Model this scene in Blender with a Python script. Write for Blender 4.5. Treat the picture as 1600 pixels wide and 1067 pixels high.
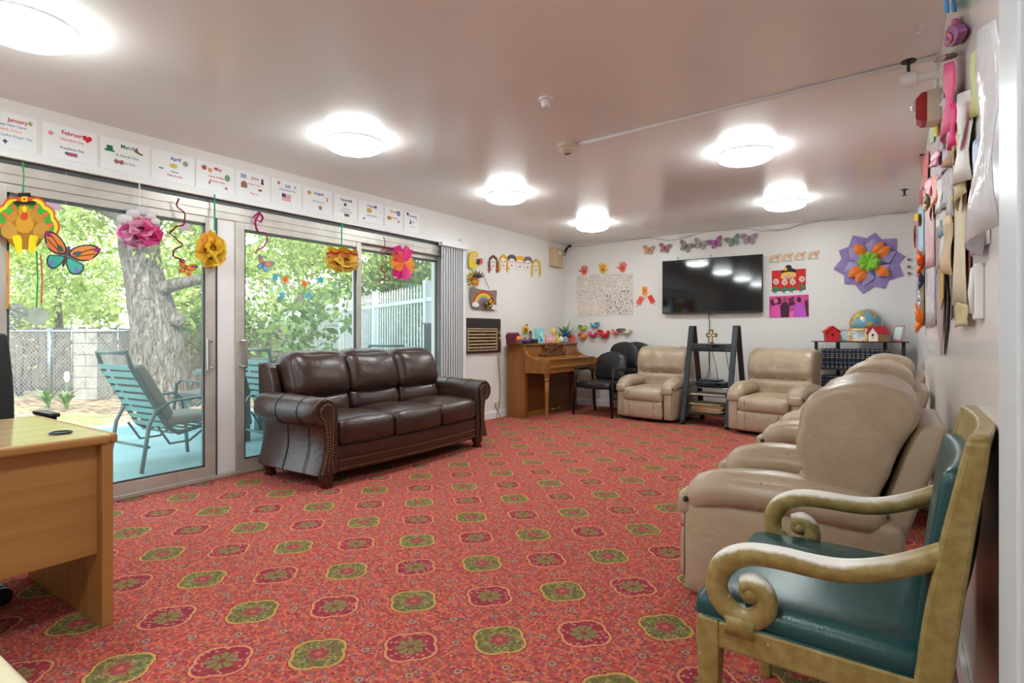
import bpy, bmesh, math, random
from mathutils import Vector, Matrix, noise as mnoise
R=math.radians
scene=bpy.context.scene
for o in list(bpy.data.objects): bpy.data.objects.remove(o)
# ---------------------------------------------------------------- camera
EYE=1.09; FPX=889.; HOR=520.; YAW=R(34.15)
cam_d=bpy.data.cameras.new('camera'); cam=bpy.data.objects.new('camera',cam_d); scene.collection.objects.link(cam)
cam_d.sensor_width=36; cam_d.lens=36*FPX/1600; cam_d.shift_y=-(533.5-HOR)/1600
cam_d.clip_start=.02; cam_d.clip_end=200
cam.location=(0,0,EYE); cam.rotation_euler=(R(90),0,YAW); scene.camera=cam
# ---------------------------------------------------------------- world, sun, exposure
LAMP=22.0
w=bpy.data.worlds.new('sky'); scene.world=w; w.use_nodes=True
wn=w.node_tree.nodes; wl=w.node_tree.links
bg=wn['Background']; bg.inputs[0].default_value=(.83,.92,1,1); bg.inputs[1].default_value=2.1
sd=bpy.data.lights.new('sun','SUN'); sd.energy=4.0; sd.angle=R(1.0); sd.color=(1,.95,.85)
sun=bpy.data.objects.new('sun',sd); scene.collection.objects.link(sun); sun.rotation_euler=(R(18),R(46),0)
vs=scene.view_settings; vs.view_transform='Standard'; vs.look='None'; vs.gamma=1; vs.use_curve_mapping=False; vs.exposure=1.06
scene.cycles.max_bounces=8; scene.cycles.diffuse_bounces=4; scene.cycles.glossy_bounces=3; scene.cycles.transmission_bounces=4; scene.cycles.transparent_max_bounces=8; scene.cycles.caustics_reflective=False; scene.cycles.caustics_refractive=False
# ---------------------------------------------------------------- pixel -> place helpers (1600x1067 frame)
SN,CS=math.sin(YAW),math.cos(YAW)
XL,XR,YB,ZC=-4.26,.17,7.74,2.44     # left wall, right wall, back wall, ceiling
def ray(x,y):
    u=(x-800)/FPX; v=(HOR-y)/FPX
    return (-SN+u*CS, CS+u*SN, v)
def onX(x,y,X):
    r=ray(x,y); t=X/r[0]; return Vector((X,r[1]*t,EYE+r[2]*t))
def onY(x,y,Y):
    r=ray(x,y); t=Y/r[1]; return Vector((r[0]*t,Y,EYE+r[2]*t))
def onZ(x,y,Z=0):
    r=ray(x,y); t=(Z-EYE)/r[2]; return Vector((r[0]*t,r[1]*t,Z))
def at(x,y,d):
    r=ray(x,y); return Vector((r[0]*d,r[1]*d,EYE+r[2]*d))
# ---------------------------------------------------------------- material helpers
def lin(c):
    c=c/255.
    return c/12.92 if c<=.04045 else ((c+.055)/1.055)**2.4
def rgb(c): return tuple(lin(x) for x in c)+(1,)
MATS={}
def node(nt,t,**k):
    n=nt.nodes.new(t)
    for a,b in k.items(): setattr(n,a,b)
    return n
def mat(name,col=(200,200,200),rough=.5,metal=0,spec=.5,bump=None,var=None,emit=None,coat=0,alpha=1,stretch=None,sheen=0):
    """bump=(scale,strength,distance)  var=(scale,other colour,detail)"""
    if name in MATS: return MATS[name]
    m=bpy.data.materials.new(name); m.use_nodes=True; MATS[name]=m
    nt=m.node_tree; b=nt.nodes['Principled BSDF']
    b.inputs['Base Color'].default_value=rgb(col); b.inputs['Roughness'].default_value=rough
    b.inputs['Metallic'].default_value=metal; b.inputs['Specular IOR Level'].default_value=spec
    b.inputs['Coat Weight'].default_value=coat; b.inputs['Alpha'].default_value=alpha
    if sheen: b.inputs['Sheen Weight'].default_value=sheen
    if emit:
        b.inputs['Emission Color'].default_value=rgb(emit[0]); b.inputs['Emission Strength'].default_value=emit[1]
    tc=None
    def coord():
        t=node(nt,'ShaderNodeTexCoord'); o=t.outputs['Object']
        if stretch:
            mp=node(nt,'ShaderNodeMapping'); mp.inputs['Scale'].default_value=stretch; nt.links.new(o,mp.inputs[0]); o=mp.outputs[0]
        return o
    if var:
        n=node(nt,'ShaderNodeTexNoise'); n.inputs['Scale'].default_value=var[0]; n.inputs['Detail'].default_value=var[2] if len(var)>2 else 4
        n.inputs['Roughness'].default_value=.6
        nt.links.new(coord(),n.inputs['Vector'])
        r=node(nt,'ShaderNodeValToRGB'); r.color_ramp.elements[0].position=.35; r.color_ramp.elements[1].position=.68
        r.color_ramp.elements[0].color=rgb(col); r.color_ramp.elements[1].color=rgb(var[1])
        nt.links.new(n.outputs[0],r.inputs[0]); nt.links.new(r.outputs[0],b.inputs['Base Color'])
    if bump:
        n=node(nt,'ShaderNodeTexNoise'); n.inputs['Scale'].default_value=bump[0]; n.inputs['Detail'].default_value=5
        nt.links.new(coord(),n.inputs['Vector'])
        bp=node(nt,'ShaderNodeBump'); bp.inputs['Strength'].default_value=bump[1]; bp.inputs['Distance'].default_value=bump[2] if len(bump)>2 else .01
        nt.links.new(n.outputs[0],bp.inputs['Height']); nt.links.new(bp.outputs[0],b.inputs['Normal'])
    return m
def leather(name,c1,c2,rough,wr=.35,spec=.5):
    m=mat(name,c1,rough,spec=spec,var=(5,c2,3)); nt=m.node_tree; b=nt.nodes['Principled BSDF']
    t=node(nt,'ShaderNodeTexCoord')
    v=node(nt,'ShaderNodeTexVoronoi'); v.inputs['Scale'].default_value=220; nt.links.new(t.outputs['Object'],v.inputs['Vector'])
    n=node(nt,'ShaderNodeTexNoise'); n.inputs['Scale'].default_value=11; n.inputs['Detail'].default_value=3; n.inputs['Distortion'].default_value=1.2
    nt.links.new(t.outputs['Object'],n.inputs['Vector'])
    b1=node(nt,'ShaderNodeBump'); b1.inputs['Strength'].default_value=.12; b1.inputs['Distance'].default_value=.002
    b2=node(nt,'ShaderNodeBump'); b2.inputs['Strength'].default_value=wr; b2.inputs['Distance'].default_value=.03
    nt.links.new(v.outputs[0],b1.inputs['Height']); nt.links.new(n.outputs[0],b2.inputs['Height'])
    nt.links.new(b2.outputs[0],b1.inputs['Normal']); nt.links.new(b1.outputs[0],b.inputs['Normal'])
    return m
def wood(name,c1,c2,rough=.35,scale=(3,3,40),spec=.5):
    m=mat(name,c1,rough,spec=spec); nt=m.node_tree; b=nt.nodes['Principled BSDF']
    t=node(nt,'ShaderNodeTexCoord'); mp=node(nt,'ShaderNodeMapping'); mp.inputs['Scale'].default_value=scale
    nt.links.new(t.outputs['Object'],mp.inputs[0])
    n=node(nt,'ShaderNodeTexNoise'); n.inputs['Scale'].default_value=1.6; n.inputs['Detail'].default_value=6; n.inputs['Roughness'].default_value=.62
    nt.links.new(mp.outputs[0],n.inputs['Vector'])
    r=node(nt,'ShaderNodeValToRGB'); r.color_ramp.elements[0].position=.33; r.color_ramp.elements[1].position=.66
    r.color_ramp.elements[0].color=rgb(c1); r.color_ramp.elements[1].color=rgb(c2)
    nt.links.new(n.outputs[0],r.inputs[0]); nt.links.new(r.outputs[0],b.inputs['Base Color'])
    bp=node(nt,'ShaderNodeBump'); bp.inputs['Strength'].default_value=.08; bp.inputs['Distance'].default_value=.004
    nt.links.new(n.outputs[0],bp.inputs['Height']); nt.links.new(bp.outputs[0],b.inputs['Normal'])
    return m
def paint(c,rough=.65):     # plain coloured paper / plastic, one material per colour
    return mat('paper_%d_%d_%d'%tuple(c),c,rough,spec=.3,bump=(90,.05,.002))
# expression helper for shader maths
class E:
    def __init__(s,nt,o): s.nt=nt; s.o=o
    def _m(s,op,b=None,c=None):
        n=node(s.nt,'ShaderNodeMath',operation=op)
        for i,x in enumerate((s,b,c)):
            if x is None: continue
            if isinstance(x,E): s.nt.links.new(x.o,n.inputs[i])
            else: n.inputs[i].default_value=x
        return E(s.nt,n.outputs[0])
    def __add__(s,b): return s._m('ADD',b)
    def __sub__(s,b): return s._m('SUBTRACT',b)
    def __mul__(s,b): return s._m('MULTIPLY',b)
    def __truediv__(s,b): return s._m('DIVIDE',b)
    def rnd(s): return s._m('ROUND')
    def ab(s): return s._m('ABSOLUTE')
    def lt(s,b): return s._m('LESS_THAN',b)
    def gt(s,b): return s._m('GREATER_THAN',b)
    def mx(s,b): return s._m('MAXIMUM',b)
    def mn(s,b): return s._m('MINIMUM',b)
    def pmod(s,b): return s._m('FLOORED_MODULO',b)
    def f(s,op,b=None): return s._m(op,b)
def mixc(nt,fac,a,b):
    n=node(nt,'ShaderNodeMix',data_type='RGBA')
    for i,x in ((0,fac),(6,a),(7,b)):
        if isinstance(x,E): nt.links.new(x.o,n.inputs[i])
        elif isinstance(x,(int,float)): n.inputs[i].default_value=x
        elif isinstance(x,tuple): n.inputs[i].default_value=x
        else: nt.links.new(x,n.inputs[i])
    return n.outputs[2]
# ---------------------------------------------------------------- object helpers
COL=scene.collection
def setp(o,label=None,cat=None,group=None,kind=None):
    if label: o['label']=label
    if cat: o['category']=cat
    if group: o['group']=group
    if kind: o['kind']=kind
    return o
def T(name,label,cat,loc=(0,0,0),rz=0,group=None,rot=None,kind=None):
    o=bpy.data.objects.new(name,None); COL.objects.link(o); o.empty_display_size=.1
    o.location=loc; o.rotation_euler=rot if rot else (0,0,rz)
    return setp(o,label,cat,group,kind)
def frame_of(d):
    d=d.normalized(); a=Vector((0,0,1)) if abs(d.z)<.9 else Vector((1,0,0))
    x=a.cross(d).normalized(); return x,d.cross(x)
class MB:
    def __init__(s): s.v=[]; s.f=[]
    def add(s,vs,fs,M=None):
        k=len(s.v)
        s.v+= [tuple(M@Vector(p)) for p in vs] if M else [tuple(p) for p in vs]
        s.f+= [tuple(i+k for i in f) for f in fs]; return s
    def box(s,c,d,M=None):
        x,y,z=[i/2 for i in d]
        vs=[(c[0]+a*x,c[1]+b*y,c[2]+e*z) for e in(-1,1) for b in(-1,1) for a in(-1,1)]
        return s.add(vs,[(0,2,3,1),(4,5,7,6),(0,1,5,4),(2,6,7,3),(0,4,6,2),(1,3,7,5)],M)
    def bx(s,x0,x1,y0,y1,z0,z1,M=None):
        return s.box(((x0+x1)/2,(y0+y1)/2,(z0+z1)/2),(abs(x1-x0),abs(y1-y0),abs(z1-z0)),M)
    def loft(s,rings,cap=True,closed=True,M=None):
        n=len(rings[0]); vs=[p for r in rings for p in r]; fs=[]
        for i in range(len(rings)-1):
            for j in range(n if closed else n-1):
                a=i*n+j; b=i*n+(j+1)%n; fs.append((a,b,b+n,a+n))
        if cap and closed:
            fs.append(tuple(range(n-1,-1,-1))); k=(len(rings)-1)*n; fs.append(tuple(range(k,k+n)))
        return s.add(vs,fs,M)
    def tube(s,pts,rad,n=8,M=None,up=None,cap=True):
        pts=[Vector(p) for p in pts]; rings=[]; N=len(pts); px=None
        for i,p in enumerate(pts):
            d=(pts[min(i+1,N-1)]-pts[max(i-1,0)])
            if d.length<1e-9: d=Vector((0,0,1))
            d.normalize()
            if up is not None:
                x=Vector(up).cross(d).normalized(); y=d.cross(x)
            elif px is None: x,y=frame_of(d)
            else:
                x=(px-d*px.dot(d)).normalized(); y=d.cross(x)
            px=x
            r=rad[i] if isinstance(rad,(list,)) else rad
            ra,rb=r if isinstance(r,tuple) else (r,r)
            rings.append([p+x*ra*math.cos(2*math.pi*k/n)+y*rb*math.sin(2*math.pi*k/n) for k in range(n)])
        return s.loft(rings,cap=cap,M=M)
    def lathe(s,prof,c=(0,0,0),n=16,M=None,sx=1,sy=1):
        rings=[[(c[0]+r*sx*math.cos(2*math.pi*k/n),c[1]+r*sy*math.sin(2*math.pi*k/n),c[2]+z) for k in range(n)] for r,z in prof]
        return s.loft(rings,M=M)
    def ell(s,c,r,nu=12,nv=8,M=None):
        if not isinstance(r,tuple): r=(r,r,r)
        rings=[]
        for i in range(nv+1):
            a=-math.pi/2+math.pi*i/nv; ca=max(math.cos(a),.02)
            rings.append([(c[0]+r[0]*ca*math.cos(2*math.pi*k/nu),c[1]+r[1]*ca*math.sin(2*math.pi*k/nu),c[2]+r[2]*math.sin(a)) for k in range(nu)])
        return s.loft(rings,M=M)
    def extr(s,out,z0,z1,M=None):
        n=len(out)
        a=sum(out[i][0]*out[(i+1)%n][1]-out[(i+1)%n][0]*out[i][1] for i in range(n))
        if a<0: out=out[::-1]
        vs=[(p[0],p[1],z0) for p in out]+[(p[0],p[1],z1) for p in out]
        fs=[tuple(range(n-1,-1,-1)),tuple(range(n,2*n))]+[(i,(i+1)%n,(i+1)%n+n,i+n) for i in range(n)]
        return s.add(vs,fs,M)
    def rbox(s,c,d,r=.05,n=9,puff=(0,0,0),fn=None,wr=0,seed=0,M=None):
        h=[x/2 for x in d]; r=min([r]+[x*.98 for x in h]); idx={}; vs=[]; fs=[]
        def vert(p):
            k=(round(p[0],5),round(p[1],5),round(p[2],5))
            if k in idx: return idx[k]
            q=[p[i]*h[i] for i in range(3)]; inn=[max(-(h[i]-r),min(h[i]-r,q[i])) for i in range(3)]
            dd=Vector([q[i]-inn[i] for i in range(3)]); dd.normalize()
            o=[inn[i]+r*dd[i] for i in range(3)]
            x,y,z=p
            o[0]+=puff[0]*x*(1-y*y)*(1-z*z); o[1]+=puff[1]*y*(1-x*x)*(1-z*z); o[2]+=puff[2]*z*(1-x*x)*(1-y*y)
            if wr:
                g=Vector(o)*9+Vector((seed*3.1,seed*1.7,seed)); k2=mnoise.noise(g)+.6*mnoise.noise(g*2.3)
                for i in range(3): o[i]+=dd[i]*wr*k2
            if fn: o=fn(*o)
            o=[o[i]+c[i] for i in range(3)]
            idx[k]=len(vs); vs.append(tuple(o)); return idx[k]
        ts=[math.sin((-1+2*i/n)*math.pi/2) for i in range(n+1)]
        for ax in range(3):
            for sg in(-1,1):
                def P(a,b):
                    p=[0,0,0]; p[ax]=sg; p[(ax+1)%3]=a; p[(ax+2)%3]=b; return p
                for i in range(n):
                    for j in range(n):
                        q=[vert(P(ts[i],ts[j])),vert(P(ts[i+1],ts[j])),vert(P(ts[i+1],ts[j+1])),vert(P(ts[i],ts[j+1]))]
                        fs.append(tuple(q if sg>0 else q[::-1]))
        return s.add(vs,fs,M)
    def mesh(s,name,m,smooth=False):
        me=bpy.data.meshes.new(name); me.from_pydata(s.v,[],s.f)
        if isinstance(m,(list,tuple)):
            for x in m: me.materials.append(x)
        elif m: me.materials.append(m)
        me.update()
        if smooth: me.polygons.foreach_set('use_smooth',[True]*len(me.polygons))
        return me
    def obj(s,name,m,parent=None,smooth=False,bevel=0,seg=2,loc=None,rot=None,label=None,cat=None,group=None,kind=None,auto=None):
        o=bpy.data.objects.new(name,s.mesh(name,m,smooth or auto is not None)); COL.objects.link(o)
        if parent: o.parent=parent
        if loc is not None: o.location=loc
        if rot: o.rotation_euler=rot
        if bevel:
            b=o.modifiers.new('bevel','BEVEL'); b.width=bevel; b.segments=seg; b.limit_method='ANGLE'; b.angle_limit=R(40)
        if auto is not None: o.data.set_sharp_from_angle(angle=R(auto))
        return setp(o,label,cat,group,kind)
def child(me_obj,parent,loc=None,rot=None,scale=None):   # a further copy of a part, sharing its mesh
    c=me_obj.copy(); COL.objects.link(c); c.parent=parent
    if loc is not None: c.location=loc
    if rot is not None: c.rotation_euler=rot
    if scale is not None: c.scale=scale
    return c
def dup(root,loc,rot,label=None,cat=None):
    r=root.copy(); COL.objects.link(r); r.location=loc; r.rotation_euler=rot
    if label: r['label']=label
    for ch in list(root.children):
        c=ch.copy(); COL.objects.link(c); c.parent=r
        for g in list(ch.children):
            e=g.copy(); COL.objects.link(e); e.parent=c
    return r
WROT={'L':(R(90),0,R(90)),'B':(R(90),0,0),'R':(R(90),0,R(-90))}
def wp(wall,x,y,off=0):           # point on a wall plane seen at pixel x,y ; off = distance in front of the wall
    if wall=='L': return onX(x,y,XL+off)
    if wall=='B': return onY(x,y,YB-off)
    return onX(x,y,XR-off)
def wlocal(wall,org,p):
    d=p-org
    return (d.y,d.z) if wall=='L' else ((d.x,d.z) if wall=='B' else (-d.y,d.z))
def wthing(wall,name,label,cat,cx,cy,off=.004,group=None):
    o=wp(wall,cx,cy,off); t=T(name,label,cat,o,rot=WROT[wall],group=group); t['_']=0; del t['_']
    t_w[t.name]=(wall,o,off); return t
t_w={}
def wpoly(t,name,pix,m,z0=0,z1=.003,**k):     # traced flat piece, laid out on the wall the thing hangs on
    wall,o,off=t_w[t.name]
    pts=[wlocal(wall,o,wp(wall,x,y,off)) for x,y in pix]
    return MB().extr(pts,z0,z1).obj(name,m,t,**k)
def wpt(t,x,y):
    wall,o,off=t_w[t.name]; return wlocal(wall,o,wp(wall,x,y,off))
TEXTS=[]
def text(parent,name,s,size,loc,m,rot=(0,0,0),align='CENTER',bold=0):
    TEXTS.append((parent,name,s,size,loc,m,rot,align,bold))
def flush_text():
    tmp=[]
    for (p,name,s,size,loc,m,rot,al,bo) in TEXTS:
        c=bpy.data.curves.new('t','FONT'); c.body=s; c.size=size; c.align_x=al; c.align_y='CENTER'; c.extrude=.0004; c.resolution_u=2; c.offset=bo
        o=bpy.data.objects.new('t',c); COL.objects.link(o); tmp.append(o)
    dg=bpy.context.evaluated_depsgraph_get()
    for o,(p,name,s,size,loc,m,rot,al,bo) in zip(tmp,TEXTS):
        me=bpy.data.meshes.new_from_object(o.evaluated_get(dg)); me.materials.clear(); me.materials.append(m)
        q=bpy.data.objects.new(name,me); COL.objects.link(q); q.parent=p; q.location=loc; q.rotation_euler=rot
    for o in tmp:
        c=o.data; bpy.data.objects.remove(o); bpy.data.curves.remove(c)
def circ(cx,cy,r,n=16,ry=None,a0=0):
    ry=ry or r
    return [(cx+r*math.cos(a0+2*math.pi*i/n),cy+ry*math.sin(a0+2*math.pi*i/n)) for i in range(n)]
ORD=['first','second','third','fourth','fifth','sixth','seventh','eighth','ninth','tenth','eleventh','twelfth','thirteenth','fourteenth','fifteenth','sixteenth','seventeenth','eighteenth','nineteenth','twentieth']
# ================================================================ ROOM SHELL
M_wall=mat('wall_paint',(226,223,220),.38,bump=(60,.04,.003)); M_rwall=mat('wall_gloss',(226,223,221),.22,bump=(14,.05,.004))
M_ceil=mat('ceiling_gloss',(240,238,236),.2,spec=.5,bump=(3,.03,.01))
M_white=mat('white_trim',(228,228,228),.4); M_alu=mat('door_aluminium',(184,180,172),.38,metal=.3,var=(6,(200,196,188)))
M_alu_d=mat('gasket_and_gap_shade',(70,76,78),.5); M_steel=mat('steel',(190,190,188),.3,metal=.9)
M_black=mat('black_plastic',(22,22,24),.4); M_chrome=mat('chrome',(210,210,210),.15,metal=1)
def carpet():
    m=mat('carpet',(180,70,55),.95,spec=.1); nt=m.node_tree; b=nt.nodes['Principled BSDF']; L=nt.links
    tc=node(nt,'ShaderNodeTexCoord'); sp=node(nt,'ShaderNodeSeparateXYZ'); L.new(tc.outputs['Object'],sp.inputs[0])
    x=E(nt,sp.outputs[0])+1.86; y=E(nt,sp.outputs[1])-1.482
    PX,PS,PY=.2292,.2085,.459
    ci=(x/PX).rnd(); dx=x-ci*PX; y2=y-ci*PS; cj=(y2/PY).rnd(); dy=y2-cj*PY
    green=ci.ab().pmod(2.0).gt(.5)
    r=((dx*dx)+(dy*dy)).f('SQRT'); th=dy.f('ARCTAN2',dx)
    # ragged outline of woven yarn
    n1=node(nt,'ShaderNodeTexNoise'); n1.inputs['Scale'].default_value=110; n1.inputs['Detail'].default_value=1; L.new(tc.outputs['Object'],n1.inputs['Vector'])
    wob=(E(nt,n1.outputs[0])-.5)*.010
    rr=r+wob
    edge=(th*2.0).f('COSINE').ab()*.017+.0865
    inside=rr.lt(edge); band=inside*rr.gt(edge-.0105)
    dark=rr.lt(edge+.004)*rr.gt(edge)
    flower=rr.lt((th*4.0).f('COSINE').ab()*.018+.036); core=rr.lt(.013)
    # ground: red with vines, leaves, grey-blue dots
    def col(c): return rgb(c)
    nz=node(nt,'ShaderNodeTexNoise'); nz.inputs['Scale'].default_value=34; nz.inputs['Detail'].default_value=3; L.new(tc.outputs['Object'],nz.inputs['Vector'])
    g=mixc(nt,(E(nt,nz.outputs[0])-.42)*5.0,col((190,50,48)),col((206,84,52)))
    def spots(scale,seed,rad,pick,c,base):
        mp=node(nt,'ShaderNodeMapping'); mp.inputs['Location'].default_value=(seed,seed*2,0); L.new(tc.outputs['Object'],mp.inputs[0])
        v=node(nt,'ShaderNodeTexVoronoi',voronoi_dimensions='2D'); v.inputs['Scale'].default_value=scale; L.new(mp.outputs[0],v.inputs['Vector'])
        s3=node(nt,'ShaderNodeSeparateColor'); L.new(v.outputs['Color'],s3.inputs[0])
        fac=(E(nt,v.outputs['Distance'])+wob*scale*.35).lt(rad)*E(nt,s3.outputs[0]).lt(pick)
        return mixc(nt,fac,base,col(c)),fac
    g,_=spots(40,1,.36,.6,(178,46,58),g)
    # orange vines: thin cell borders
    v=node(nt,'ShaderNodeTexVoronoi',feature='DISTANCE_TO_EDGE',voronoi_dimensions='2D'); v.inputs['Scale'].default_value=17; L.new(tc.outputs['Object'],v.inputs['Vector'])
    g=mixc(nt,E(nt,v.outputs['Distance']).lt(.05)*.75,g,col((220,112,48)))
    g,_=spots(46,3,.30,.42,(140,96,70),g)
    g,_=spots(40,7,.26,.26,(140,108,124),g)
    g,_=spots(52,11,.28,.35,(212,120,86),g)
    g,_=spots(50,17,.26,.25,(140,40,60),g)
    # small cream flowers midway between medallions
    fx=x/PX; hx=(x-PX/2); c2=(hx/PX).rnd(); ex=hx-c2*PX; y3=y-c2*PS-PS/2; ey=y3-(y3/(PY/2)).rnd()*(PY/2)
    e=((ex*ex)+(ey*ey)).f('SQRT')+wob
    ey4=y2-PY/2; dy4=ey4-(ey4/PY).rnd()*PY; e2=((dx*dx)+(dy4*dy4)).f('SQRT')+wob; e=e.mn(e2)
    g=mixc(nt,e.lt(.019),g,col((150,36,56))); g=mixc(nt,e.lt(.0155),g,col((176,140,112))); g=mixc(nt,e.lt(.006),g,col((136,66,70)))
    # medallion fields
    fr=mixc(nt,(E(nt,nz.outputs[0])-.45)*6.0,col((152,26,52)),col((172,44,54)))
    fr,_=spots(60,23,.34,.35,(206,120,110),fr)
    fr=mixc(nt,flower,fr,col((146,124,72))); fr=mixc(nt,core,fr,col((150,50,40)))
    fl=mixc(nt,(th*4.0).f('COSINE').ab().lt(.35)*flower,fr,col((120,90,60)))
    fg=mixc(nt,(E(nt,nz.outputs[0])-.45)*6.0,col((112,110,60)),col((148,140,70)))
    fg,_=spots(48,29,.42,.45,(108,106,64),fg); fg,_=spots(60,31,.34,.3,(166,84,66),fg); fg,_=spots(70,37,.3,.3,(176,164,96),fg)
    fg=mixc(nt,rr.lt((th*3.0).f('COSINE').ab()*.018+.022),fg,col((166,52,62))); fg=mixc(nt,rr.lt(.012),fg,col((200,90,62)))
    fg=mixc(nt,rr.lt(.040)*rr.gt(.035),fg,col((170,110,70)))
    fld=mixc(nt,green,fl,fg)
    bnd=mixc(nt,green,col((222,138,82)),col((206,156,60)))
    g=mixc(nt,dark,g,col((150,36,52)))
    g=mixc(nt,inside,g,fld); g=mixc(nt,band,g,bnd)
    # yarn speckle
    n2=node(nt,'ShaderNodeTexNoise'); n2.inputs['Scale'].default_value=260; n2.inputs['Detail'].default_value=1; L.new(tc.outputs['Object'],n2.inputs['Vector'])
    hv=node(nt,'ShaderNodeHueSaturation'); hv.inputs['Saturation'].default_value=.9
    L.new(((E(nt,n2.outputs[0])-.5)*.9+.77).o,hv.inputs['Value']); L.new(g,hv.inputs['Color']); L.new(hv.outputs[0],b.inputs['Base Color'])
    bp=node(nt,'ShaderNodeBump'); bp.inputs['Strength'].default_value=.35; bp.inputs['Distance'].default_value=.004
    L.new(n2.outputs[0],bp.inputs['Height']); L.new(bp.outputs[0],b.inputs['Normal'])
    return m
YF=-2.6                      # wall behind the camera
MB().bx(XL-.12,XR+.15,YF-.1,YB+.15,-.12,0).obj('floor',carpet(),label='red patterned carpet with medallions',kind='structure')
MB().bx(XL-.75,XR+.15,YF-.1,YB+.15,ZC,ZC+.15).obj('ceiling',M_ceil,label='glossy off-white painted ceiling with added eave shading the patio',kind='structure')  # slab runs past the left wall as an unseen eave, added to shade the patio
DY0,DY1=.97,5.30            # sliding door opening
m=MB(); m.bx(XL-.15,XL,YF,DY0,0,ZC); m.bx(XL-.15,XL,DY0,4.86,2.10,ZC); m.bx(XL-.15,XL,4.86,YB+.1,0,ZC)
m.obj('wall_left',M_wall,label='white wall around the sliding glass doors',kind='structure')
MB().bx(XL-.1,XR+.1,YB,YB+.12,0,ZC).obj('wall_back',M_wall,label='white end wall behind the television',kind='structure')
MB().bx(XR,XR+.12,YF,YB+.1,0,ZC).obj('wall_right',M_rwall,label='glossy white wall behind the recliners',kind='structure')
MB().bx(XL,XR,YF-.12,YF,0,ZC).obj('wall_front',M_wall,label='white wall behind the camera',kind='structure')
MB().bx(XL,XL+.014,5.30,YB,0,.09).obj('baseboard_left',M_white,kind='structure',bevel=.003,label='white baseboard under the air conditioner')
MB().bx(XL,XR,YB-.014,YB,0,.09).obj('baseboard_back',M_white,kind='structure',bevel=.003,label='white baseboard on the end wall')
MB().bx(XR-.014,XR,1.29,YB,0,.10).obj('baseboard_right',M_white,kind='structure',bevel=.003,label='white baseboard behind the recliners')
# door casing at the right edge of view
t=T('trim_1','white door casing at the right edge beside the armchair','trim',(XR,1.14,0),kind='structure'); del t['category']
M_case=mat('casing_paint',(206,214,220),.35)
MB().bx(-.022,0,-.10,.143,0,2.10).obj('casing_board',M_case,t,bevel=.004)
MB().bx(-.034,-.022,-.10,.075,0,2.10).obj('casing_stop',M_case,t,bevel=.004)
# header ledge over the sliding doors
t=T('trim_2','white ledge board running above the sliding doors','trim',(XL,3.0,2.10),kind='structure'); del t['category']
MB().bx(0,.075,-2.2,2.28,-.012,.012).obj('ledge',M_white,t,bevel=.003)
MB().bx(0,.05,-2.2,2.28,.012,.05).obj('moulding',M_white,t,bevel=.006)
# ------------------------------------------------ sliding doors
def glassmat():
    m=bpy.data.materials.new('pane_glass'); m.use_nodes=True; nt=m.node_tree; nt.nodes.clear()
    o=node(nt,'ShaderNodeOutputMaterial'); tr=node(nt,'ShaderNodeBsdfTransparent'); tr.inputs[0].default_value=(.93,.965,.955,1)
    gl=node(nt,'ShaderNodeBsdfGlossy'); gl.inputs['Roughness'].default_value=.0
    df=node(nt,'ShaderNodeBsdfDiffuse'); df.inputs[0].default_value=(.7,.8,.8,1)
    ge=node(nt,'ShaderNodeNewGeometry'); dt=node(nt,'ShaderNodeVectorMath',operation='DOT_PRODUCT'); nt.links.new(ge.outputs['Normal'],dt.inputs[0]); nt.links.new(ge.outputs['Incoming'],dt.inputs[1])
    sch=(E(nt,dt.outputs['Value']).ab()*-1.0+1.0).f('POWER',5.0)*.90+.035     # Schlick reflectance of one glass face
    mx=node(nt,'ShaderNodeMixShader'); nt.links.new(sch.o,mx.inputs[0]); nt.links.new(tr.outputs[0],mx.inputs[1]); nt.links.new(gl.outputs[0],mx.inputs[2])
    m2=node(nt,'ShaderNodeMixShader'); m2.inputs[0].default_value=.085; nt.links.new(mx.outputs[0],m2.inputs[1]); nt.links.new(df.outputs[0],m2.inputs[2])   # pale diffuse share imitates bright haze over the outdoor view
    nt.links.new(m2.outputs[0],o.inputs[0]); return m
M_glass=glassmat()
def handle(parent,y,z,s):
    h=MB(); h.bx(.0,.012,y-.022,y+.022,z-.11,z+.11).obj('handle_plate',M_alu,parent,bevel=.004)
    g=MB(); g.tube([(.012,y,z+.09),(.05,y,z+.10),(.055,y+s*.03,z+.10)],.008); g.tube([(.012,y,z-.09),(.05,y,z-.10),(.055,y+s*.03,z-.10)],.008)
    g.bx(.045,.058,y+s*.03-.012,y+s*.03+.012,z-.115,z+.115); g.obj('handle_grip',M_steel,parent,bevel=.002)
ZH=1.945
def panel(n,label,y0,y1,xo,wl,wr,hl=None,top=.05):
    t=T(n,label,'window',(XL+xo,(y0+y1)/2,0),kind='structure'); del t['category']; h=(y1-y0)/2
    f=MB(); f.bx(-.02,.02,-h,-h+wl,.03,ZH); f.bx(-.02,.02,h-wr,h,.03,ZH); f.obj('stile',M_alu,t,bevel=.003)
    f=MB(); f.bx(-.018,.018,-h+wl,h-wr,.03,.105); f.bx(-.018,.018,-h+wl,h-wr,ZH-top,ZH); f.obj('rail',M_alu,t,bevel=.003)
    f=MB(); z0,z1=.105,ZH-top; a,b=-h+wl,h-wr
    for q in ((a,a+.012,z0,z1),(b-.012,b,z0,z1),(a,b,z0,z0+.012),(a,b,z1-.018,z1)): f.bx(-.012,.012,*q)
    f.obj('gasket',M_alu_d,t)
    MB().bx(-.003,.003,a,b,z0,z1).obj('pane',M_glass,t)
    if hl: handle(t,h-wr/2 if hl<0 else -h+wl/2,.93,hl)
    return t
panel('window_1','sliding glass door panel with turkey and pink pom-pom in front',1.02,2.27,.03,.05,.075,-1)
panel('window_2','sliding glass door panel behind the left half of the sofa',2.42,3.66,.035,.075,.06,1)
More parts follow.
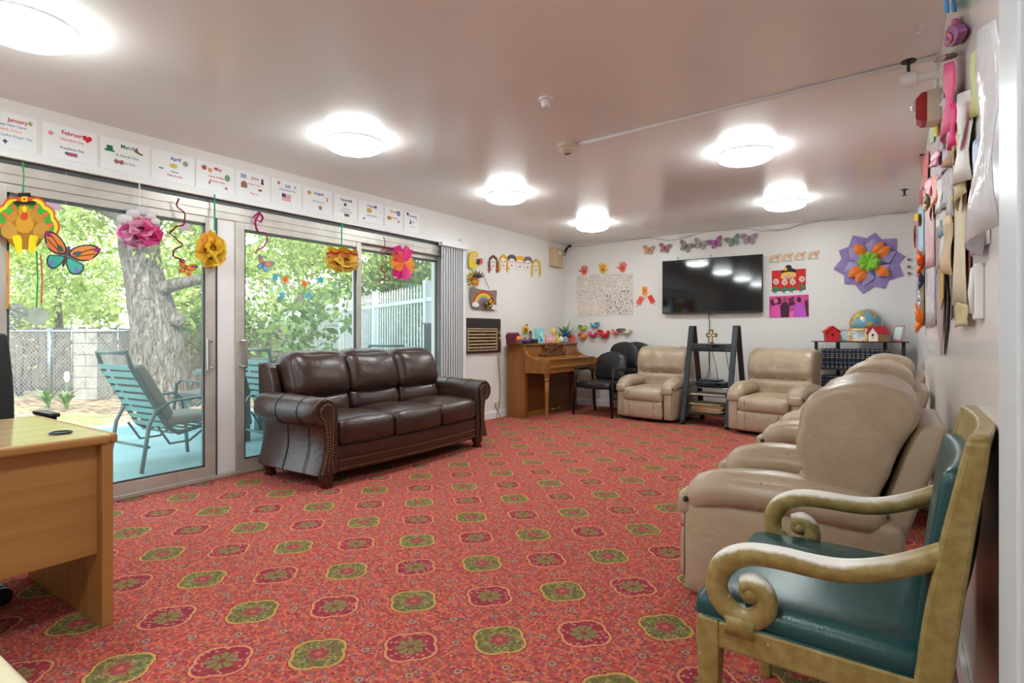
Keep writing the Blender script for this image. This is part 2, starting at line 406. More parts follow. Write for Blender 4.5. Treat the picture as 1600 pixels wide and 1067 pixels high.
panel('window_3','fixed glass door panel beside the vertical blinds',3.62,4.84,-.015,.06,.05)
t=T('window_4','beige aluminium head track and sill of the sliding doors','window',(XL,3,0),kind='structure'); del t['category']
MB().bx(-.06,.055,-2.03,1.86,ZH,2.055).obj('head_track',M_alu,t,bevel=.004)
MB().bx(.055,.062,-1.97,1.86,2.0,2.04).obj('head_lip',M_alu,t)
MB().bx(-.10,.07,-2.03,1.86,0,.03).obj('sill',M_alu,t,bevel=.004)
MB().bx(-.08,.0,-2.03,-1.99,.03,2.055).obj('jamb',M_alu,t); MB().bx(-.07,.04,-2.03,1.86,2.055,2.10).obj('gap_shade_strip',M_alu_d,t); MB().bx(-.08,.03,1.83,1.86,.03,2.055).obj('jamb',M_alu,t)  # dark strip over the head track paints the shade of the open gap
t=T('trim_3','white post between the two sliding door openings','trim',(XL,2.345,0),kind='structure'); del t['category']
MB().bx(-.08,.045,-.078,.078,.03,ZH).obj('post',M_white,t,bevel=.004); MB().bx(.045,.052,-.072,-.062,.03,ZH).obj('gasket',M_alu_d,t)
# vertical blind stack
t=T('vertical_blind','grey-white vertical blind gathered beside the air conditioner','blind',(XL+.11,4.955,.03))
M_bl=mat('blind_vinyl',(226,226,228),.5)
for i in range(10):
    y=-.185+i*.041; s=MB(); c=[(-.045,0),(-.02,.012),(.02,.012),(.045,0),(.02,.0145),(-.02,.0145)]
    a=R(-14); ca,sa=math.cos(a),math.sin(a)
    s.extr([(p[0]*sa-p[1]*ca,y+p[0]*ca*1+p[1]*sa) for p in c],0,2.02); s.obj('slat',M_bl,t)
MB().bx(-.03,.03,-.235,.225,2.02,2.06).obj('head_rail',M_white,t,bevel=.004)
b=MB().bx(0,.055,5.16,5.25,2.04,2.19); b.obj('white_sensor_box',M_white,loc=(XL+.002,0,0),bevel=.004,label='small white box on the wall above the vertical blind',cat='box')
# ================================================================ CEILING FIXTURES
M_lamp=mat('lamp_diffuser',(255,250,240),.4,emit=((243,252,251),LAMP)); M_lbase=mat('lamp_base',(240,240,240),.4)
M_rim=mat('lamp_rim',(222,222,222),.35)
lamp_pos=[(-3.1,.84,'largest ceiling light at the upper left corner above the turkey'),(-3.12,2.65,'round ceiling light above the month cards'),(-3.12,4.5,'round ceiling light above the right end of the sofa'),(-3.1,6.33,'small round ceiling light nearest the piano corner'),(-.93,4.44,'large round ceiling light right of the smoke detector conduit'),(-.95,6.34,'round ceiling light above the right recliner by the end wall'),(-3.1,-1.0,'added unseen ceiling light behind the camera on the window side'),(-.94,.70,'added unseen ceiling light just behind the top edge of view on the wall side'),(-.94,-1.2,'added unseen ceiling light behind the camera on the wall side')]  # last three are out of view, added to brighten the room and right wall
for x,y,l in lamp_pos:
    t=T('ceiling_light',l,'light',(x,y,ZC),group='round flush ceiling lights')
    MB().lathe([(.165,0),(.165,-.018),(.15,-.02),(.15,0)],n=32).obj('lamp_base',M_lbase,t,auto=40)
    MB().lathe([(.196,-.02),(.200,-.026),(.200,-.034),(.196,-.04),(.16,-.02)],n=40).obj('rim',M_rim,t,auto=40)
    MB().lathe([(.155,-.012),(.192,-.022),(.197,-.045),(.186,-.068),(.155,-.085),(.10,-.097),(.04,-.102),(.002,-.103)],n=40).obj('diffuser',M_lamp,t,smooth=True)
p=onZ(853,157,2.43)
t=T('motion_sensor','small white ceiling sprinkler cap in the middle of the ceiling','sensor',(p.x,p.y,ZC))
MB().lathe([(.042,0),(.042,-.01),(.03,-.014),(.001,-.014)],n=20).obj('plate',M_white,t,auto=40); MB().lathe([(.028,-.014),(.028,-.035),(.02,-.052),(.001,-.054)],n=16).obj('cap',M_white,t,auto=40)
M_beige=mat('beige_plastic',(214,202,184),.45)
t=T('smoke_detector','beige round smoke detector at the end of the ceiling conduit','detector',(-1.96,3.60,ZC))
MB().lathe([(.075,0),(.075,-.028),(.066,-.032),(.001,-.032)],n=28).obj('base',M_beige,t,auto=40); MB().lathe([(.060,-.032),(.060,-.045),(.045,-.06),(.02,-.066),(.001,-.066)],n=28).obj('sensor_head',M_beige,t,auto=40)
MB().bx(-.02,.02,-.005,.005,-.072,-.064).obj('vent',M_black,t)
c=MB(); c.tube([(-1.89,3.60,ZC-.013),(.155,3.44,ZC-.013)],.012,n=8); c.tube([(.155,3.44,ZC-.013),(.155,3.43,2.2)],.010)
c.obj('conduit',M_white,smooth=True,label='thin white conduit crossing the ceiling to the red alarm',cat='conduit')
t=T('fire_sprinkler','white sidewall sprinkler pipe with dark deflector above the red alarm','sprinkler',(XR,3.17,2.245),rot=(0,R(-90),0))
MB().lathe([(.03,0),(.03,.01),(.02,.012),(.02,.095),(.033,.10),(.036,.14),(.028,.16),(.001,.162)],n=18).obj('pipe',M_white,t,auto=40)
q=MB(); q.tube([(.03,0,.13),(.085,0,.13)],.007); q.lathe([(.03,0),(.03,.006),(.001,.008)],n=14,M=Matrix.Translation((.082,0,.13))@Matrix.Rotation(R(90),4,'Y')); q.obj('deflector',M_black,t)
p=onZ(1413,296,2.44)
t=T('fire_sprinkler','tiny black pendant sprinkler near the right wall and end wall','sprinkler',(p.x,p.y,ZC))
q=MB(); q.lathe([(.03,0),(.03,-.004),(.012,-.006),(.009,-.05),(.022,-.054),(.022,-.058),(.001,-.06)],n=14); q.obj('sprinkler_head',M_black,t,auto=40)
M_red=mat('alarm_red',(168,24,36),.35)
t=T('fire_alarm','red strobe fire alarm on beige box high on the right wall','alarm',(XR,3.42,2.175),rot=WROT['R'])
MB().bx(-.06,.06,-.075,.075,0,.055).obj('back_box',M_beige,t,bevel=.004)
MB().loft([[(-.058,-.07,.055),(.058,-.07,.055),(.058,.07,.055),(-.058,.07,.055)],[(-.058,-.07,.075),(.058,-.07,.075),(.058,.07,.075),(-.058,.07,.075)],[(-.045,-.05,.10),(.045,-.05,.10),(.045,.045,.10),(-.045,.045,.10)]]).obj('red_cover',M_red,t,bevel=.004)
MB().ell((0,.025,.10),(.03,.022,.02)).obj('strobe_lens',mat('lens',(220,225,230),.1,coat=1),t,smooth=True)
text(t,'lettering','FIRE',.028,(0,-.03,.1015),M_white)
# wire along top of the end wall
pts=[]
for i,(x,y) in enumerate([(887,384),(910,383),(950,378),(985,374),(1015,370),(1045,375),(1070,371),(1095,362),(1130,359),(1170,356),(1190,360),(1230,357),(1262,345),(1300,343),(1340,341),(1375,334),(1418,331)]): pts.append(wp('B',x,y+1,.012))
MB().tube(pts,.007,n=6).obj('wall_cable',mat('cable_white',(196,188,180),.5),smooth=True,label='grey cable drooping along the top of the end wall',cat='cable')
pts=[wp('B',x,y,.010) for x,y in [(1060,371),(1130,357),(1180,352),(1215,361),(1262,349),(1330,338),(1370,334)]]
MB().tube(pts,.0045,n=6).obj('wall_cable',mat('cable_white'),smooth=True,label='thinner cable crossing the drooping one above the television',cat='cable')
# ================================================================ SOFA
M_brown=leather('brown_leather',(50,31,27),(66,42,35),.33,.14,spec=.6); M_nail=mat('brass_nail',(150,118,80),.3,metal=.9)
M_foot=wood('dark_cherry',(62,26,18),(86,40,26),.25,(8,8,8)); M_seam=mat('brown_seam',(34,20,18),.5)
def sofa():
    t=T('leather_sofa','dark brown three-seat leather sofa with nailhead trim before the sliding doors','sofa',(-3.70,3.455,0),R(90))
    hw=.80
    # front rail, bowed forward
    def bow(x): return -.05*(1-(x/hw)**2)
    rings=[]
    for i in range(17):
        x=-hw+2*hw*i/16; f=-.395+bow(x)
        rings.append([(x,.38,.095),(x,f+.01,.095),(x,f,.11),(x,f-.004,.27),(x,f+.012,.285),(x,.38,.285)])
    rl=MB().loft(rings).obj('front_rail',M_brown,t,auto=35)
    n=MB()
    for zz in (.118,.178):
        for i in range(96):
            x=-hw+.01+(2*hw-.02)*i/95; n.ell((x,-.399+bow(x),zz),(.006,.004,.006),6,4)
    n.obj('nailheads',M_nail,rl,smooth=True,kind='stuff')
    k=MB(); k.tube([(-hw+2*hw*i/16,-.397+bow(-hw+2*hw*i/16),.196) for i in range(17)],.004,n=5); k.obj('seam',M_seam,rl)
    # seat cushions
    cw=[(-.80,-.285),(-.285,.265),(.265,.80)]
    for j,(a,b) in enumerate(cw):
        def fn(x,y,z,a=a,b=b):
            X=x+(a+b)/2
            if y<0: y+=bow(X)*min(1,-y/.3)
            return (x,y,z-.02*max(0,(y+.1)))
        MB().rbox(((a+b)/2,-.12,.375),(b-a-.006,.60,.185),.045,10,(0,.015,.035),fn,.006,j+1).obj('seat_cushion',M_brown,t,smooth=True)
    # back frame with winged end and nail trim
    MB().rbox((0,.335,.47),(1.72,.13,.76),.04,6,fn=lambda x,y,z:(x,y+.12*z,z)).obj('back_frame',M_brown,t,smooth=True)
    for s in(-1,1):
        pr=[(.42,.45),(.26,.45),(.20,.55),(.235,.70),(.29,.82),(.36,.86),(.44,.86)]
        o=MB().extr([(y,z) for y,z in pr],-.035,.035,Matrix(((0,0,1,s*.86),(1,0,0,0),(0,1,0,0),(0,0,0,1)))).obj('wing',M_brown,t,bevel=.015,seg=3)
        n=MB()
        for i in range(15):
            f=i/14; n.ell((s*(.86+.037),.225+.10*f+.004,.52+.30*f),(.003,.006,.006),6,4); n.ell((s*(.86+.037),.26+.10*f,.50+.30*f),(.003,.006,.006),6,4)
        n.obj('nailheads',M_nail,o,smooth=True,kind='stuff')
    # back cushions: lumbar + head
    cb=[(-.815,-.285),(-.285,.27),(.27,.80)]
    for j,(a,b) in enumerate(cb):
        ln=lambda x,y,z:(x,y+.22*z,z)
        MB().rbox(((a+b)/2,.145,.53),(b-a-.004,.20,.20),.07,9,(0,.03,0),ln,.006,j+11).obj('lumbar_cushion',M_brown,t,smooth=True)
        def hd(x,y,z,b=b,a=a):
            e=abs(x)/((b-a)/2); return (x,y+.28*z-.02*math.cos(z*8),z-.012*e**6*(1 if z>0 else 0))
        MB().rbox(((a+b)/2,.20,.765),(b-a+.004,.235,.35),.075,11,(0,.045,.012),hd,.009,j+21).obj('back_cushion',M_brown,t,smooth=True)
    # scroll arms
    for s in(-1,1):
        rc,rz,rr=.105,.535,.098
        prof=[(0,.095),(0,.5)]+[(rc+rr*math.cos(R(a)),rz+rr*math.sin(R(a))) for a in range(165,-71,-15)]+[(.128,.42),(.118,.34),(.12,.26),(.142,.18),(.172,.095)]
        X0=.80
        def ring(y,fl): return [(s*(X0+p[0]*fl),y,p[1]) for p in prof]
        rg=[ring(-.41,.97),ring(-.40,1.0),ring(-.25,1.0),ring(0,1.03),ring(.25,1.0),ring(.36,.85)]
        if s<0: rg=[r[::-1] for r in rg]
        arm=MB().loft(rg).obj('arm',M_brown,t,auto=50,bevel=.012,seg=3)
        # padded roll on the arm, swelling to the rear
        rings=[]; N=20
        for y,f in ((-.415,.80),(-.42,.95),(-.405,1.04),(-.30,1.06),(-.1,1.12),(.1,1.15),(.24,1.08),(.33,.8),(.375,.45)):
            rings.append([(s*(X0+rc+.012*f+rr*1.02*f*math.cos(R(a))),y,rz+rr*f*.98*math.sin(R(a))-.02*(1-f)*4*(y>.2)) for a in (range(180,-95,-14) if s<0 else range(-94,181,14))])
        ro=MB().loft(rings).obj('arm_roll',M_brown,arm,smooth=True)
        k=MB()
        for y in(-.24,.0):
            f=1.085 if y<-.1 else 1.145
            k.tube([(s*(X0+rc+.012*f+rr*1.02*f*math.cos(R(a))),y,rz+rr*f*.985*math.sin(R(a))) for a in range(180,-95,-14)],.0035,n=5)
            k.tube([(s*(X0+.130*1.02),y,.43),(s*(X0+.121*1.03),y,.34),(s*(X0+.123*1.03),y,.26),(s*(X0+.146*1.03),y,.18),(s*(X0+.175*1.03),y,.10)],.003,n=5)
        k.obj('seam',M_seam,arm,kind='stuff')
        # front facing with two rows of nails
        fp=[(.048,.10),(.062,.20),(.052,.34),(.05,.46)]+[(rc+.064*math.cos(R(a)),rz+.064*math.sin(R(a))) for a in range(160,-61,-20)]+[(.118,.42),(.108,.34),(.11,.26),(.13,.18),(.155,.10)]
        q=MB().extr([(s*(X0+p[0]),p[1]) for p in fp],0,.012,Matrix(((1,0,0,0),(0,0,-1,-.41),(0,1,0,0),(0,0,0,1)))).obj('arm_facing',M_brown,arm,bevel=.004)
        n=MB()
        def lay(pl,sp):
            acc=0
            for (x0,z0),(x1,z1) in zip(pl,pl[1:]):
                d=math.hypot(x1-x0,z1-z0); u=-acc
                while u+sp<=d:
                    u+=sp; f=u/d; n.ell((s*(X0+x0+(x1-x0)*f),-.424,z0+(z1-z0)*f),(.006,.004,.006),6,4)
                acc=d-u
        lay([(p[0]+ (0.006),p[1]) for p in fp[:4]]+[(rc+.055*math.cos(R(a)),rz+.055*math.sin(R(a))) for a in range(160,-61,-20)]+[(p[0]-.008,p[1]) for p in fp[-5:]],.019)
        lay([(rc-.02,.49),(.082,.40),(.08,.3),(.09,.2),(.10,.12)],.019)
        n.obj('nailheads',M_nail,arm,smooth=True,kind='stuff')
    for x,y in((-.87,-.36),(.87,-.36),(-.86,.32),(.86,.32)):
        MB().lathe([(.040,0),(.046,.01),(.034,.03),(.052,.06),(.055,.075),(.045,.09),(.05,.098)],(x,y,0),16).obj('foot',M_foot,t,smooth=True)
sofa()
# ================================================================ RECLINERS
M_tan=leather('tan_leather',(165,146,122),(178,159,136),.36,.15); M_tseam=mat('tan_seam',(112,92,72),.6); M_button=mat('tack',(60,44,34),.4,metal=.5)
def recliner(loc,rz,label,head):
    t=T('recliner',label,'recliner',loc,rz,group='tan leather recliners')
    for s in(-1,1):
        MB().rbox((s*.325,-.005,.235),(.125,.74,.40),.028,7,(.012,.01,0)).obj('side_panel',M_tan,t,smooth=True)
        def armf(x,y,z,s=s):
            dr=max(0,-y-.15)/.25; return (x*(1-.12*dr),y,z-.06*dr*dr+.012*math.sin((y+.3)*6))
        a=MB().rbox((s*.318,-.03,.455),(.185,.70,.15),.072,12,(.012,.0,.012),armf,.005,s+3).obj('arm_pad',M_tan,t,smooth=True)
        k=MB()
        for y in(-.08,-.05): k.tube([(s*.318+.096*math.cos(R(q)),y,.462+.083*math.sin(R(q))) for q in range(-30,211,16)],.003,n=5)
        k.tube([(s*.325-.05,-.372,.35),(s*.325-.052,-.374,.1)],.003,n=5); k.tube([(s*.325+.05,-.372,.35),(s*.325+.052,-.374,.1)],.003,n=5)
        k.obj('seam',M_tseam,a,kind='stuff')
        MB().ell((s*(.318+.07),-.365,.415),(.012,.012,.012),8,6).obj('tack',M_button,a,smooth=True)
        # little front puff of the arm
        MB().rbox((s*.322,-.375,.395),(.135,.06,.10),.03,6).obj('arm_front',M_tan,t,smooth=True)
    MB().rbox((0,-.135,.325),(.535,.60,.165),.05,10,(0,.02,.03),None,.006,5).obj('seat_cushion',M_tan,t,smooth=True)
    MB().rbox((0,-.395,.150),(.535,.07,.215),.03,8,(0,.012,0)).obj('footrest',M_tan,t,smooth=True)
    k=MB(); k.tube([(-.17,-.446,.31),(-.17,-.452,.37)],.003,n=5); k.tube([(-.17,-.433,.06),(-.17,-.437,.24)],.003,n=5); k.tube([(.17,-.433,.06),(.17,-.437,.24)],.003,n=5); k.obj('seam',M_tseam,t,kind='stuff')
    MB().bx(-.30,.30,-.32,.34,.02,.07).obj('base_frame',M_black,t)
    # back: shell, lumbar with vertical gathers, pillow head
    MB().rbox((0,.345,.44),(.61,.10,.66),.03,7,(0,.01,0),lambda x,y,z:(x,y+.31*z,z)).obj('back_shell',M_tan,t,smooth=True)
    def loftx(prof,hw,seed,gather=0,wr=.006):
        c=(sum(p[0] for p in prof)/len(prof),sum(p[1] for p in prof)/len(prof)); q=MB(); rings=[]
        P=[]; n=len(prof)
        for i in range(n):
            p0,p1,p2,p3=[prof[(i+j)%n] for j in(-1,0,1,2)]
            for k_ in range(4):
                u=k_/4; P.append(tuple(.5*((2*p1[j])+(-p0[j]+p2[j])*u+(2*p0[j]-5*p1[j]+4*p2[j]-p3[j])*u*u+(-p0[j]+3*p1[j]-3*p2[j]+p3[j])*u**3) for j in(0,1)))
        st=[(-1.012,.12),(-1.008,.5),(-1,.78),(-.985,.88),(-.955,.95),(-.90,.99)]+[(-.86+1.72*i/26,1) for i in range(1,26)]+[(.90,.99),(.955,.95),(.985,.88),(1,.78),(1.008,.5),(1.012,.12)]
        for f,s_ in st:
            x=f*hw; r_=[]
            for (y,z) in P:
                k2=mnoise.noise(Vector((x*10+seed*5,y*8,z*8)))+.7*mnoise.noise(Vector((x*24,y*14+seed,z*14)))*abs(f)
                yy=c[0]+(y-c[0])*s_; zz=c[1]+(z-c[1])*(1-(1-s_)*.75 if s_>.7 else s_); dd=Vector((y-c[0],z-c[1])); dd.normalize()
                g=(gather*math.sin(x*75)*(1 if z<.6 else .15)+.08*math.exp(-((z-.588)/.024)**2))*(1-abs(f)**4)*(1 if y<c[0] else 0) if abs(f)<1 else 0
                r_.append((x,yy+dd.x*(wr*k2)+g,zz+dd.y*wr*k2))
            rings.append(r_[::-1])
        return q.loft(rings)
    loftx([(.06,.38),(.035,.47),(.033,.58),(.035,.70),(.055,.81),(.12,.885),(.225,.912),(.33,.900),(.40,.855),(.41,.79),(.375,.72),(.335,.62),(.29,.50),(.255,.38)],.345,head,.0045,.011).obj('back_cushion',M_tan,t,smooth=True)
    k=MB(); k.tube([(x,.098*(1-(x/.36)**4)+.03*(x/.36)**4,.586) for x in(-.28,-.2,-.1,0,.1,.2,.28)],.007,n=5); k.obj('seam',M_tseam,t,kind='stuff')
recliner((-2.545,7.10,0),R(-9),'tan leather recliner between the black chairs and the media stand',1)
recliner((-1.10,6.80,0),R(-11),'tan leather recliner between the media stand and the bookcase',2)
recliner((-.35,2.70,0),R(-90),'nearest tan leather recliner, right behind the green armchair',3)
recliner((-.34,4.22,0),R(-90),'tan leather recliner in the middle of the right-wall row',4)
recliner((-.31,5.62,0),R(-90),'farthest tan leather recliner along the right wall, before the bookcase',5)
# ================================================================ GREEN ARMCHAIR
def worn():
    m=mat('worn_gold_wood',(160,132,76),.38); nt=m.node_tree; b=nt.nodes['Principled BSDF']
    tc=node(nt,'ShaderNodeTexCoord'); n=node(nt,'ShaderNodeTexNoise'); n.inputs['Scale'].default_value=9; n.inputs['Detail'].default_value=8; n.inputs['Roughness'].default_value=.7
    nt.links.new(tc.outputs['Object'],n.inputs['Vector'])
    n2=node(nt,'ShaderNodeTexNoise'); n2.inputs['Scale'].default_value=40; n2.inputs['Detail'].default_value=4; nt.links.new(tc.outputs['Object'],n2.inputs['Vector'])
    base=mixc(nt,(E(nt,n2.outputs[0])-.4)*3.0,rgb((136,116,64)),rgb((162,143,90)))
    g=node(nt,'ShaderNodeNewGeometry'); s=node(nt,'ShaderNodeSeparateXYZ'); nt.links.new(g.outputs['Normal'],s.inputs[0])
    # lacquer rubbed off along the top of the arms (hand wear) and in chips
    sp=node(nt,'ShaderNodeSeparateXYZ'); nt.links.new(tc.outputs['Object'],sp.inputs[0])
    w=(E(nt,s.outputs[2])*.85+E(nt,n.outputs[0])*1.0-.80)*4.0
    w=w.mx(0.0).mn(1.0)*E(nt,sp.outputs[2]).gt(.47)*((E(nt,sp.outputs[1])*-1.0+.20)*7.0).mx(0.0).mn(1.0)
    chip=(E(nt,n.outputs[0])-.64).gt(0.0)*E(nt,sp.outputs[1]).lt(.0)
    c=mixc(nt,w.mx(chip*.85),base,rgb((222,218,212)))
    nt.links.new(c,b.inputs['Base Color']); return m
M_gold=worn(); M_green=leather('green_vinyl',(14,64,66),(20,74,75),.32,.03)
def green_chair():
    t=T('armchair','green vinyl armchair with worn gold scroll arms at lower right','chair',(-.137,1.67,0),R(-93))
    hw=.285
    # seat
    fr=MB(); fr.bx(-hw-.01,hw+.01,-.245,-.21,.345,.405); fr.bx(-hw-.01,-hw+.03,-.2,.24,.345,.41); fr.bx(hw-.03,hw+.01,-.2,.24,.345,.41); fr.bx(-hw,hw,.2,.235,.345,.41)
    fr.obj('seat_rail',M_gold,t,bevel=.006)
    s=MB().rbox((0,-.03,.425),(.575,.47,.075),.035,12,(0,.0,.022),None,.003,2).obj('seat',M_green,t,smooth=True)
    k=MB(); 
    pip=[(-.286,.18),(-.286,-.235),(-.262,-.262),(.262,-.262),(.286,-.235),(.286,.18)]
    k.tube([(x,y,.408) for x,y in pip],.006,n=6); k.obj('piping',M_green,s,smooth=True)
    # front legs
    for sg in(-1,1):
        l=[(.052,.41),(.055,.36),(.046,.25),(.036,.12),(.032,.0)]
        MB().loft([[(sg*(hw-.015)+a*r/2,-.225+b*r/2+.0*z,z) for a,b in((-1,-1),(1,-1),(1,1),(-1,1))] for r,z in l]).obj('front_leg',M_gold,t,bevel=.006)
        # rear post in one sweep: leg, then raked back stile
        path=[(.265,.0,.030),(.225,.15,.034),(.207,.30,.040),(.207,.40,.042),(.224,.55,.040),(.246,.70,.035),(.270,.84,.028),(.277,.886,.024)]
        MB().loft([[(sg*(hw-.005)+a*.021,y+b*r/1.4,z) for a,b in((-1,-1),(1,-1),(1,1),(-1,1))] for y,z,r in path]).obj('rear_post',M_gold,t,bevel=.007)
        # scroll arm : traced side curve (y forward negative, z up)
        pts=[(.235,.668),(.175,.632),(.114,.604),(.055,.588),(-.003,.584),(-.066,.585),(-.133,.578),(-.183,.550),(-.208,.502),(-.198,.458),(-.164,.430),(-.124,.430),(-.098,.460),(-.100,.495),(-.122,.513),(-.145,.503)]
        P=[]
        for i in range(len(pts)-1):     # smooth (Catmull-Rom)
            p0=pts[max(i-1,0)];p1=pts[i];p2=pts[i+1];p3=pts[min(i+2,len(pts)-1)]
            for q in range(4):
                u=q/4.; P.append(tuple(.5*((2*p1[j])+(-p0[j]+p2[j])*u+(2*p0[j]-5*p1[j]+4*p2[j]-p3[j])*u*u+(-p0[j]+3*p1[j]-3*p2[j]+p3[j])*u**3) for j in(0,1)))
        P.append(pts[-1]); N=len(P)
        rad=[]
        for i in range(N):
            f=i/(N-1)
            rad.append((.023+.004*math.sin(f*math.pi), .021 if f<.75 else .021+.008*(f-.75)/.25))
        a=MB().tube([(sg*(hw-.005),y,z) for y,z in P],rad,n=12,up=(1,0,0))
        a.ell((sg*(hw-.005),-.130,.492),(.029,.026,.026),12,8)
        a.loft([[(sg*(hw-.005)+q*.022,-.150+b*w,z) for q,b in((-1,-1),(1,-1),(1,1),(-1,1))] for w,z in((.034,.39),(.028,.41),(.034,.432))])
        a.obj('scroll_arm',M_gold,t,smooth=True)
    # crest rail curved between posts and vinyl back panel
    rings=[]
    for i in range(13):
        x=-hw+2*hw*i/12; c=.045*(1-(x/hw)**2)
        rings.append([(x,.248+c*.5,.815),(x,.280+c*.5,.820),(x,.294+c*.5,.900),(x,.262+c*.5,.897)])
    MB().loft(rings).obj('crest_rail',M_gold,t,bevel=.008,seg=3)
    MB().rbox((0,.218,.63),(.53,.05,.39),.022,10,(0,.02,0),lambda x,y,z:(x,y+.13*z+.025*(1-(x/.27)**2),z)).obj('back_panel',M_green,t,smooth=True)
    MB().bx(-hw,hw,.19,.225,.40,.445).obj('lower_rail',M_gold,t,bevel=.005)
green_chair()
# ================================================================ DESK and chairs at the left edge
M_oak=wood('oak_laminate',(158,112,58),(176,132,76),.38,(3,.6,22)); M_oakd=wood('oak_laminate_end',(154,108,56),(172,126,70),.4,(18,3,.8)); M_oak_sheen=wood('oak_laminate_top_sheen',(182,152,110),(198,172,134),.14,(16,.7,3))  # desktop colours are paled to paint in its reflected light
def desk():
    t=T('office_desk','oak laminate office desk in the lower left corner','desk',(-2.84,.20,0))
    Y1=.735; Z=.712
    tp=MB().bx(-.41,.41,-1.5,Y1,Z-.028,Z).obj('desktop',M_oak_sheen,t,bevel=.010,seg=3)
    MB().bx(-.416,.416,Y1-.02,Y1+.004,Z-.034,Z+.002).obj('edge_band',M_oakd,t,bevel=.010,seg=3)
    MB().bx(.394,.416,-1.5,Y1-.02,Z-.034,Z-.002).obj('edge_band',M_oak,t,bevel=.010,seg=3)
    MB().bx(-.38,.405,Y1-.045,Y1-.008,0,Z-.03).obj('end_panel',M_oakd,t,bevel=.003)
    MB().bx(.345,.365,-1.45,Y1-.045,.265,Z-.03).obj('modesty_panel',M_oak,t,bevel=.002)
    MB().bx(-.38,.365,-1.46,-1.42,0,Z-.03).obj('end_panel',M_oakd,t,bevel=.003)
    g=onZ(95,677,Z)
    q=MB().lathe([(.036,.002),(.036,.006),(.030,.007),(.030,.001)],(g.x+2.84,g.y-.20,Z),24); q.obj('grommet_ring',mat('navy_plastic',(26,32,52),.35),tp.parent,auto=40)
    MB().lathe([(.030,.0),(.030,.0035),(.001,.0035)],(g.x+2.84,g.y-.20,Z),24).obj('grommet_hole',M_black,t)
desk()
M_bfab=mat('black_fabric',(28,28,31),.75,bump=(120,.2,.003))
def office_chair():
    t=T('office_chair','black office chair behind the oak desk at the left edge','chair',(-3.62,.775,0),R(90))
    MB().rbox((0,0,.48),(.48,.46,.09),.04,8,(0,0,.02)).obj('seat',M_bfab,t,smooth=True)
    MB().rbox((0,.23,.80),(.46,.07,.58),.035,9,(0,.01,0),lambda x,y,z:(x*(1-.3*max(0,z)),y+.06*z,z)).obj('backrest',M_bfab,t,smooth=True)
    for s in(-1,1):
        a=MB(); a.tube([(s*.24,.12,.47),(s*.29,.12,.50),(s*.30,.10,.66),(s*.30,-.1,.67),(s*.29,-.14,.60),(s*.24,-.1,.47)],.014); a.obj('arm_loop',M_black,t,smooth=True)
        MB().rbox((s*.30,0,.675),(.055,.24,.025),.012,5).obj('arm_pad',M_black,t,smooth=True)
    MB().lathe([(.03,.09),(.03,.2),(.022,.2),(.022,.44)],n=12).obj('gas_lift',M_black,t,smooth=True)
    for i in range(5):
        a=R(18+72*i); d=Vector((math.cos(a),math.sin(a),0))
        MB().tube([d*.03+Vector((0,0,.12)),d*.28+Vector((0,0,.085))],[.026,.016]).obj('base_arm',M_black,t,smooth=True)
        c=MB(); 
        for q in(-.018,.018):
            n_=Vector((-d.y,d.x,0)); c.tube([d*.28+n_*(q-.010)+Vector((0,0,.032)),d*.28+n_*(q+.010)+Vector((0,0,.032))],.032,n=14)
        c.obj('caster',M_black,t,auto=40)
office_chair()
# caster of a second rolling seat under the desk front
p=onZ(8,930,.035)
M_cream=mat('cream_vinyl',(224,214,184),.4,bump=(30,.05,.004))
def pedestal():
    t=T('rolling_stool','black rolling stool tucked under the desk, one caster showing','stool',(p.x-.02,p.y-.26,0))
    MB().lathe([(.001,.42),(.17,.42),(.18,.44),(.18,.47),(.15,.49),(.001,.49)],n=20).obj('seat',M_bfab,t,smooth=True)
    MB().lathe([(.025,.08),(.025,.42)],n=10).obj('post',M_black,t,smooth=True)
    for i in range(5):
        a=R(90+72*i); d=Vector((math.cos(a),math.sin(a),0))
        MB().tube([Vector((0,0,.11)),d*.24+Vector((0,0,.075))],[.024,.016]).obj('base_arm',M_black,t,smooth=True)
        c=MB(); n_=Vector((-d.y,d.x,0))
        for q in(-.02,.02): c.tube([d*.25+n_*(q-.012)+Vector((0,0,.034)),d*.25+n_*(q+.012)+Vector((0,0,.034))],.034,n=14)
        c.obj('caster',M_black,t,auto=40)
pedestal()
def cream_chair():
    t=T('side_chair','cream side chair cut off by the lower left corner','chair',(-1.535,.165,0),R(180))
    MB().rbox((0,0,.40),(.46,.44,.08),.035,8,(0,0,.015)).obj('seat',M_cream,t,smooth=True)
    MB().rbox((0,.22,.62),(.44,.05,.36),.025,8,(0,.01,0),lambda x,y,z:(x,y+.1*z,z)).obj('backrest',M_cream,t,smooth=True)
    for x in(-.2,.2):
        for y in(-.19,.19): MB().tube([(x,y,.38),(x*1.08,y*1.1,0)],[.016,.012]).obj('leg',M_steel,t,smooth=True)
cream_chair()
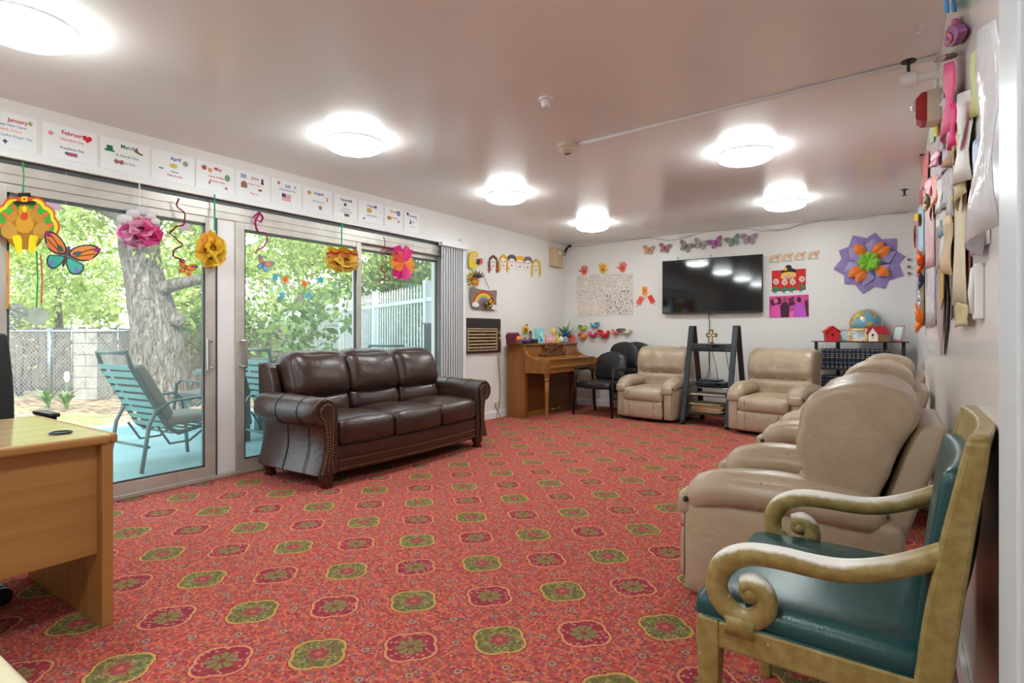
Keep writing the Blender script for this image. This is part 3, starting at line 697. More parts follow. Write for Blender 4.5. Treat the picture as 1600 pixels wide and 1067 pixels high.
# ================================================================ TELEVISION
M_screen=mat('tv_screen',(8,10,13),.06,spec=.5); M_bezel=mat('tv_bezel',(14,14,15),.3)
t=T('television','large flat black television mounted on the end wall','television',(-2.045,YB-.004,1.713),rot=WROT['B'])
MB().bx(-.645,.645,-.365,.365,.045,.085).obj('housing',M_bezel,t,bevel=.006)
MB().bx(-.633,.633,-.345,.355,.085,.0865).obj('screen',M_screen,t)
MB().bx(-.2,.2,-.15,.15,0,.045).obj('wall_bracket',M_black,t)
MB().bx(-.03,.03,-.372,-.362,.06,.08).obj('sensor',M_bezel,t)
for x in(1061,1112):
    a=wp('B',x,400,.02); q=MB(); q.tube([(a.x+2.045,.365,.06),(a.x+2.045,.40,.06)],.004,n=6); q.tube([(a.x+2.045-.012,.398,.06),(a.x+2.045+.012,.398,.06)],.004,n=6); q.obj('hook',mat('hook_grey',(80,90,100),.4,metal=.6),t)
q=MB(); a=wp('B',1107,494,.03); q.tube([(a.x,YB-.03,1.35),(a.x+.012,YB-.02,1.2),(a.x-.005,YB-.02,.95),(a.x+.02,YB-.03,.5)],.005,n=6); q.obj('television_cable',M_black,smooth=True,label='black cable hanging from the television to the media stand',cat='cable')
# ================================================================ MEDIA STAND (A-frame)
M_dk=mat('dark_grey_metal',(44,48,54),.38,metal=.4); M_dk2=wood('espresso_wood',(34,24,22),(44,32,28),.4,(8,8,3)); M_smoke=mat('smoked_glass',(40,44,48),.08,spec=.6)
def stand():
    t=T('media_stand','dark A-frame media stand under the television','stand',(-1.815,6.97,0),R(-9))
    H=1.175
    for s in(-1,1):
        def bar(nm,y0,y1,m_,w=.06,h=H):
            MB().loft([[(s*.27+a*w/2,y+b*.014,z) for a,b in((-1,-1),(1,-1),(1,1),(-1,1))] for y,z in((y0,.035),(y1,h))]).obj(nm,m_,t,bevel=.004)
        bar('front_leg',-.27,-.03,M_dk); bar('rear_leg',.27,.03,M_dk2)
        MB().bx(s*.27-.03,s*.27+.03,-.045,.045,H-.012,H).obj('top_cap',M_dk,t,bevel=.003)
        for y in(-.27,.27): MB().tube([(s*.27-.02,y,.03),(s*.27+.02,y,.03)],.03,n=14).obj('caster',M_black,t,auto=40)
    for z,y,th,m_ in((.885,.10,.016,M_dk),(.455,.20,.008,M_smoke),(.36,.22,.008,M_smoke),(.155,.24,.022,M_dk)):
        MB().bx(-.27,.27,-y,y,z-th,z).obj('shelf',m_,t,bevel=.003)
    for z,y in((.45,.175),(.36,.2)):
        q=MB(); q.tube([(-.27,-y,z-.004),(.27,-y,z-.004)],.005,n=6); q.tube([(-.27,y,z-.004),(.27,y,z-.004)],.005,n=6); q.obj('shelf_rod',M_steel,t)
    return t
stand()
SR=Matrix.Translation((-1.815,6.97,0))@Matrix.Rotation(R(-9),4,'Z')
def on_stand(x,y,z): return SR@Vector((x,y,z))
M_gear=mat('gear_black',(50,54,60),.35)
def gear(nm,label,x,y,z,w,d,h):
    t=T(nm,label,'player',on_stand(x,y,z),R(-9))
    MB().bx(-w/2,w/2,-d/2,d/2,.006,h).obj('case',M_gear,t,bevel=.004)
    MB().bx(-w/2+.01,w/2-.01,-d/2-.003,-d/2,.012,h-.012).obj('front_plate',M_bezel,t)
    MB().bx(-w*.3,-w*.05,-d/2-.005,-d/2-.002,h*.5,h*.72).obj('disc_tray',M_gear,t); MB().bx(w*.15,w*.35,-d/2-.005,-d/2-.002,h*.45,h*.75).obj('display',M_screen,t)
    for a in(-1,1):
        for b in(-1,1): MB().lathe([(.012,0),(.012,.007)],(a*w*.4,b*d*.4,0),8).obj('foot',M_black,t)
gear('video_player','black video player on the top shelf of the media stand',-.03,.0,.886,.42,.26,.075)
gear('disc_player','small black disc player on the middle shelf of the media stand',-.01,.02,.456,.36,.24,.052)
gear('disc_player','thin black box stacked on the small disc player',-.05,.03,.509,.24,.18,.022)
t=T('wooden_cross','small ornate gold and white cross standing on the video player','cross',on_stand(-.03,0,.962),R(-9))
M_cg=mat('antique_gold',(150,120,66),.4,metal=.5,var=(60,(90,66,36)))
o=[]
def crossout(s):
    q=[(-.022,0),(.022,0),(.022,.015),(.012,.03),(.012,.078),(.05,.078),(.05,.068),(.068,.088),(.068,.112),(.05,.132),(.05,.122),(.014,.122),(.014,.145),(.028,.150),(.014,.17),(-.014,.17),(-.028,.150),(-.014,.145),(-.014,.122),(-.05,.122),(-.05,.132),(-.068,.112),(-.068,.088),(-.05,.068),(-.05,.078),(-.012,.078),(-.012,.03),(-.022,.015)]
    cy=.095; return [(x*s,cy+(y-cy)*s) for x,y in q]
M90=Matrix(((1,0,0,0),(0,0,-1,0),(0,1,0,0),(0,0,0,1)))
MB().extr(crossout(1),-.010,.010,M90).obj('cross_body',M_cg,t,bevel=.003)
MB().extr([(-.006,.02),(.006,.02),(.006,.092),(.045,.092),(.045,.108),(.006,.108),(.006,.15),(-.006,.15),(-.006,.108),(-.045,.108),(-.045,.092),(-.006,.092)],.010,.014,M90).obj('inlay',mat('ivory',(226,216,190),.5),t)
MB().ell((0,-.014,.10),(.010,.006,.010)).obj('medallion',M_cg,t,smooth=True)
random.seed(4)
cols=[(172,134,92),(196,170,130),(150,110,78),(214,196,160),(168,120,92),(190,150,104),(128,94,70),(206,186,150)]
for i in range(8):
    z=.156+i*.0125; a=R(random.uniform(-6,6)); 
    MB().bx(-.19+random.uniform(-.02,.02),.18+random.uniform(-.02,.02),-.15,.15,0,.011).obj('record_sleeve',paint(cols[i]),loc=on_stand(-.01+random.uniform(-.02,.02),-.03,z),rot=(0,0,R(-9)+a),bevel=.002,label='worn brown record sleeve, %s from the bottom on the lowest media shelf'%ORD[i],cat='record',group='record sleeves on the media stand')
MB().bx(-.21,.20,-.16,.15,0,.010).obj('paper_folder',paint((220,208,180)),loc=on_stand(.0,-.02,.3605),rot=(0,0,R(-7)),bevel=.002,label='cream folder lying on the glass shelf of the media stand',cat='folder')
for i,(a,b,c_) in enumerate([((-.10,.12,.88),(-.14,.11,.53),'leftmost'),((-.08,.12,.88),(.0,.11,.52),'second from left'),((.09,.12,.88),(.15,.12,.40),'third from left'),((.16,.12,.88),(.17,.13,.40),'rightmost')]):
    A=on_stand(*a); B=on_stand(*b); mid=(A+B)/2+Vector((.015,0,-.02))
    MB().tube([A,(A*2+B)/3+Vector((.006,0,0)),mid,B],.004,n=6).obj('device_cable',M_black,smooth=True,label='thin black cable behind the media stand, %s of four'%c_,cat='cable',group='media stand cables')
# ================================================================ BOOKCASE
M_bk=mat('bookcase_black',(24,23,25),.35)
BX0,BX1,BYF,BYB=-.80,.10,7.32,7.66
def bookcase():
    t=T('bookcase','black open bookcase with glass shelves in the right corner','bookcase',((BX0+BX1)/2,(BYF+BYB)/2,0))
    hw=(BX1-BX0)/2; hd=(BYB-BYF)/2
    for x in(-hw+.025,hw-.05):
        MB().tube([(x,-hd+.02,0),(x,-hd+.02,.985)],.017,n=12).obj('post',M_bk,t,smooth=True)
    for x in(-hw+.22,hw-.22): MB().bx(x-.02,x+.02,hd-.03,hd-.005,0,.985).obj('rear_post',M_bk,t,bevel=.004)
    for z in(.12,.385,.685):
        MB().bx(-hw,hw-.02,-hd,hd,z-.012,z).obj('shelf',M_smoke,t,bevel=.003)
    MB().bx(-hw-.02,hw,-hd-.01,hd,.985,.995).obj('top_shelf',M_bk,t,bevel=.003)
bookcase()
M_navy=mat('navy_cloth',(22,36,62),.5,var=(30,(28,44,74))); M_gilt=mat('gilt',(190,176,146),.4,metal=.3); M_blk2=mat('title_black',(16,16,20),.5); M_pages=mat('pages',(222,212,190),.8)
def make_book(x,w,h,z,label):
    t=T('encyclopedia',label,'book',(x,BYF+.03,z),group='navy encyclopedia volumes')
    d=.20
    c=MB(); 
    c.extr([(-w/2,.012),(-w/2+.006,.002),(0,-.003),(w/2-.006,.002),(w/2,.012)],0,h); c.bx(-w/2,-w/2+.003,.012,d,0,h); c.bx(w/2-.003,w/2,.012,d,0,h); c.obj('cover',M_navy,t)
    MB().bx(-w/2+.003,w/2-.003,.012,d-.006,.004,h-.004).obj('page_block',M_pages,t)
    MB().bx(-w/2+.004,w/2-.004,-.0045,.003,h*.58,h*.72).obj('title_panel',M_blk2,t)
    g=MB()
    for f in(.05,.30,.55,.745,.93): g.bx(-w/2+.003,w/2-.003,-.0048,.003,h*f,h*f+.004)
    g.bx(-w/2+.010,w/2-.010,-.0056,-.003,h*.63,h*.645); g.bx(-w/2+.010,w/2-.010,-.0056,-.003,h*.66,h*.67); g.bx(-w/2+.011,w/2-.011,-.0048,-.002,h*.12,h*.15)
    g.obj('gilt_lines',M_gilt,t,kind='stuff')
    return t
for row,(z,n,h,nm) in enumerate(((.685,15,.225,'upper'),(.385,14,.225,'lower'))):
    x=BX0+.075; random.seed(row)
    for i in range(n):
        w=.042+random.choice((-.004,0,.004)); x+=w/2+.001
        make_book(x,w,h+random.uniform(-.002,.002),z,'navy encyclopedia volume, %s from left on the %s bookcase shelf'%(ORD[i],nm)); x+=w/2
MB().rbox((0,0,.05),(.22,.12,.10),.04,6).obj('green_bag',mat('green_cloth',(24,100,74),.7,bump=(20,.3,.02)),smooth=True,loc=(-.42,7.57,.385+.16),label='green cloth bundle on top of the lower encyclopedias',cat='cloth')
# --- on top of the bookcase
ZT=.995
M_globe=mat('globe_sea',(104,158,176),.3,coat=.4); nt=M_globe.node_tree; b=nt.nodes['Principled BSDF']
tc=node(nt,'ShaderNodeTexCoord'); n=node(nt,'ShaderNodeTexNoise'); n.inputs['Scale'].default_value=6.2; n.inputs['Detail'].default_value=5; nt.links.new(tc.outputs['Object'],n.inputs['Vector'])
n2=node(nt,'ShaderNodeTexNoise'); n2.inputs['Scale'].default_value=11; nt.links.new(tc.outputs['Object'],n2.inputs['Vector'])
land=mixc(nt,(E(nt,n2.outputs[0])-.4)*5.0,rgb((214,176,84)),rgb((130,140,92))); land=mixc(nt,E(nt,n2.outputs[0]).gt(.58),land,rgb((178,110,90)))
nt.links.new(mixc(nt,E(nt,n.outputs[0]).gt(.475),rgb((104,158,176)),land),b.inputs['Base Color'])
t=T('globe','blue world globe behind the birdhouses on the bookcase','globe',(-.305,7.575,ZT))
MB().ell((0,0,.200),.158,28,18).obj('sphere',M_globe,t,smooth=True)
q=MB(); q.tube([(.170*math.sin(R(a))*.97,0,.200-.170*math.cos(R(a))) for a in range(0,181,12)],(.012,.003),n=6,up=(0,1,0)) ; q.obj('meridian_arm',mat('pale_metal',(206,206,200),.3,metal=.6),t,smooth=True)
MB().lathe([(.085,0),(.085,.008),(.03,.02),(.012,.03),(.012,.035)],n=20).obj('base',M_bk,t,auto=40)
def birdhouse(name,label,loc,rz,body,roof,w,d,h,tall):
    t=T(name,label,'birdhouse',loc,rz)
    b=[(-w/2,0),(w/2,0),(w/2*1.12,h*.62),(0,h*.95),(-w/2*1.12,h*.62)] if tall else [(-w/2,0),(w/2,0),(w/2,h*.55),(0,h*.95),(-w/2,h*.55)]
    MB().extr(b,-d/2,d/2,M90).obj('house',body[1],t); MB().extr([(x*.98,y) for x,y in b],d/2,d/2+.004,M90).obj('front',body[0],t)
    for s in(-1,1):
        e=(w/2*1.12 if tall else w/2); z0=h*.62 if tall else h*.55
        q=MB(); dx,dz=e,h*.95-z0; L=math.hypot(dx,dz); ang=math.atan2(dz,dx)
        Mx=Matrix.Translation((0,0,h*.955))@Matrix.Rotation(s*ang,4,'Y')
        q.box((s*L*.58,0,.004),(L*1.2,d+.05,.008),Mx); q.obj('roof',roof,t,bevel=.002)
    MB().lathe([(.014,0),(.014,.003),(.001,.003)],n=14,M=Matrix.Translation((0,-d/2-.004,h*.42))@Matrix.Rotation(R(90),4,'X')).obj('hole',M_black,t)
    MB().tube([(0,-d/2,h*.22),(0,-d/2-.025,h*.22)],.004,n=6).obj('perch',body[1],t)
    MB().bx(-w/2-.008,w/2+.008,-d/2-.012,d/2+.008,0,.006).obj('floor_board',body[1],t)
RED=mat('red_paint',(206,30,38),.5); birdwood=mat('birdhouse_wood',(196,164,120),.6,var=(20,(176,140,96))); bwhite=mat('birdhouse_white',(226,214,200),.6)
p=onY(1299,533,7.40); birdhouse('birdhouse','small all-red birdhouse at the left end of the bookcase top',(p.x,7.40,ZT),R(18),(RED,RED),RED,.125,.10,.175,True)
p=onY(1372,533,7.37); birdhouse('birdhouse','white and tan birdhouse with red roof on the bookcase',(p.x,7.37,ZT),R(-38),(bwhite,birdwood),RED,.115,.14,.17,False)
def pframe(label,x,y,rz,w,h,tilt,fm,pm,nm='picture_frame'):
    t=T(nm,label,'frame',(x,y,ZT),rot=(R(90-tilt),0,rz))
    fr=MB(); b=.022
    for q in((-w/2,w/2,0,b),(-w/2,w/2,h-b,h),(-w/2,-w/2+b,b,h-b),(w/2-b,w/2,b,h-b)): fr.bx(*q,0,.012)
    fr.obj('frame',fm,t,bevel=.003); MB().bx(-w/2+b,w/2-b,b,h-b,.002,.006).obj('picture',pm,t)
    MB().extr([(0,.006),(.06,.006),(0,h*.8)],-.004,.0,Matrix(((0,0,1,0),(0,1,0,0),(-1,0,0,0),(0,0,0,1)))).obj('easel_leg',M_black,t)
M_fmix=mat('painted_frame',(232,214,140),.5,var=(16,(196,96,70),3)); M_photo=mat('photo',(214,216,214),.25,var=(7,(70,76,80),2)); M_fblue=mat('blue_frame',(140,196,214),.5,var=(9,(226,190,150),2)); M_fcor=mat('coral_frame',(206,120,104),.5,var=(10,(150,170,176),2)); M_ph2=mat('pale_photo',(206,222,224),.2)
p=onY(1340,533,7.38); pframe('yellow painted picture frame between the two birdhouses',p.x,7.36,R(2),.19,.145,12,M_fmix,M_photo)
p=onY(1322,533,7.46); pframe('pale blue picture frame half hidden behind the yellow frame',p.x,7.45,R(6),.19,.14,10,M_fblue,M_ph2)
p=onY(1401,533,7.50); pframe('coral-edged picture frame leaning at the right end of the bookcase',p.x,7.46,R(-34),.125,.185,16,M_fcor,M_ph2)
# ================================================================ PIANO
M_pw=wood('piano_walnut',(134,84,34),(156,102,46),.3,(1.5,14,14)); M_pwv=wood('piano_walnut_side',(132,82,34),(152,98,44),.3,(12,12,1.4)); M_pd=wood('piano_dark',(98,56,24),(112,66,30),.4,(1.5,10,10)); M_brass=mat('brass',(196,168,96),.25,metal=1)
PX0=-3.92; PYC=6.83; PWH=.70
def piano():
    t=T('upright_piano','walnut upright piano in the far left corner','piano',(PX0,PYC,0),R(90))
    hw=PWH
    for s in(-1,1): MB().bx(s*hw-.02,s*hw+.02,.03,.30,.0,.925).obj('side_panel',M_pwv,t,bevel=.006)
    MB().bx(-hw-.03,hw+.03,.015,.31,.925,.950).obj('top_lid',M_pw,t,bevel=.006)
    MB().bx(-hw+.02,hw-.02,.05,.30,.70,.925).obj('upper_panel',M_pw,t)
    MB().bx(-hw+.02,-.30,.035,.05,.74,.91).obj('panel_moulding',M_pw,t,bevel=.006); MB().bx(.30,hw-.02,.035,.05,.74,.91).obj('panel_moulding',M_pw,t,bevel=.006)
    MB().bx(-hw+.02,hw-.02,.075,.09,.06,.60).obj('lower_panel',M_pd,t)
    MB().bx(-hw+.02,hw-.02,.05,.30,.0,.06).obj('toe_rail',M_pw,t,bevel=.004)
    for s in(-1,1): MB().bx(s*(hw-.05)-.03,s*(hw-.05)+.03,.045,.075,.06,.60).obj('stile',M_pw,t,bevel=.004)
    # key arms
    for s in(-1,1):
        o=[(.05,.575),(-.315,.575),(-.315,.735),(-.26,.74),(-.17,.752),(-.07,.775),(0,.815),(.035,.87),(.05,.88)]
        MB().extr(o,-.032,.032,Matrix(((0,0,1,s*(hw-.012)),(1,0,0,0),(0,1,0,0),(0,0,0,1)))).obj('key_arm',M_pwv,t,bevel=.006)
    MB().bx(-hw+.02,hw-.02,-.30,.05,.575,.635).obj('key_bed',M_pw,t,bevel=.005)
    MB().bx(-hw+.02,hw-.02,-.312,-.27,.635,.662).obj('key_slip',M_pw,t,bevel=.006)
    MB().bx(-hw+.02,hw-.02,-.262,-.245,.650,.738).obj('fallboard_front',M_pw,t,bevel=.003)
    MB().loft([[(x,-.275,.735),(x,-.275,.748),(x,-.06,.765),(x,.05,.775),(x,.05,.755)] for x in(-hw+.02,hw-.02)]).obj('fallboard_lid',M_pw,t)
    # music desk with open scroll work
    md=MB(); md.bx(-.26,.26,.0,.02,.785,.80); md.bx(-.24,.24,.02,.03,.87,.90)
    for s in(-1,1):
        md.tube([(s*.30,.03,.77),(s*.28,.01,.80),(s*.20,.01,.83),(s*.13,.015,.86),(s*.10,.02,.90),(s*.16,.02,.93),(s*.22,.02,.91),(s*.20,.015,.87)],.010,n=6)
        md.tube([(s*.05,.01,.80),(s*.09,.015,.83),(s*.04,.02,.87),(0,.02,.90)],.009,n=6); md.tube([(s*.33,.03,.775),(s*.36,.035,.83),(s*.30,.04,.90)],.011,n=6)
    md.obj('music_desk',M_pd,t,smooth=True)
    for s in(-1,1):
        MB().lathe([(.016,0),(.020,.012),(.017,.02),(.024,.30),(.029,.46),(.022,.475),(.034,.49),(.034,.51),(.024,.52),(.036,.545),(.036,.575)],(s*(hw-.03),-.27,0),14).obj('leg',M_pwv,t,auto=50)
    for x in(-.08,0,.08):
        q=MB(); q.tube([(x,.07,.055),(x,.02,.06),(x,-.04,.045)],[(.010,.005),(.012,.005),(.018,.005)],n=8); q.obj('pedal',M_brass,t,smooth=True)
piano()
ZP=.951
def pp(x,dx=0): # place on piano lid seen at pixel column x
    p=onX(x,530,PX0-.16+dx); return Vector((p.x,p.y,ZP))
M_mar=mat('maroon',(120,46,56),.5); 
t=T('toy_barn','small maroon toy barn at the left end of the piano top','toy',pp(801),R(90))
MB().extr([(-.05,0),(.05,0),(.05,.075),(.035,.115),(0,.135),(-.035,.115),(-.05,.075)],-.07,.07,M90).obj('barn',M_mar,t,bevel=.003)
for s in(-1,1): MB().loft([[(s*.056,y,.070),(s*.037,y,.12),(0,y,.143),(0,y,.137),(s*.034,y,.113),(s*.050,y,.070)] for y in(-.078,.078)]).obj('roof',mat('barn_roof',(104,40,50),.5),t)
M_or=mat('pumpkin',(236,120,50),.5)
def pumpkin(label,loc,r):
    t=T('toy_pumpkin',label,'ornament',loc); q=MB()
    for i in range(8):
        a=R(45*i); q.ell((r*.45*math.cos(a),r*.45*math.sin(a),r*.8),(r*.55,r*.55,r*.8),10,8)
    q.obj('pumpkin',M_or,t,smooth=True); MB().tube([(0,0,r*1.5),(.004,0,r*1.95)],[.006,.004]).obj('stem',paint((70,90,50)),t)
t=T('wicker_basket','brown basket holding the orange pumpkin on the piano','basket',pp(808,.05)); MB().lathe([(.05,0),(.062,.05),(.058,.052),(.045,.006),(.001,.005)],n=18).obj('bowl',mat('wicker',(110,84,66),.7,bump=(60,.5,.005)),t); 
pumpkin('orange pumpkin ornament beside the toy barn on the piano',pp(808,.05)+Vector((0,0,.006)),.058)
def doll(name,label,loc,body,head,hat,h,hatw=1.3,rz=R(90)):
    t=T(name,label,'figurine',loc,rz)
    MB().lathe([(.001,0),(h*.26,0),(h*.28,h*.08),(h*.22,h*.3),(h*.12,h*.5),(h*.08,h*.55)],n=14).obj('body',body,t,smooth=True)
    MB().ell((0,0,h*.66),(h*.16,h*.15,h*.17),12,8).obj('head',head,t,smooth=True)
    MB().lathe([(h*.16*hatw,h*.76),(h*.16*hatw,h*.78),(h*.12,h*.79),(h*.10,h*.97),(h*.02,h*1.0)],n=14).obj('hat',hat,t,smooth=True)
    for s in(-1,1):
        MB().tube([(s*h*.12,0,h*.47),(s*h*.26,-h*.05,h*.34),(s*h*.2,-h*.14,h*.28)],[h*.06,h*.05,h*.045]).obj('arm',body,t,smooth=True)
        MB().ell((s*h*.055,-h*.14,h*.69),(h*.02,h*.015,h*.02),6,5).obj('eye',M_black,t)
YEL=paint((226,182,60)); GRN=paint((44,140,110)); SKN=paint((226,178,140)); GRY=paint((110,100,92)); WHT=paint((232,230,226)); PNK=paint((222,96,128)); BLU=paint((26,70,160)); COR=paint((226,110,88)); LAV=paint((92,70,150)); AQ=paint((130,196,204)); BRN=paint((96,66,48))
t=T('sunflower_wreath','yellow round sunflower plaque standing behind figurines on the piano','ornament',pp(821,-.06),R(90))
MB().lathe([(.001,0),(.05,.002),(.05,.014),(.001,.016)],n=20,M=Matrix.Translation((0,.008,.16))@Matrix.Rotation(R(90),4,'X')).obj('centre',paint((150,100,50)),t)
pt=None
for i in range(14):
    a=R(360/14*i); Mx=Matrix.Translation((.066*math.cos(a),0,.16+.066*math.sin(a)))@Matrix.Rotation(-a,4,'Y')
    MB().ell((0,0,0),(.032,.007,.016),8,6,Mx).obj('petal',YEL,t,smooth=True)
MB().tube([(0,0,0),(0,0,.12)],.007).obj('stem',GRN,t); MB().ell((.03,-.0,.245),(.022,.012,.016)).obj('bow',BRN,t,smooth=True)
doll('scarecrow_doll','small figurine with green hat beside the sunflower plaque',pp(820,.06),paint((120,96,70)),WHT,GRN,.15)
doll('gnome_figure','grey figurine with dark blue hat left of the aqua card',pp(829,.02),GRY,paint((140,120,104)),paint((40,60,100)),.17,1.0)
t=T('toy_truck','dark purple toy wagon lying in front on the piano','toy',pp(823,.13),R(90)); MB().rbox((0,0,.035),(.13,.06,.035),.012,5).obj('wagon_body',LAV,t,smooth=True)
for x in(-.04,.04):
    for y in(-.032,.032): MB().tube([(x,y-.006,.018),(x,y+.006,.018)],.018,n=12).obj('wheel',M_black,t)
MB().bx(-.06,.05,-.04,.04,0,.055).obj('dark_box',paint((52,44,42)),loc=pp(834,.10),rot=(0,0,R(90)),bevel=.004,label='low dark box in front of the aqua card on the piano',cat='box')
t=T('greeting_card','tall aqua greeting card standing open on the piano','card',pp(841,.02),R(78))
for s,rz in((-1,R(18)),(1,R(-12))):
    q=MB().bx(0 if s>0 else -.10,.10 if s>0 else 0,-.001,.001,0,.20); o=q.obj('panel',AQ,t,rot=(R(-6),0,rz*1))
MB().ell((.045,-.012,.11),(.028,.004,.04),10,6).obj('printed_oval',paint((206,222,200)),t,smooth=True); MB().ell((.05,-.013,.04),(.022,.004,.018),10,6).obj('printed_patch',paint((40,90,170)),t,smooth=True)
for i,x in enumerate((855,858.5,862,865.5)):
    p=pp(x,.06); c_=[(226,110,130),(232,150,170),(206,96,140),(222,130,120)][i]
    t=T('toy_block','pink patterned toy block, %s from left on the piano music desk'%ORD[i],'block',p,R(90),group='pink toy blocks on the piano')
    MB().bx(-.024,.024,-.02,.02,0,.105).obj('block',mat('block%d'%i,c_,.5,var=(60,(240,220,224),2)),t,bevel=.004)
    MB().ell((0,-.0205,.06),(.012,.003,.022),10,6).obj('printed_oval',WHT,t,smooth=True)
MB().bx(-.12,.12,-.015,.015,0,.035).obj('pink_plaque',mat('plaque_pink',(214,110,90),.5,var=(50,(240,190,150),2)),loc=pp(861,.145),rot=(0,0,R(90)),bevel=.003,label='coral striped strip lying before the pink toy blocks',cat='plaque')
doll('rabbit_figure','yellow rabbit figurine behind the pink toy blocks on the piano',pp(865,-.04)+Vector((0,0,0)),YEL,YEL,paint((240,210,90)),.21,.8)
doll('yellow_figure','short yellow-green figurine right of the pink toy blocks',pp(871,.05),paint((206,190,70)),paint((226,206,100)),paint((190,180,60)),.125,1.0)
MB().ell((0,0,.045),(.035,.035,.046),14,10).obj('egg_ornament',WHT,smooth=True,loc=pp(877,.08)+Vector((0,0,-.0)),label='white egg ornament beside the blue figure on the piano',cat='ornament')
doll('blue_figure','blue-capped figurine before the potted plant on the piano',pp(883.5,.08),paint((150,170,196)),BLU,BLU,.17,1.25)
t=T('potted_plant','leafy green potted plant on the right end of the piano','plant',pp(884,-.04))
MB().lathe([(.045,0),(.062,.09),(.066,.092),(.066,.1),(.055,.1),(.05,.08),(.001,.08)],n=18).obj('pot',paint((120,80,60)),t,smooth=True)
random.seed(9); lf=MB(); leafs=[]
M_leaf=mat('house_leaf',(84,130,76),.5,var=(30,(150,180,126),2))
for i in range(46):
    a=random.uniform(0,6.28); el=random.uniform(.15,1.35); L=random.uniform(.13,.26); d=Vector((math.cos(a)*math.cos(el),math.sin(a)*math.cos(el),math.sin(el)))
    b_=Vector((0,0,.09)); sd=d.cross(Vector((0,0,1)));  sd=sd.normalized() if sd.length>.01 else Vector((1,0,0))
    w_=.022; q=MB(); e=b_+d*L+Vector((0,0,-.03*math.cos(el))); mid=b_+d*L*.6; q.add([b_,mid+sd*w_,e,mid-sd*w_,mid+Vector((0,0,.003))],[(0,1,4),(1,2,4),(2,3,4),(3,0,4)]); q.obj('leaf',M_leaf,t)
t=T('coral_fan','coral orange fan-shaped paper ornament at the right end of the piano','ornament',pp(893.5,.05),R(80))
for i in range(9):
    a=R(20+17.5*i); Mx=Matrix.Translation((0,0,.012))@Matrix.Rotation(-a,4,'Y'); MB().loft([[(0,-.006,-.004),(0,.006,-.004),(0,.006,.004),(0,-.006,.004)],[(.10,-.003+.004*(i%2),-.014),(.10,.003+.004*(i%2),-.014),(.10,.003-.004*(i%2),.014),(.10,-.003-.004*(i%2),.014)]],M=Mx).obj('fold',COR,t)
MB().bx(-.03,.03,-.02,.02,0,.012).obj('foot',COR,t)
# ================================================================ BLACK CHAIRS
M_bl=leather('black_leather',(26,26,28),(36,36,38),.32,.25); M_bm=mat('black_metal',(20,20,22),.35,metal=.3)
def guest(loc,rz,label):
    t=T('guest_chair',label,'chair',loc,rz)
    MB().rbox((0,-.02,.405),(.52,.48,.085),.04,9,(0,.0,.02),lambda x,y,z:(x,y,z-.05*max(0,-y-.15)*2)).obj('seat',M_bl,t,smooth=True)
    MB().rbox((0,.215,.625),(.48,.085,.36),.04,12,(0,.025,0),lambda x,y,z:(x*(1-.42*(max(0,z)/.18)**4-.12*(max(0,-z)/.18)**4),y+.18*z+.006*math.sin(x*70)*(y<0),z+.03*(1-(x/.24)**2)*(z>0))).obj('backrest',M_bl,t,smooth=True)
    for x in(-.10,.10): MB().tube([(x,.18,.38),(x,.25,.42),(x,.245,.52)],.014).obj('back_bracket',M_bm,t,smooth=True)
    for s in(-1,1):
        f=MB(); f.tube([(s*.30,-.25,0),(s*.295,-.225,.35),(s*.295,-.215,.58),(s*.29,-.18,.605),(s*.285,.10,.60),(s*.28,.17,.55),(s*.285,.20,.38),(s*.30,.27,0)],(.013,.019),n=8); f.obj('leg_frame',M_bm,t,smooth=True)
        MB().rbox((s*.29,-.06,.622),(.055,.29,.035),.016,6,fn=lambda x,y,z:(x,y,z-.25*max(0,-y-.06)**1.5*3)).obj('arm_pad',M_bl,t,smooth=True)
    MB().tube([(-.29,.19,.375),(.29,.19,.375)],.013).obj('cross_bar',M_bm,t,smooth=True); MB().tube([(-.29,-.15,.365),(.29,-.15,.365)],.013).obj('cross_bar',M_bm,t,smooth=True)
guest((-3.27,6.98,0),R(-8),'black leather guest chair with arms in front of the folded chair')
def folding(loc,rz,label,w=.46,top=.93):
    t=T('folding_chair',label,'chair',loc,rz)
    MB().rbox((0,.0,top-.16),(w,.06,.34),.03,10,(0,.015,0),lambda x,y,z:(x*(1-.42*(max(0,z)/.17)**4),y+.12*z,z+.025*(1-(x/.23)**2)*(z>0))).obj('backrest',M_bl,t,smooth=True)
    MB().rbox((0,-.035,.43),(w-.04,.045,.36),.02,7,(0,.01,0),lambda x,y,z:(x,y+.10*z,z)).obj('seat',M_bl,t,smooth=True)
    for s in(-1,1):
        MB().tube([(s*(w/2+.01),.02,top-.12),(s*(w/2+.012),-.01,.45),(s*(w/2-.03),-.03,0)],.011,n=8).obj('rear_leg',M_bm,t,smooth=True)
        MB().tube([(s*(w/2-.02),-.01,.62),(s*(w/2-.05),-.04,.35),(s*(w/2-.06),-.075,0)],.010,n=8).obj('front_leg',M_bm,t,smooth=True)
    for z,y in((.15,-.058),(.22,-.05)): MB().tube([(-w/2+.04,y,z),(w/2-.04,y,z)],.008,n=8).obj('stretcher',M_bm,t,smooth=True)
folding((-3.20,7.55,0),R(-5),'black padded folding chair leaning behind the guest chair')
folding((-3.07,7.645,0),R(-5),'rearmost black folding chair against the end wall, mostly hidden')
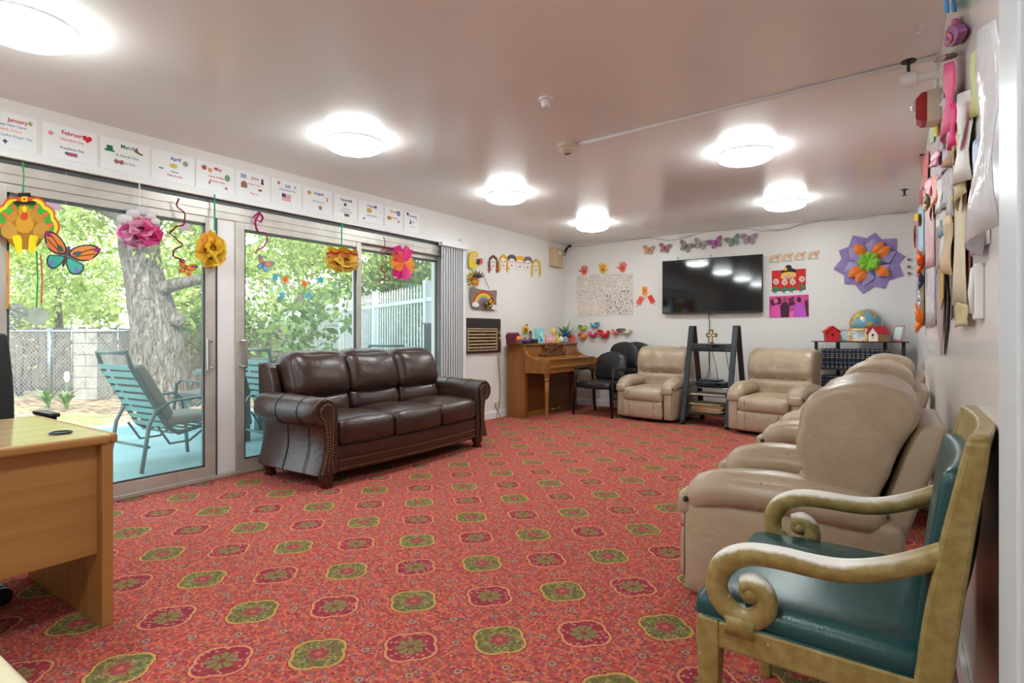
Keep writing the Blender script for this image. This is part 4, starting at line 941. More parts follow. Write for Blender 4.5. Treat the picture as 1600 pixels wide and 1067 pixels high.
# ================================================================ AIR CONDITIONER, OUTLET, SPEAKER BOX
M_acd=mat('ac_dark',(58,48,40),.5); M_act=mat('ac_tan',(170,146,112),.45)
t=T('air_conditioner','brown through-wall air conditioner right of the blind','air conditioner',(XL,5.62,1.055),rot=WROT['L'])
hw,hh=.36,.215
f=MB(); f.bx(-hw,hw,-hh,hh,-.01,.03); f.obj('housing',M_acd,t,bevel=.006)
f=MB(); 
for q in((-hw+.02,.26,-.185,-.17),(-hw+.02,.26,.075,.09),(-hw+.02,-hw+.035,-.17,.075),(.245,.26,-.17,.075)): f.bx(*q,.03,.05)
f.obj('grille_frame',M_act,t,bevel=.002)
for i in range(6):
    z=-.145+i*.04; MB().box((-.04,z,.045),(.57,.020,.012),None).obj('louver',M_act,t,bevel=.003)
for i in range(9): MB().bx(-.30+i*.065,-.297+i*.065,-.165,.075,.03,.040).obj('fin',M_acd,t)
MB().bx(-hw+.01,hw-.01,.10,.20,.03,.036).obj('top_grille',mat('ac_black',(40,34,30),.6,bump=(200,.4,.004)),t)
MB().bx(.275,.34,-.16,.09,.03,.036).obj('control_panel',M_acd,t)
for z in(.03,-.04): MB().lathe([(.016,0),(.016,.02),(.001,.021)],n=14,M=Matrix.Translation((.307,z,.036))).obj('knob',M_act,t,smooth=True)
pts=[onX(x,y,XL+.015) for x,y in [(779,553),(780,575),(782,600),(781,630),(776,648),(777,660),(784,655),(776,640),(774,630)]]
MB().tube(pts,.006,n=6).obj('power_cord',mat('cord_tan',(150,128,104),.5),smooth=True,label='tan power cord hanging from the air conditioner to the outlet',cat='cord')
p=onX(774,626,XL)
t=T('wall_outlet','white wall outlet below the air conditioner with plug','outlet',(XL,p.y,p.z),rot=WROT['L'])
MB().bx(-.035,.035,-.057,.057,0,.006).obj('plate',M_white,t,bevel=.003); MB().bx(-.018,.018,-.04,.0,.006,.035).obj('plug',M_beige,t,bevel=.003); MB().bx(-.014,.014,.012,.04,.006,.009).obj('socket',M_beige,t)
p=onX(866,403,XL)
t=T('wall_speaker','beige box speaker high in the far left corner','speaker',(XL,p.y,p.z),rot=WROT['L'])
MB().bx(-.15,.15,-.14,.14,0,.07).obj('cabinet',mat('speaker_beige',(196,170,132),.5),t,bevel=.008); MB().bx(.02,.08,.05,.10,.07,.072).obj('badge',M_white,t); MB().bx(-.135,-.02,-.125,.125,.07,.073).obj('grille_cloth',mat('speaker_cloth',(206,184,150),.8,bump=(200,.3,.003)),t)
p=wp('B',892,385,.05)
t=T('security_camera','small black camera on a bracket in the far left corner','camera',(p.x,p.y,p.z))
q=MB(); q.bx(-.03,.03,-.02,.02,.0,.05); q.obj('mount',M_white,t,bevel=.003); MB().tube([(0,0,.01),(-.03,-.05,-.02),(-.07,-.06,-.10)],.014).obj('bracket',M_black,t,smooth=True); MB().tube([(-.05,-.05,-.02),(-.11,-.06,-.10),(-.10,-.06,-.14),(-.06,-.05,-.12)],.006,n=6).obj('cable_loop',M_black,t,smooth=True); MB().ell((-.0,-.04,.0),(.035,.03,.022)).obj('camera_head',M_black,t,smooth=True)
for y,nm in((406,'topmost'),(417,'middle'),(427,'lowest')):
    p=wp('B',1420,y,0); MB().lathe([(.012,0),(.012,.02),(.016,.022),(.014,.034),(.001,.035)],n=12).obj('coat_peg',mat('knob_grey',(120,110,96),.4,metal=.6),auto=40,loc=p,rot=WROT['B'],label='%s of three small metal pegs at the right end of the end wall'%nm,cat='knob',group='metal pegs in the right corner')
t=T('wall_phone','slim white wall phone holder on the right wall','phone',wp('R',1536,457,0),rot=WROT['R'])
MB().bx(-.03,.03,-.065,.07,0,.018).obj('base',M_white,t,bevel=.004); MB().tube([(.004,.06,.018),(.008,.0,.024),(.004,-.05,.02)],.006,n=8).obj('handset',M_white,t,smooth=True)
# ================================================================ MONTH CARDS over the doors
M_card=mat('card_paper',(234,235,236),.35,spec=.4); M_lam=mat('laminate_edge',(222,226,228),.15)
def C(*c): return paint(c)
def heart(w): 
    return [(w*.5*(16*math.sin(a)**3)/16,w*.5*(13*math.cos(a)-5*math.cos(2*a)-2*math.cos(3*a)-math.cos(4*a))/16) for a in [2*math.pi*i/24 for i in range(24)]]
def star(r,n=5,k=.45,a0=90): return [((r if i%2==0 else r*k)*math.cos(R(a0+180/n*i)),(r if i%2==0 else r*k)*math.sin(R(a0+180/n*i))) for i in range(2*n)]
def shift(o,dx,dy): return [(x+dx,y+dy) for x,y in o]
def pic(t,name,o,dx,dy,m,z=.003): return MB().extr(shift(o,dx,dy),z-.001,z).obj(name,m,t)
RED1,BLU1,GRN1,ORG1,TEA1,PUR1,BRN1=(200,44,60),(60,84,150),(36,120,84),(226,140,90),(70,130,160),(120,70,150),(130,92,70)
def rect(w,h): return [(-w/2,-h/2),(w/2,-h/2),(w/2,h/2),(-w/2,h/2)]
MONTHS=[(-34,58,'January',RED1,[('Happy New Years!',TEA1,.03),('Birth of God',ORG1,.002),('Martin Luther King Jr. Day',TEA1,-.030)],[('bell',circ(0,0,.012),.115,.065,(150,170,100)),('bird',star(.016,4,.5),-.02,-.068,(70,80,120))]),
(64,152,'February',RED1,[("Valentine's Day",(214,90,120),.022),('Presidents Day',BLU1,-.032)],[('red_heart',heart(.052),.095,.055,(206,40,52)),('cupid',star(.018,6,.55),-.105,.042,(222,140,150)),('flag_map',rect(.055,.022),.01,-.064,(170,90,110)),('eagle',star(.012,5,.5),-.022,-.062,(80,84,120))]),
(155,234,'March',GRN1,[("St. Patrick's Day",(90,140,120),.0),('Mardi Gras',(110,130,110),-.045)],[('green_hat',[(-.028,-.016),(.03,-.016),(.026,-.006),(.018,-.006),(.016,.022),(-.016,.022),(-.018,-.006),(-.03,-.006)],-.095,.03,(20,110,70)),('elf',[(-.02,0),(0,.028),(.01,.0),(.04,-.012),(.03,-.02),(0,-.012)],.07,.05,(120,100,60)),('mask',[(-.03,.0),(-.02,.018),(0,.008),(.02,.018),(.03,0),(.015,-.016),(0,-.004),(-.015,-.016)],-.04,-.045,(150,100,110))]),
(235,304,'April',BLU1,[('Easter',(90,120,170),-.03),('Palm Sunday',(214,80,100),-.058)],[('egg',circ(0,0,.026,16,.016),.0,.012,(200,200,90)),('lamb',star(.022,6,.7),.085,.045,(150,150,150)),('palm',rect(.03,.010),-.085,-.02,(120,150,120))]),
(305,367,'May',RED1,[('Cinco de Mayo',(200,80,100),.0),("Mother's Day",(206,90,100),-.032)],[('flower',star(.022,6,.6),-.09,.055,(180,80,60)),('daisy',star(.02,6,.6),-.045,.045,(206,150,90)),('fan',circ(0,0,.02,14,.026),.09,.012,(110,150,110)),('bouquet',star(.014,5,.6),.08,-.068,(206,110,130)),('candle',rect(.014,.02),-.05,-.05,(190,140,110))]),
(367,422,'June',(214,110,100),[("Father's Day",(206,140,140),.01),('Flag Day',(214,120,100),-.062)],[('calendar',rect(.045,.03),-.085,.062,(150,160,200)),('house',[(-.025,-.025),(.025,-.025),(.025,.015),(0,.03),(-.025,.015)],-.08,-.005,(150,110,84)),('graduate',[(-.012,-.025),(.012,-.025),(.006,.02),(-.006,.02)],.08,.05,(60,60,80)),('boat',rect(.03,.016),.06,-.025,(170,80,80))]),
(422,471,'July',BLU1,[('Independence Day',(110,150,190),.028)],[('firework',star(.02,6,.4),-.075,.075,(180,80,70)),('rocket',star(.018,6,.4),.085,.065,(170,170,170))]),
(472,518,'August',BLU1,[('Friendship Day',(130,170,200),-.01)],[('lion',circ(0,0,.018),-.085,.055,(206,150,80)),('moon',[(0,.025),(.012,.012),(.012,-.012),(0,-.025),(.022,-.015),(.026,0),(.022,.015)],.085,.025,(196,140,60)),('bee',star(.022,6,.7),.03,-.06,(170,120,90))]),
(520,557,'September',BLU1,[('Labor Day',(110,150,190),-.02),("Grandparents' Day",(140,170,200),-.045)],[('worker',rect(.03,.028),-.0,.02,(80,84,90)),('books',rect(.06,.026),.02,-.075,(120,90,90)),('hat',rect(.025,.02),.075,.066,(150,150,150))]),
(559,598,'October',BLU1,[('Columbus Day',(120,140,190),-.03)],[('pumpkin',circ(0,0,.03,16,.022),-.02,.018,(206,180,70)),('cat',star(.018,5,.5),.06,.065,(60,60,66)),('bat',star(.016,4,.4),-.085,-.068,(70,60,80))]),
(600,629,'November',(206,70,70),[('Thanksgiving',(206,130,110),.0)],[('calendar',rect(.05,.05),.08,.055,(110,140,190)),('turkey',circ(0,0,.034,14,.02),-.075,-.01,(190,140,80)),('leaf',star(.016,5,.6),.08,-.03,(150,80,80))]),
(631,655,'December',BLU1,[('Christmas',(110,130,190),.0),('Hanukkah',(200,180,120),-.05)],[('wreath',circ(0,0,.018),-.085,.075,(60,60,66)),('tree',[(-.02,-.025),(.02,-.025),(0,.03)],-.03,.0,(80,90,100)),('angel',star(.014,5,.5),.09,.04,(150,170,200))])]
ZCARD=2.262
for k,(x0,x1,title,tc_,lines,pics) in enumerate(MONTHS):
    y0=onX(x0,200,XL).y; y1=onX(x1,200,XL).y; y0=max(y0,.62); w_=y1-y0-.008; 
    t=T('month_card','%s holiday card with clip art taped above the sliding doors'%title,'card',(XL+.003,(y0+y1)/2,ZCARD),rot=WROT['L'],group='month cards above the doors')
    s=MB().extr(rect(w_,.205),-.001,.0015).obj('sheet',M_card,t)
    sc=w_/.30
    text(t,'title',title,.034*min(1.1,sc*1.05),(.015 if k else .04,.062,.0022),C(*tc_),bold=.0006)
    for tx,c,yy in lines: text(t,'lettering',tx,.0215*min(1.1,sc),(.01,yy,.0022),C(*c),bold=.0002)
    for nm,o,dx,dy,c in pics: pic(t,'clip_art',[(x*sc*1.05,y) for x,y in o],dx*sc,dy,C(*c))
    if title=='July':
        f=MB()
        for i in range(5): f.extr(shift(rect(.085*sc,.006),.0,-.06+i*.012),.002,.003)
        f.obj('flag_stripes',C(206,60,64),t); pic(t,'flag_canton',rect(.036*sc,.03),-.028*sc,-.02,C(60,76,140),.0036)
# ================================================================ HANGING DECORATIONS in front of the doors
XH=XL+.10
def hang(name,label,cat,px,py,dx=0,group=None):
    o=onX(px,py,XH+dx); t=T(name,label,cat,o,rot=WROT['L'],group=group); t_w[t.name]=('H',o,dx); return t
_wp=wp
def wp(wall,x,y,off=0): return onX(x,y,XH+off) if wall=='H' else _wp(wall,x,y,off)
_wl=wlocal
def wlocal(wall,org,p): return _wl('L' if wall=='H' else wall,org,p)
def string(t,x,y0,y1,m,r=.002,name='string',wig=0):
    a=wpt(t,x,y0); b=wpt(t,x,y1); q=MB(); q.tube([(a[0],a[1],0),((a[0]+b[0])/2+wig,(a[1]+b[1])/2,0),(b[0],b[1],0)],r,n=5); q.obj(name,m,t)
def smooth(pts,closed=True,k=4):
    out=[]; n=len(pts)
    for i in range(n):
        p0,p1,p2,p3=[pts[(i+j)%n] for j in(-1,0,1,2)]
        for q in range(k):
            u=q/k; out.append(tuple(.5*((2*p1[j])+(-p0[j]+p2[j])*u+(2*p0[j]-5*p1[j]+4*p2[j]-p3[j])*u*u+(-p0[j]+3*p1[j]-3*p2[j]+p3[j])*u**3) for j in(0,1)))
    return out
t=hang('paper_turkey','yellow and brown paper turkey with pilgrim hat hanging at left','decoration',42,345)
mir=lambda P:[(80-x,y) for x,y in P]
def fan(r,n,a0,a1,cx,cy,ky=1):
    o=[]
    for i in range(n*6+1):
        f=i/(n*6); a=R(a0+(a1-a0)*f); rr=r*(1+.07*abs(math.sin(f*n*math.pi))); o.append((cx+rr*math.cos(a),cy-rr*math.sin(a)*ky))
    return o+[(cx,cy+8)]
cx,cy=38,360
for nm,r,c,z in(('tail_rim',52,(214,70,40),0),('tail_band_yellow',49,(240,214,50),.002),('tail_band_green',43.5,(70,170,60),.004),('tail_band_gold',33,(190,140,50),.006)):
    wpoly(t,nm,fan(r,7,-6,186,cx,cy,1.02),C(*c),z,z+.003)
for i in range(7):
    a=R(10+26.6*i); wpoly(t,'feather_tip',[(cx+40*math.cos(a-.10),cy-41*math.sin(a-.10)),(cx+46*math.cos(a),cy-47*math.sin(a)),(cx+40*math.cos(a+.10),cy-41*math.sin(a+.10)),(cx+31*math.cos(a),cy-32*math.sin(a))],C(226,110,60),.009,.011)
wpoly(t,'body',smooth([(14,352),(24,343),(38,341),(52,343),(62,352),(66,372),(58,384),(38,390),(18,384),(10,370)]),C(172,120,36),.009,.013)
for P in ([(4,352),(14,348),(24,356),(25,366),(16,374),(4,370),(0,360)],): wpoly(t,'wing',smooth(P),C(196,148,62),.013,.016); wpoly(t,'wing',smooth([(76-x,y) for x,y in P]),C(196,148,62),.013,.016)
wpoly(t,'breast',smooth([(26,338),(36,330),(46,338),(51,352),(46,362),(36,365),(26,361),(23,350)]),C(210,156,44),.013,.017)
wpoly(t,'head',smooth([(28,330),(30,321),(36,319),(42,321),(44,330),(42,340),(36,343),(30,340)]),C(206,150,40),.017,.020)
wpoly(t,'wattle',smooth([(33,333),(40,333),(41,341),(36,344),(31,341)]),C(206,70,40),.020,.022); wpoly(t,'beak',smooth([(32,325),(36,323),(40,325),(36,333)]),C(250,220,40),.022,.024)
wpoly(t,'foot',smooth([(17,372),(22,368),(28,368),(32,374),(32,392),(28,396),(23,394),(21,384)]),C(240,220,30),.017,.020); wpoly(t,'foot',smooth([(44,370),(50,368),(56,369),(58,374),(54,384),(53,393),(48,396),(43,392)]),C(240,220,30),.017,.020)
wpoly(t,'hat_brim',smooth([(18,316),(36,313),(54,316),(50,319),(36,320),(22,319)]),C(28,26,28),.022,.025); wpoly(t,'hat_crown',[(27,302),(45,302),(49,316),(24,316)],C(30,28,30),.020,.024); wpoly(t,'hat_band',[(25.5,309),(46.5,309),(48,315),(24.5,315)],C(214,80,40),.024,.026)
b_=wpoly(t,'buckle',[(31,308),(40,308),(40,316),(31,316)],C(240,200,40),.026,.028); wpoly(t,'buckle_hole',[(33.5,310.5),(37.5,310.5),(37.5,313.5),(33.5,313.5)],C(150,80,30),.028,.029)
for x in(33,40): wpoly(t,'eye',circ(x,322.5,1.1,8),C(30,20,20),.022,.024)
string(t,35,252,303,C(30,160,90),.003,wig=.008); string(t,37,254,304,C(30,160,90),.002)
# ribbons trailing below the turkey
for nm,x,y0,y1,c,l in(('orange_ribbon',11.5,392,482,(222,150,70),'orange ribbon hanging at the far left of the glass'),('green_ribbon',57,392,480,(30,140,80),'green ribbon hanging right below the turkey'),('red_ribbon',63.5,398,474,(206,60,60),'red ribbon beside the green one below the turkey')):
    a=onX(x,y0,XH-.02); b=onX(x+(1 if nm[0]=='r' else 0),y1,XH-.02); q=MB(); w_=.006 if nm[0]=='o' else .0035
    q.tube([a,(a+b)/2+Vector((0,.006,0)),b],[(w_,.0012)]*3,n=6); q.obj(nm,C(*c),label=l,cat='ribbon')
def bfly(t,w,rot,parts,z=.004,fold=.35,body=(90,80,80)):
    """parts: list of (name, list of (polygon, colour)); polygon in unit wing space, mirrored"""
    for s in(-1,1):
        for nm,P,c,lift in parts:
            Mx=Matrix.Rotation(rot,4,'Z')@Matrix.Rotation(-s*fold,4,'Y')@Matrix.Diagonal((s,1,1,1)); o=[(x*w,y*w) for x,y in P]
            o=o if s>0 else o
            q=MB().extr(o,lift*.0008,lift*.0008+.0012,Mx)
            if s<0: q.f=[f[::-1] for f in q.f]
            q.obj(nm,C(*c),t)
    MB().tube([Matrix.Rotation(rot,3,'Z')@Vector((0,.22*w,0)),Matrix.Rotation(rot,3,'Z')@Vector((0,-.22*w,0))],[.010*w/.3,.006*w/.3],n=6).obj('body',C(*body),t,smooth=True)
UP=smooth([(0,.06),(.10,.25),(.32,.38),(.50,.36),(.52,.24),(.40,.04),(.2,-.02)],k=3); LO=smooth([(0,.0),(.22,-.04),(.34,-.10),(.33,-.26),(.20,-.34),(.08,-.24)],k=3)
def sc(P,f,dx=0,dy=0):
    cx=sum(p[0] for p in P)/len(P); cy=sum(p[1] for p in P)/len(P); return [(cx+(x-cx)*f+dx,cy+(y-cy)*f+dy) for x,y in P]
t=hang('paper_butterfly','large orange and purple paper butterfly beside the turkey','decoration',103,401)
bfly(t,.29,R(-14),[('wing_border',UP,(70,56,80),0),('wing_border',LO,(70,70,90),0),('wing_field',sc(UP,.82),(226,140,60),1),('wing_field',sc(LO,.8),(70,180,160),1),('wing_tip',sc(UP,.25,.18,.12),(150,40,110),2),('wing_root',sc(UP,.28,-.12,-.06),(40,110,120),2),('wing_spot',sc(LO,.35,.05,-.06),(110,130,190),2),('wing_vein',[(.10,.06),(.42,.30),(.40,.315),(.09,.075)],(120,60,40),3),('wing_vein',[(.14,.03),(.46,.20),(.45,.22),(.13,.045)],(120,60,40),3),('wing_stripe',sc(UP,.22,.10,-.10),(226,120,90),2)])
string(t,103,270,398,C(214,218,214),.0008)
t=hang('paper_butterfly','small orange butterfly with dark spots hanging under the red spiral','decoration',289,420)
bfly(t,.135,R(-18),[('wing_border',UP,(60,50,70),0),('wing_border',LO,(150,80,30),0),('wing_field',sc(UP,.85),(226,130,40),1),('wing_field',sc(LO,.85),(236,150,60),1),('wing_tip',sc(UP,.35,.15,.09),(60,80,130),2),('wing_spot',sc(LO,.3,.03,-.03),(50,40,50),2),('wing_edge',sc(UP,.3,.0,.06),(150,40,80),2)])
def spiral(name,label,px,pts,c,r,loops=None,band=(.006,.001)):
    t=hang(name,label,'decoration',px[0],px[1]); m_=C(*c)
    q=MB(); P=[]; n=len(pts)
    for i,(x,y) in enumerate(pts):
        a=wpt(t,x,y); P.append((a[0],a[1],.012*math.cos(i*math.pi/1)))
    pp_=[]
    for i in range(len(P)-1):
        for u in(0,.25,.5,.75):
            pp_.append(tuple(P[i][j]+(P[i+1][j]-P[i][j])*((1-math.cos(u*math.pi))/2 if j!=1 else u) for j in range(3)))
    pp_.append(P[-1]); q.tube(pp_,[band]*len(pp_),n=6); q.obj('ribbon',m_,t,smooth=True); return t
spiral('foil_spiral','dark red foil spiral hanging between pink and yellow pom-poms',(285,360),[(278,310),(277,320),(288,335),(289,350),(272,356),(267,364),(275,374),(287,382),(270,392),(272,400),(288,408)],(120,30,34),.01)
t=spiral('foil_spiral','magenta foil spiral with a ring at the top of the second door',(405,365),[(404,330),(398,340),(406,348),(412,340),(404,331),(400,348),(399,356),(404,362),(414,364),(419,374),(412,384),(402,392),(398,396)],(170,24,110),.01,band=(.008,.0014))
spiral('foil_spiral','thin magenta foil spiral left of the pink and orange pom-pom',(601,395),[(598,370),(603,378),(600,386),(596,394),(603,404),(602,412),(594,418),(602,428),(600,434),(594,440)],(140,24,80),.01,band=(.005,.001))
t=hang('paper_butterfly','small blue and orange butterfly hanging below the magenta spiral','decoration',411,414)
bfly(t,.15,R(-20),[('wing_border',UP,(90,100,130),0),('wing_border',LO,(70,120,170),0),('wing_field',sc(UP,.8),(206,130,90),1),('wing_field',sc(LO,.75),(120,170,210),1),('wing_tip',sc(UP,.4,.1,.06),(110,130,170),2)]); 
def pompom(t,dims,cols,n=18,seed=0,size=.6):
    random.seed(seed)
    for i in range(n):
        c=cols[i%len(cols)]; q=MB(); a=2.399*i; zz=1-2*(i+.5)/n; rr=math.sqrt(1-zz*zz); d=Vector((rr*math.cos(a),zz,rr*math.sin(a)))
        x,y=frame_of(d); L=size*random.uniform(.85,1.15); ph=random.uniform(0,6); vs=[]; fs=[]; NR,NA=3,12
        vs.append(tuple(d*.25))
        for r_ in range(1,NR+1):
            f=r_/NR
            for k in range(NA):
                b=2*math.pi*k/NA; ruf=.10*math.sin(3*b+ph)*f+.07*math.sin(7*b+ph*2)*f
                p=d*(.30+.55*f**.7+ruf)+(x*math.cos(b)+y*math.sin(b))*L*f*(1+.15*math.sin(5*b+ph)); vs.append(tuple(p))
        for k in range(NA): fs.append((0,1+k,1+(k+1)%NA))
        for r_ in range(NR-1):
            for k in range(NA): a0=1+r_*NA+k; a1=1+r_*NA+(k+1)%NA; fs.append((a0,a1,a1+NA,a0+NA))
        q.add([(v[0]*dims[0],v[1]*dims[1],v[2]*dims[2]) for v in vs],fs); q.obj('tissue_petal',c,t,smooth=True)
def tissue(c):
    nm='tissue_%d_%d_%d'%c
    if nm in MATS: return MATS[nm]
    m=bpy.data.materials.new(nm); m.use_nodes=True; MATS[nm]=m; nt=m.node_tree; nt.nodes.clear(); o=node(nt,'ShaderNodeOutputMaterial')
    d=node(nt,'ShaderNodeBsdfDiffuse'); d.inputs[0].default_value=rgb(c); tl=node(nt,'ShaderNodeBsdfTranslucent'); tl.inputs[0].default_value=rgb(c); mx=node(nt,'ShaderNodeMixShader'); mx.inputs[0].default_value=.45
    nt.links.new(d.outputs[0],mx.inputs[1]); nt.links.new(tl.outputs[0],mx.inputs[2]); nt.links.new(mx.outputs[0],o.inputs[0]); return m
t=hang('tissue_pompom','pink and white tissue pom-pom hanging before the first door','pompom',219,364)
pompom(t,(.125,.095,.11),[tissue((240,110,175)),tissue((246,214,230)),tissue((244,170,205)),tissue((240,90,165))],18,1)
for x,y,r in((208,334,.03),(222,330,.035),(234,337,.03),(196,344,.03),(240,346,.028)):
    a=wpt(t,x,y); q=MB().rbox((a[0],a[1],0),(r*2.4,r*1.8,r*2),r*.8,6,(0,0,0),None,.012,x); q.obj('white_tuft',tissue((240,240,240)),t,smooth=True)
string(t,218,284,330,C(236,236,236),.004)
t=hang('tissue_pompom','yellow and orange tissue pom-pom hanging on the white door post','pompom',330,391)
pompom(t,(.095,.125,.10),[tissue((252,212,80)),tissue((250,180,80)),tissue((252,226,100))],16,2); string(t,335.5,304,360,C(30,160,130),.006,'green_ribbon')
t=hang('tissue_pompom','yellow, red and gold layered tissue pom-pom above the sofa','pompom',535,409)
pompom(t,(.14,.085,.12),[tissue((252,214,110)),tissue((250,196,90)),tissue((252,226,150))],14,3,.7)
for yy,c,k in((.085,(250,206,60),7),(.05,(226,80,60),9),(.03,(246,220,200),9)):
    q=MB(); NA=28; ring=[]
    for r_,f in((.5,0),(1.0,1)):
        ring.append([(.150*r_*math.cos(2*math.pi*i/NA),yy+f*.012*math.sin(k*2*math.pi*i/NA)+(.02 if f else .0),.12*r_*math.sin(2*math.pi*i/NA)) for i in range(NA)])
    ring=[[(0.02*math.cos(2*math.pi*i/NA),yy-.01,.02*math.sin(2*math.pi*i/NA)) for i in range(NA)]]+ring
    q.loft(ring,cap=False); q.obj('tissue_layer',tissue(c),t,smooth=True)
string(t,534,348,390,C(30,160,110),.006,'green_ribbon'); a=wpt(t,534.5,352); MB().ell((a[0],a[1],0),(.014,.02,.012)).obj('ribbon_knot',C(30,150,100),t,smooth=True)
t=hang('tissue_pompom','pink and orange tissue flower hanging beside the blinds','pompom',629,410)
for i,(ang,c,L) in enumerate([(112,(240,70,150),.17),(62,(236,80,150),.17),(8,(250,160,70),.16),(-20,(250,170,80),.15),(172,(250,170,70),.14),(200,(246,150,70),.13),(-115,(220,50,130),.17),(-68,(236,90,160),.17),(-40,(250,170,90),.13),(145,(240,110,120),.12)]):
    a=R(ang); q=MB(); rings=[]
    for f in(.05,.4,.75,1.0):
        w_=.065*math.sin(f*2.2)+.004; rings.append([(L*f*math.cos(a)-w_*s*math.sin(a),L*f*math.sin(a)+w_*s*math.cos(a),.03*math.sin(s*9+i)*f+(.02 if i%2 else -.02)) for s in(-1,-.6,-.2,.2,.6,1)])
    q.loft(rings,cap=False,closed=False); q.obj('tissue_petal',tissue(c),t,smooth=True)
string(t,630,374,398,C(236,236,236),.002)
# stickers on the second door pane
for x,y,c,l in((430,433,(90,170,190),'upper left blue'),(445.5,437,(226,120,50),'left orange'),(475.5,443,(226,120,50),'right orange'),(501,437,(90,180,210),'upper right blue'),(441,461,(100,180,210),'lower left blue'),(481.5,462,(90,180,210),'lower right blue'),(641,448,(120,180,190),'teal one near the white fence')):
    o=onX(x,y,XL+.0395 if x<600 else XL-.0105); s=MB().extr(star(.036,6,.62),0,.0015); s.obj('flower_sticker',C(*c),loc=o,rot=WROT['L'],label='%s flower-shaped sticker on the glass door'%l if 'one' not in l else 'faint teal flower sticker on the glass near the white fence',cat='sticker',group='flower stickers on the glass')
M_frost=mat('frosted_sticker',(196,206,206),.5,alpha=.55)
t=T('lace_snowflake','grey lace paper snowflake stuck on the glass at the left edge','sticker',onX(17,495,XL+.036),rot=WROT['L'])
for i in range(9):
    a=R(40*i); o=MB(); 
    o.tube([(.045*math.cos(a),.045*math.sin(a),0),(.065*math.cos(a+.3),.065*math.sin(a+.3),0),(.08*math.cos(a),.08*math.sin(a),0),(.065*math.cos(a-.3),.065*math.sin(a-.3),0),(.045*math.cos(a),.045*math.sin(a),0)],.005,n=5); o.obj('lace_loop',C(176,184,186),t)
q=MB(); q.tube([(.045*math.cos(R(a)),.045*math.sin(R(a)),0) for a in range(0,361,20)],.005,n=5); q.tube([(.02*math.cos(R(a)),.02*math.sin(R(a)),0) for a in range(0,361,30)],.005,n=5); q.obj('lace_ring',C(176,184,186),t)
for x,y,r,l in((58,494,.055,'right of the ribbons'),(29,486,.045,'behind the lace snowflake')): MB().extr(circ(0,0,r,20),0,.001).obj('round_sticker',M_frost,loc=onX(x,y,XL+.0345),rot=WROT['L'],label='round frosted sticker on the glass %s'%l,cat='sticker')
for x,y,l in((84,318,'beside the turkey hat'),(289,352,'behind the red spiral')): MB().extr(rect(.07,.075),0,.001).obj('sticky_note',mat('lilac_note',(206,184,206),.6,alpha=.8),loc=onX(x,y,XL+.036),rot=WROT['L'],label='pale lilac note on the glass %s'%l,cat='note')
# ================================================================ LEFT WALL CRAFTS
t=wthing('L','scarecrow_craft','yellow-haired scarecrow doll craft with feather ruff beside the blind','doll',742,420,.02)
wpoly(t,'hair',smooth([(733,398),(738,393),(744,394),(747,402),(746,410),(743,418),(736,420),(732,415)]),C(222,200,60),0,.012); wpoly(t,'face',smooth([(737,398),(743,398),(745,404),(742,409),(737,407)]),C(236,206,160),.012,.02)
for x in(738.5,742): wpoly(t,'eye',circ(x,400.5,.7,8),C(30,20,20),.02,.022)
wpoly(t,'mouth',circ(740.5,405.3,.9,8),C(190,50,50),.02,.022)
def feathers(t,cx,cy,r0,r1,a0,a1,n,c,z,nm):
    for i in range(n):
        a=R(a0+(a1-a0)*i/(n-1)); b=.16; wpoly(t,nm,[(cx+r0*math.cos(a),cy-r0*math.sin(a)),(cx+(r0+r1)/2*math.cos(a+b),cy-(r0+r1)/2*math.sin(a+b)),(cx+r1*math.cos(a),cy-r1*math.sin(a)),(cx+(r0+r1)/2*math.cos(a-b),cy-(r0+r1)/2*math.sin(a-b))],C(*c),z,z+.008)
feathers(t,745,437,3,17,100,220,8,(206,196,60),0,'yellow_feather'); feathers(t,745,436,2,13,30,215,9,(60,48,44),.008,'dark_feather'); feathers(t,746,434,3,14,190,260,5,(190,70,50),.014,'red_feather'); feathers(t,741,436,2,10,220,330,5,(214,180,40),.018,'gold_feather')
wpoly(t,'bow',smooth([(744,406),(751,404),(752,411),(746,414)]),C(206,90,90),.012,.022); wpoly(t,'bow_knot',smooth([(743,405),(747,406),(747,412),(743,412)]),C(70,60,60),.014,.026)
q=MB(); a=wpt(t,753,425); b=wpt(t,764,452); q.tube([(a[0],a[1],.005),(b[0],b[1],.005)],.003,n=5); q.obj('cord',C(110,90,80),t)
t=wthing('L','rainbow_plaque','grey plaque with rainbow, clouds and butterfly above the air conditioner','plaque',754,467,.012)
wpoly(t,'board',smooth([(735,449),(742,450),(748,452),(755,453),(762,454),(768,454),(775,454),(774,468),(774,484),(764,484),(752,483),(740,482),(735,476),(734,462)],k=2),C(126,116,106),0,.014)
for i,(r,c) in enumerate(((1.0,(190,70,50)),(.84,(232,190,70)),(.70,(150,180,80)),(.56,(134,100,180)))):
    o=[(754+18*r*math.cos(R(a)),479-25*r*math.sin(R(a))*(1 if 1 else 1)) for a in range(0,181,12)]; r2=r-.15; o+=[(754+18*r2*math.cos(R(a)),479-25*r2*math.sin(R(a))) for a in range(180,-1,-12)]
    wpoly(t,'rainbow_band',o,C(*c),.014,.016+.0005*i)
for cx,cy in((741,476),(770,480)): wpoly(t,'cloud',smooth([(cx-5,cy+2),(cx-4,cy-3),(cx,cy-4),(cx+4,cy-2),(cx+5,cy+2),(cx,cy+4)]),C(222,222,226),.016,.024)
a=wpt(t,759,476); Mx=Matrix.Translation((a[0],a[1],.03))
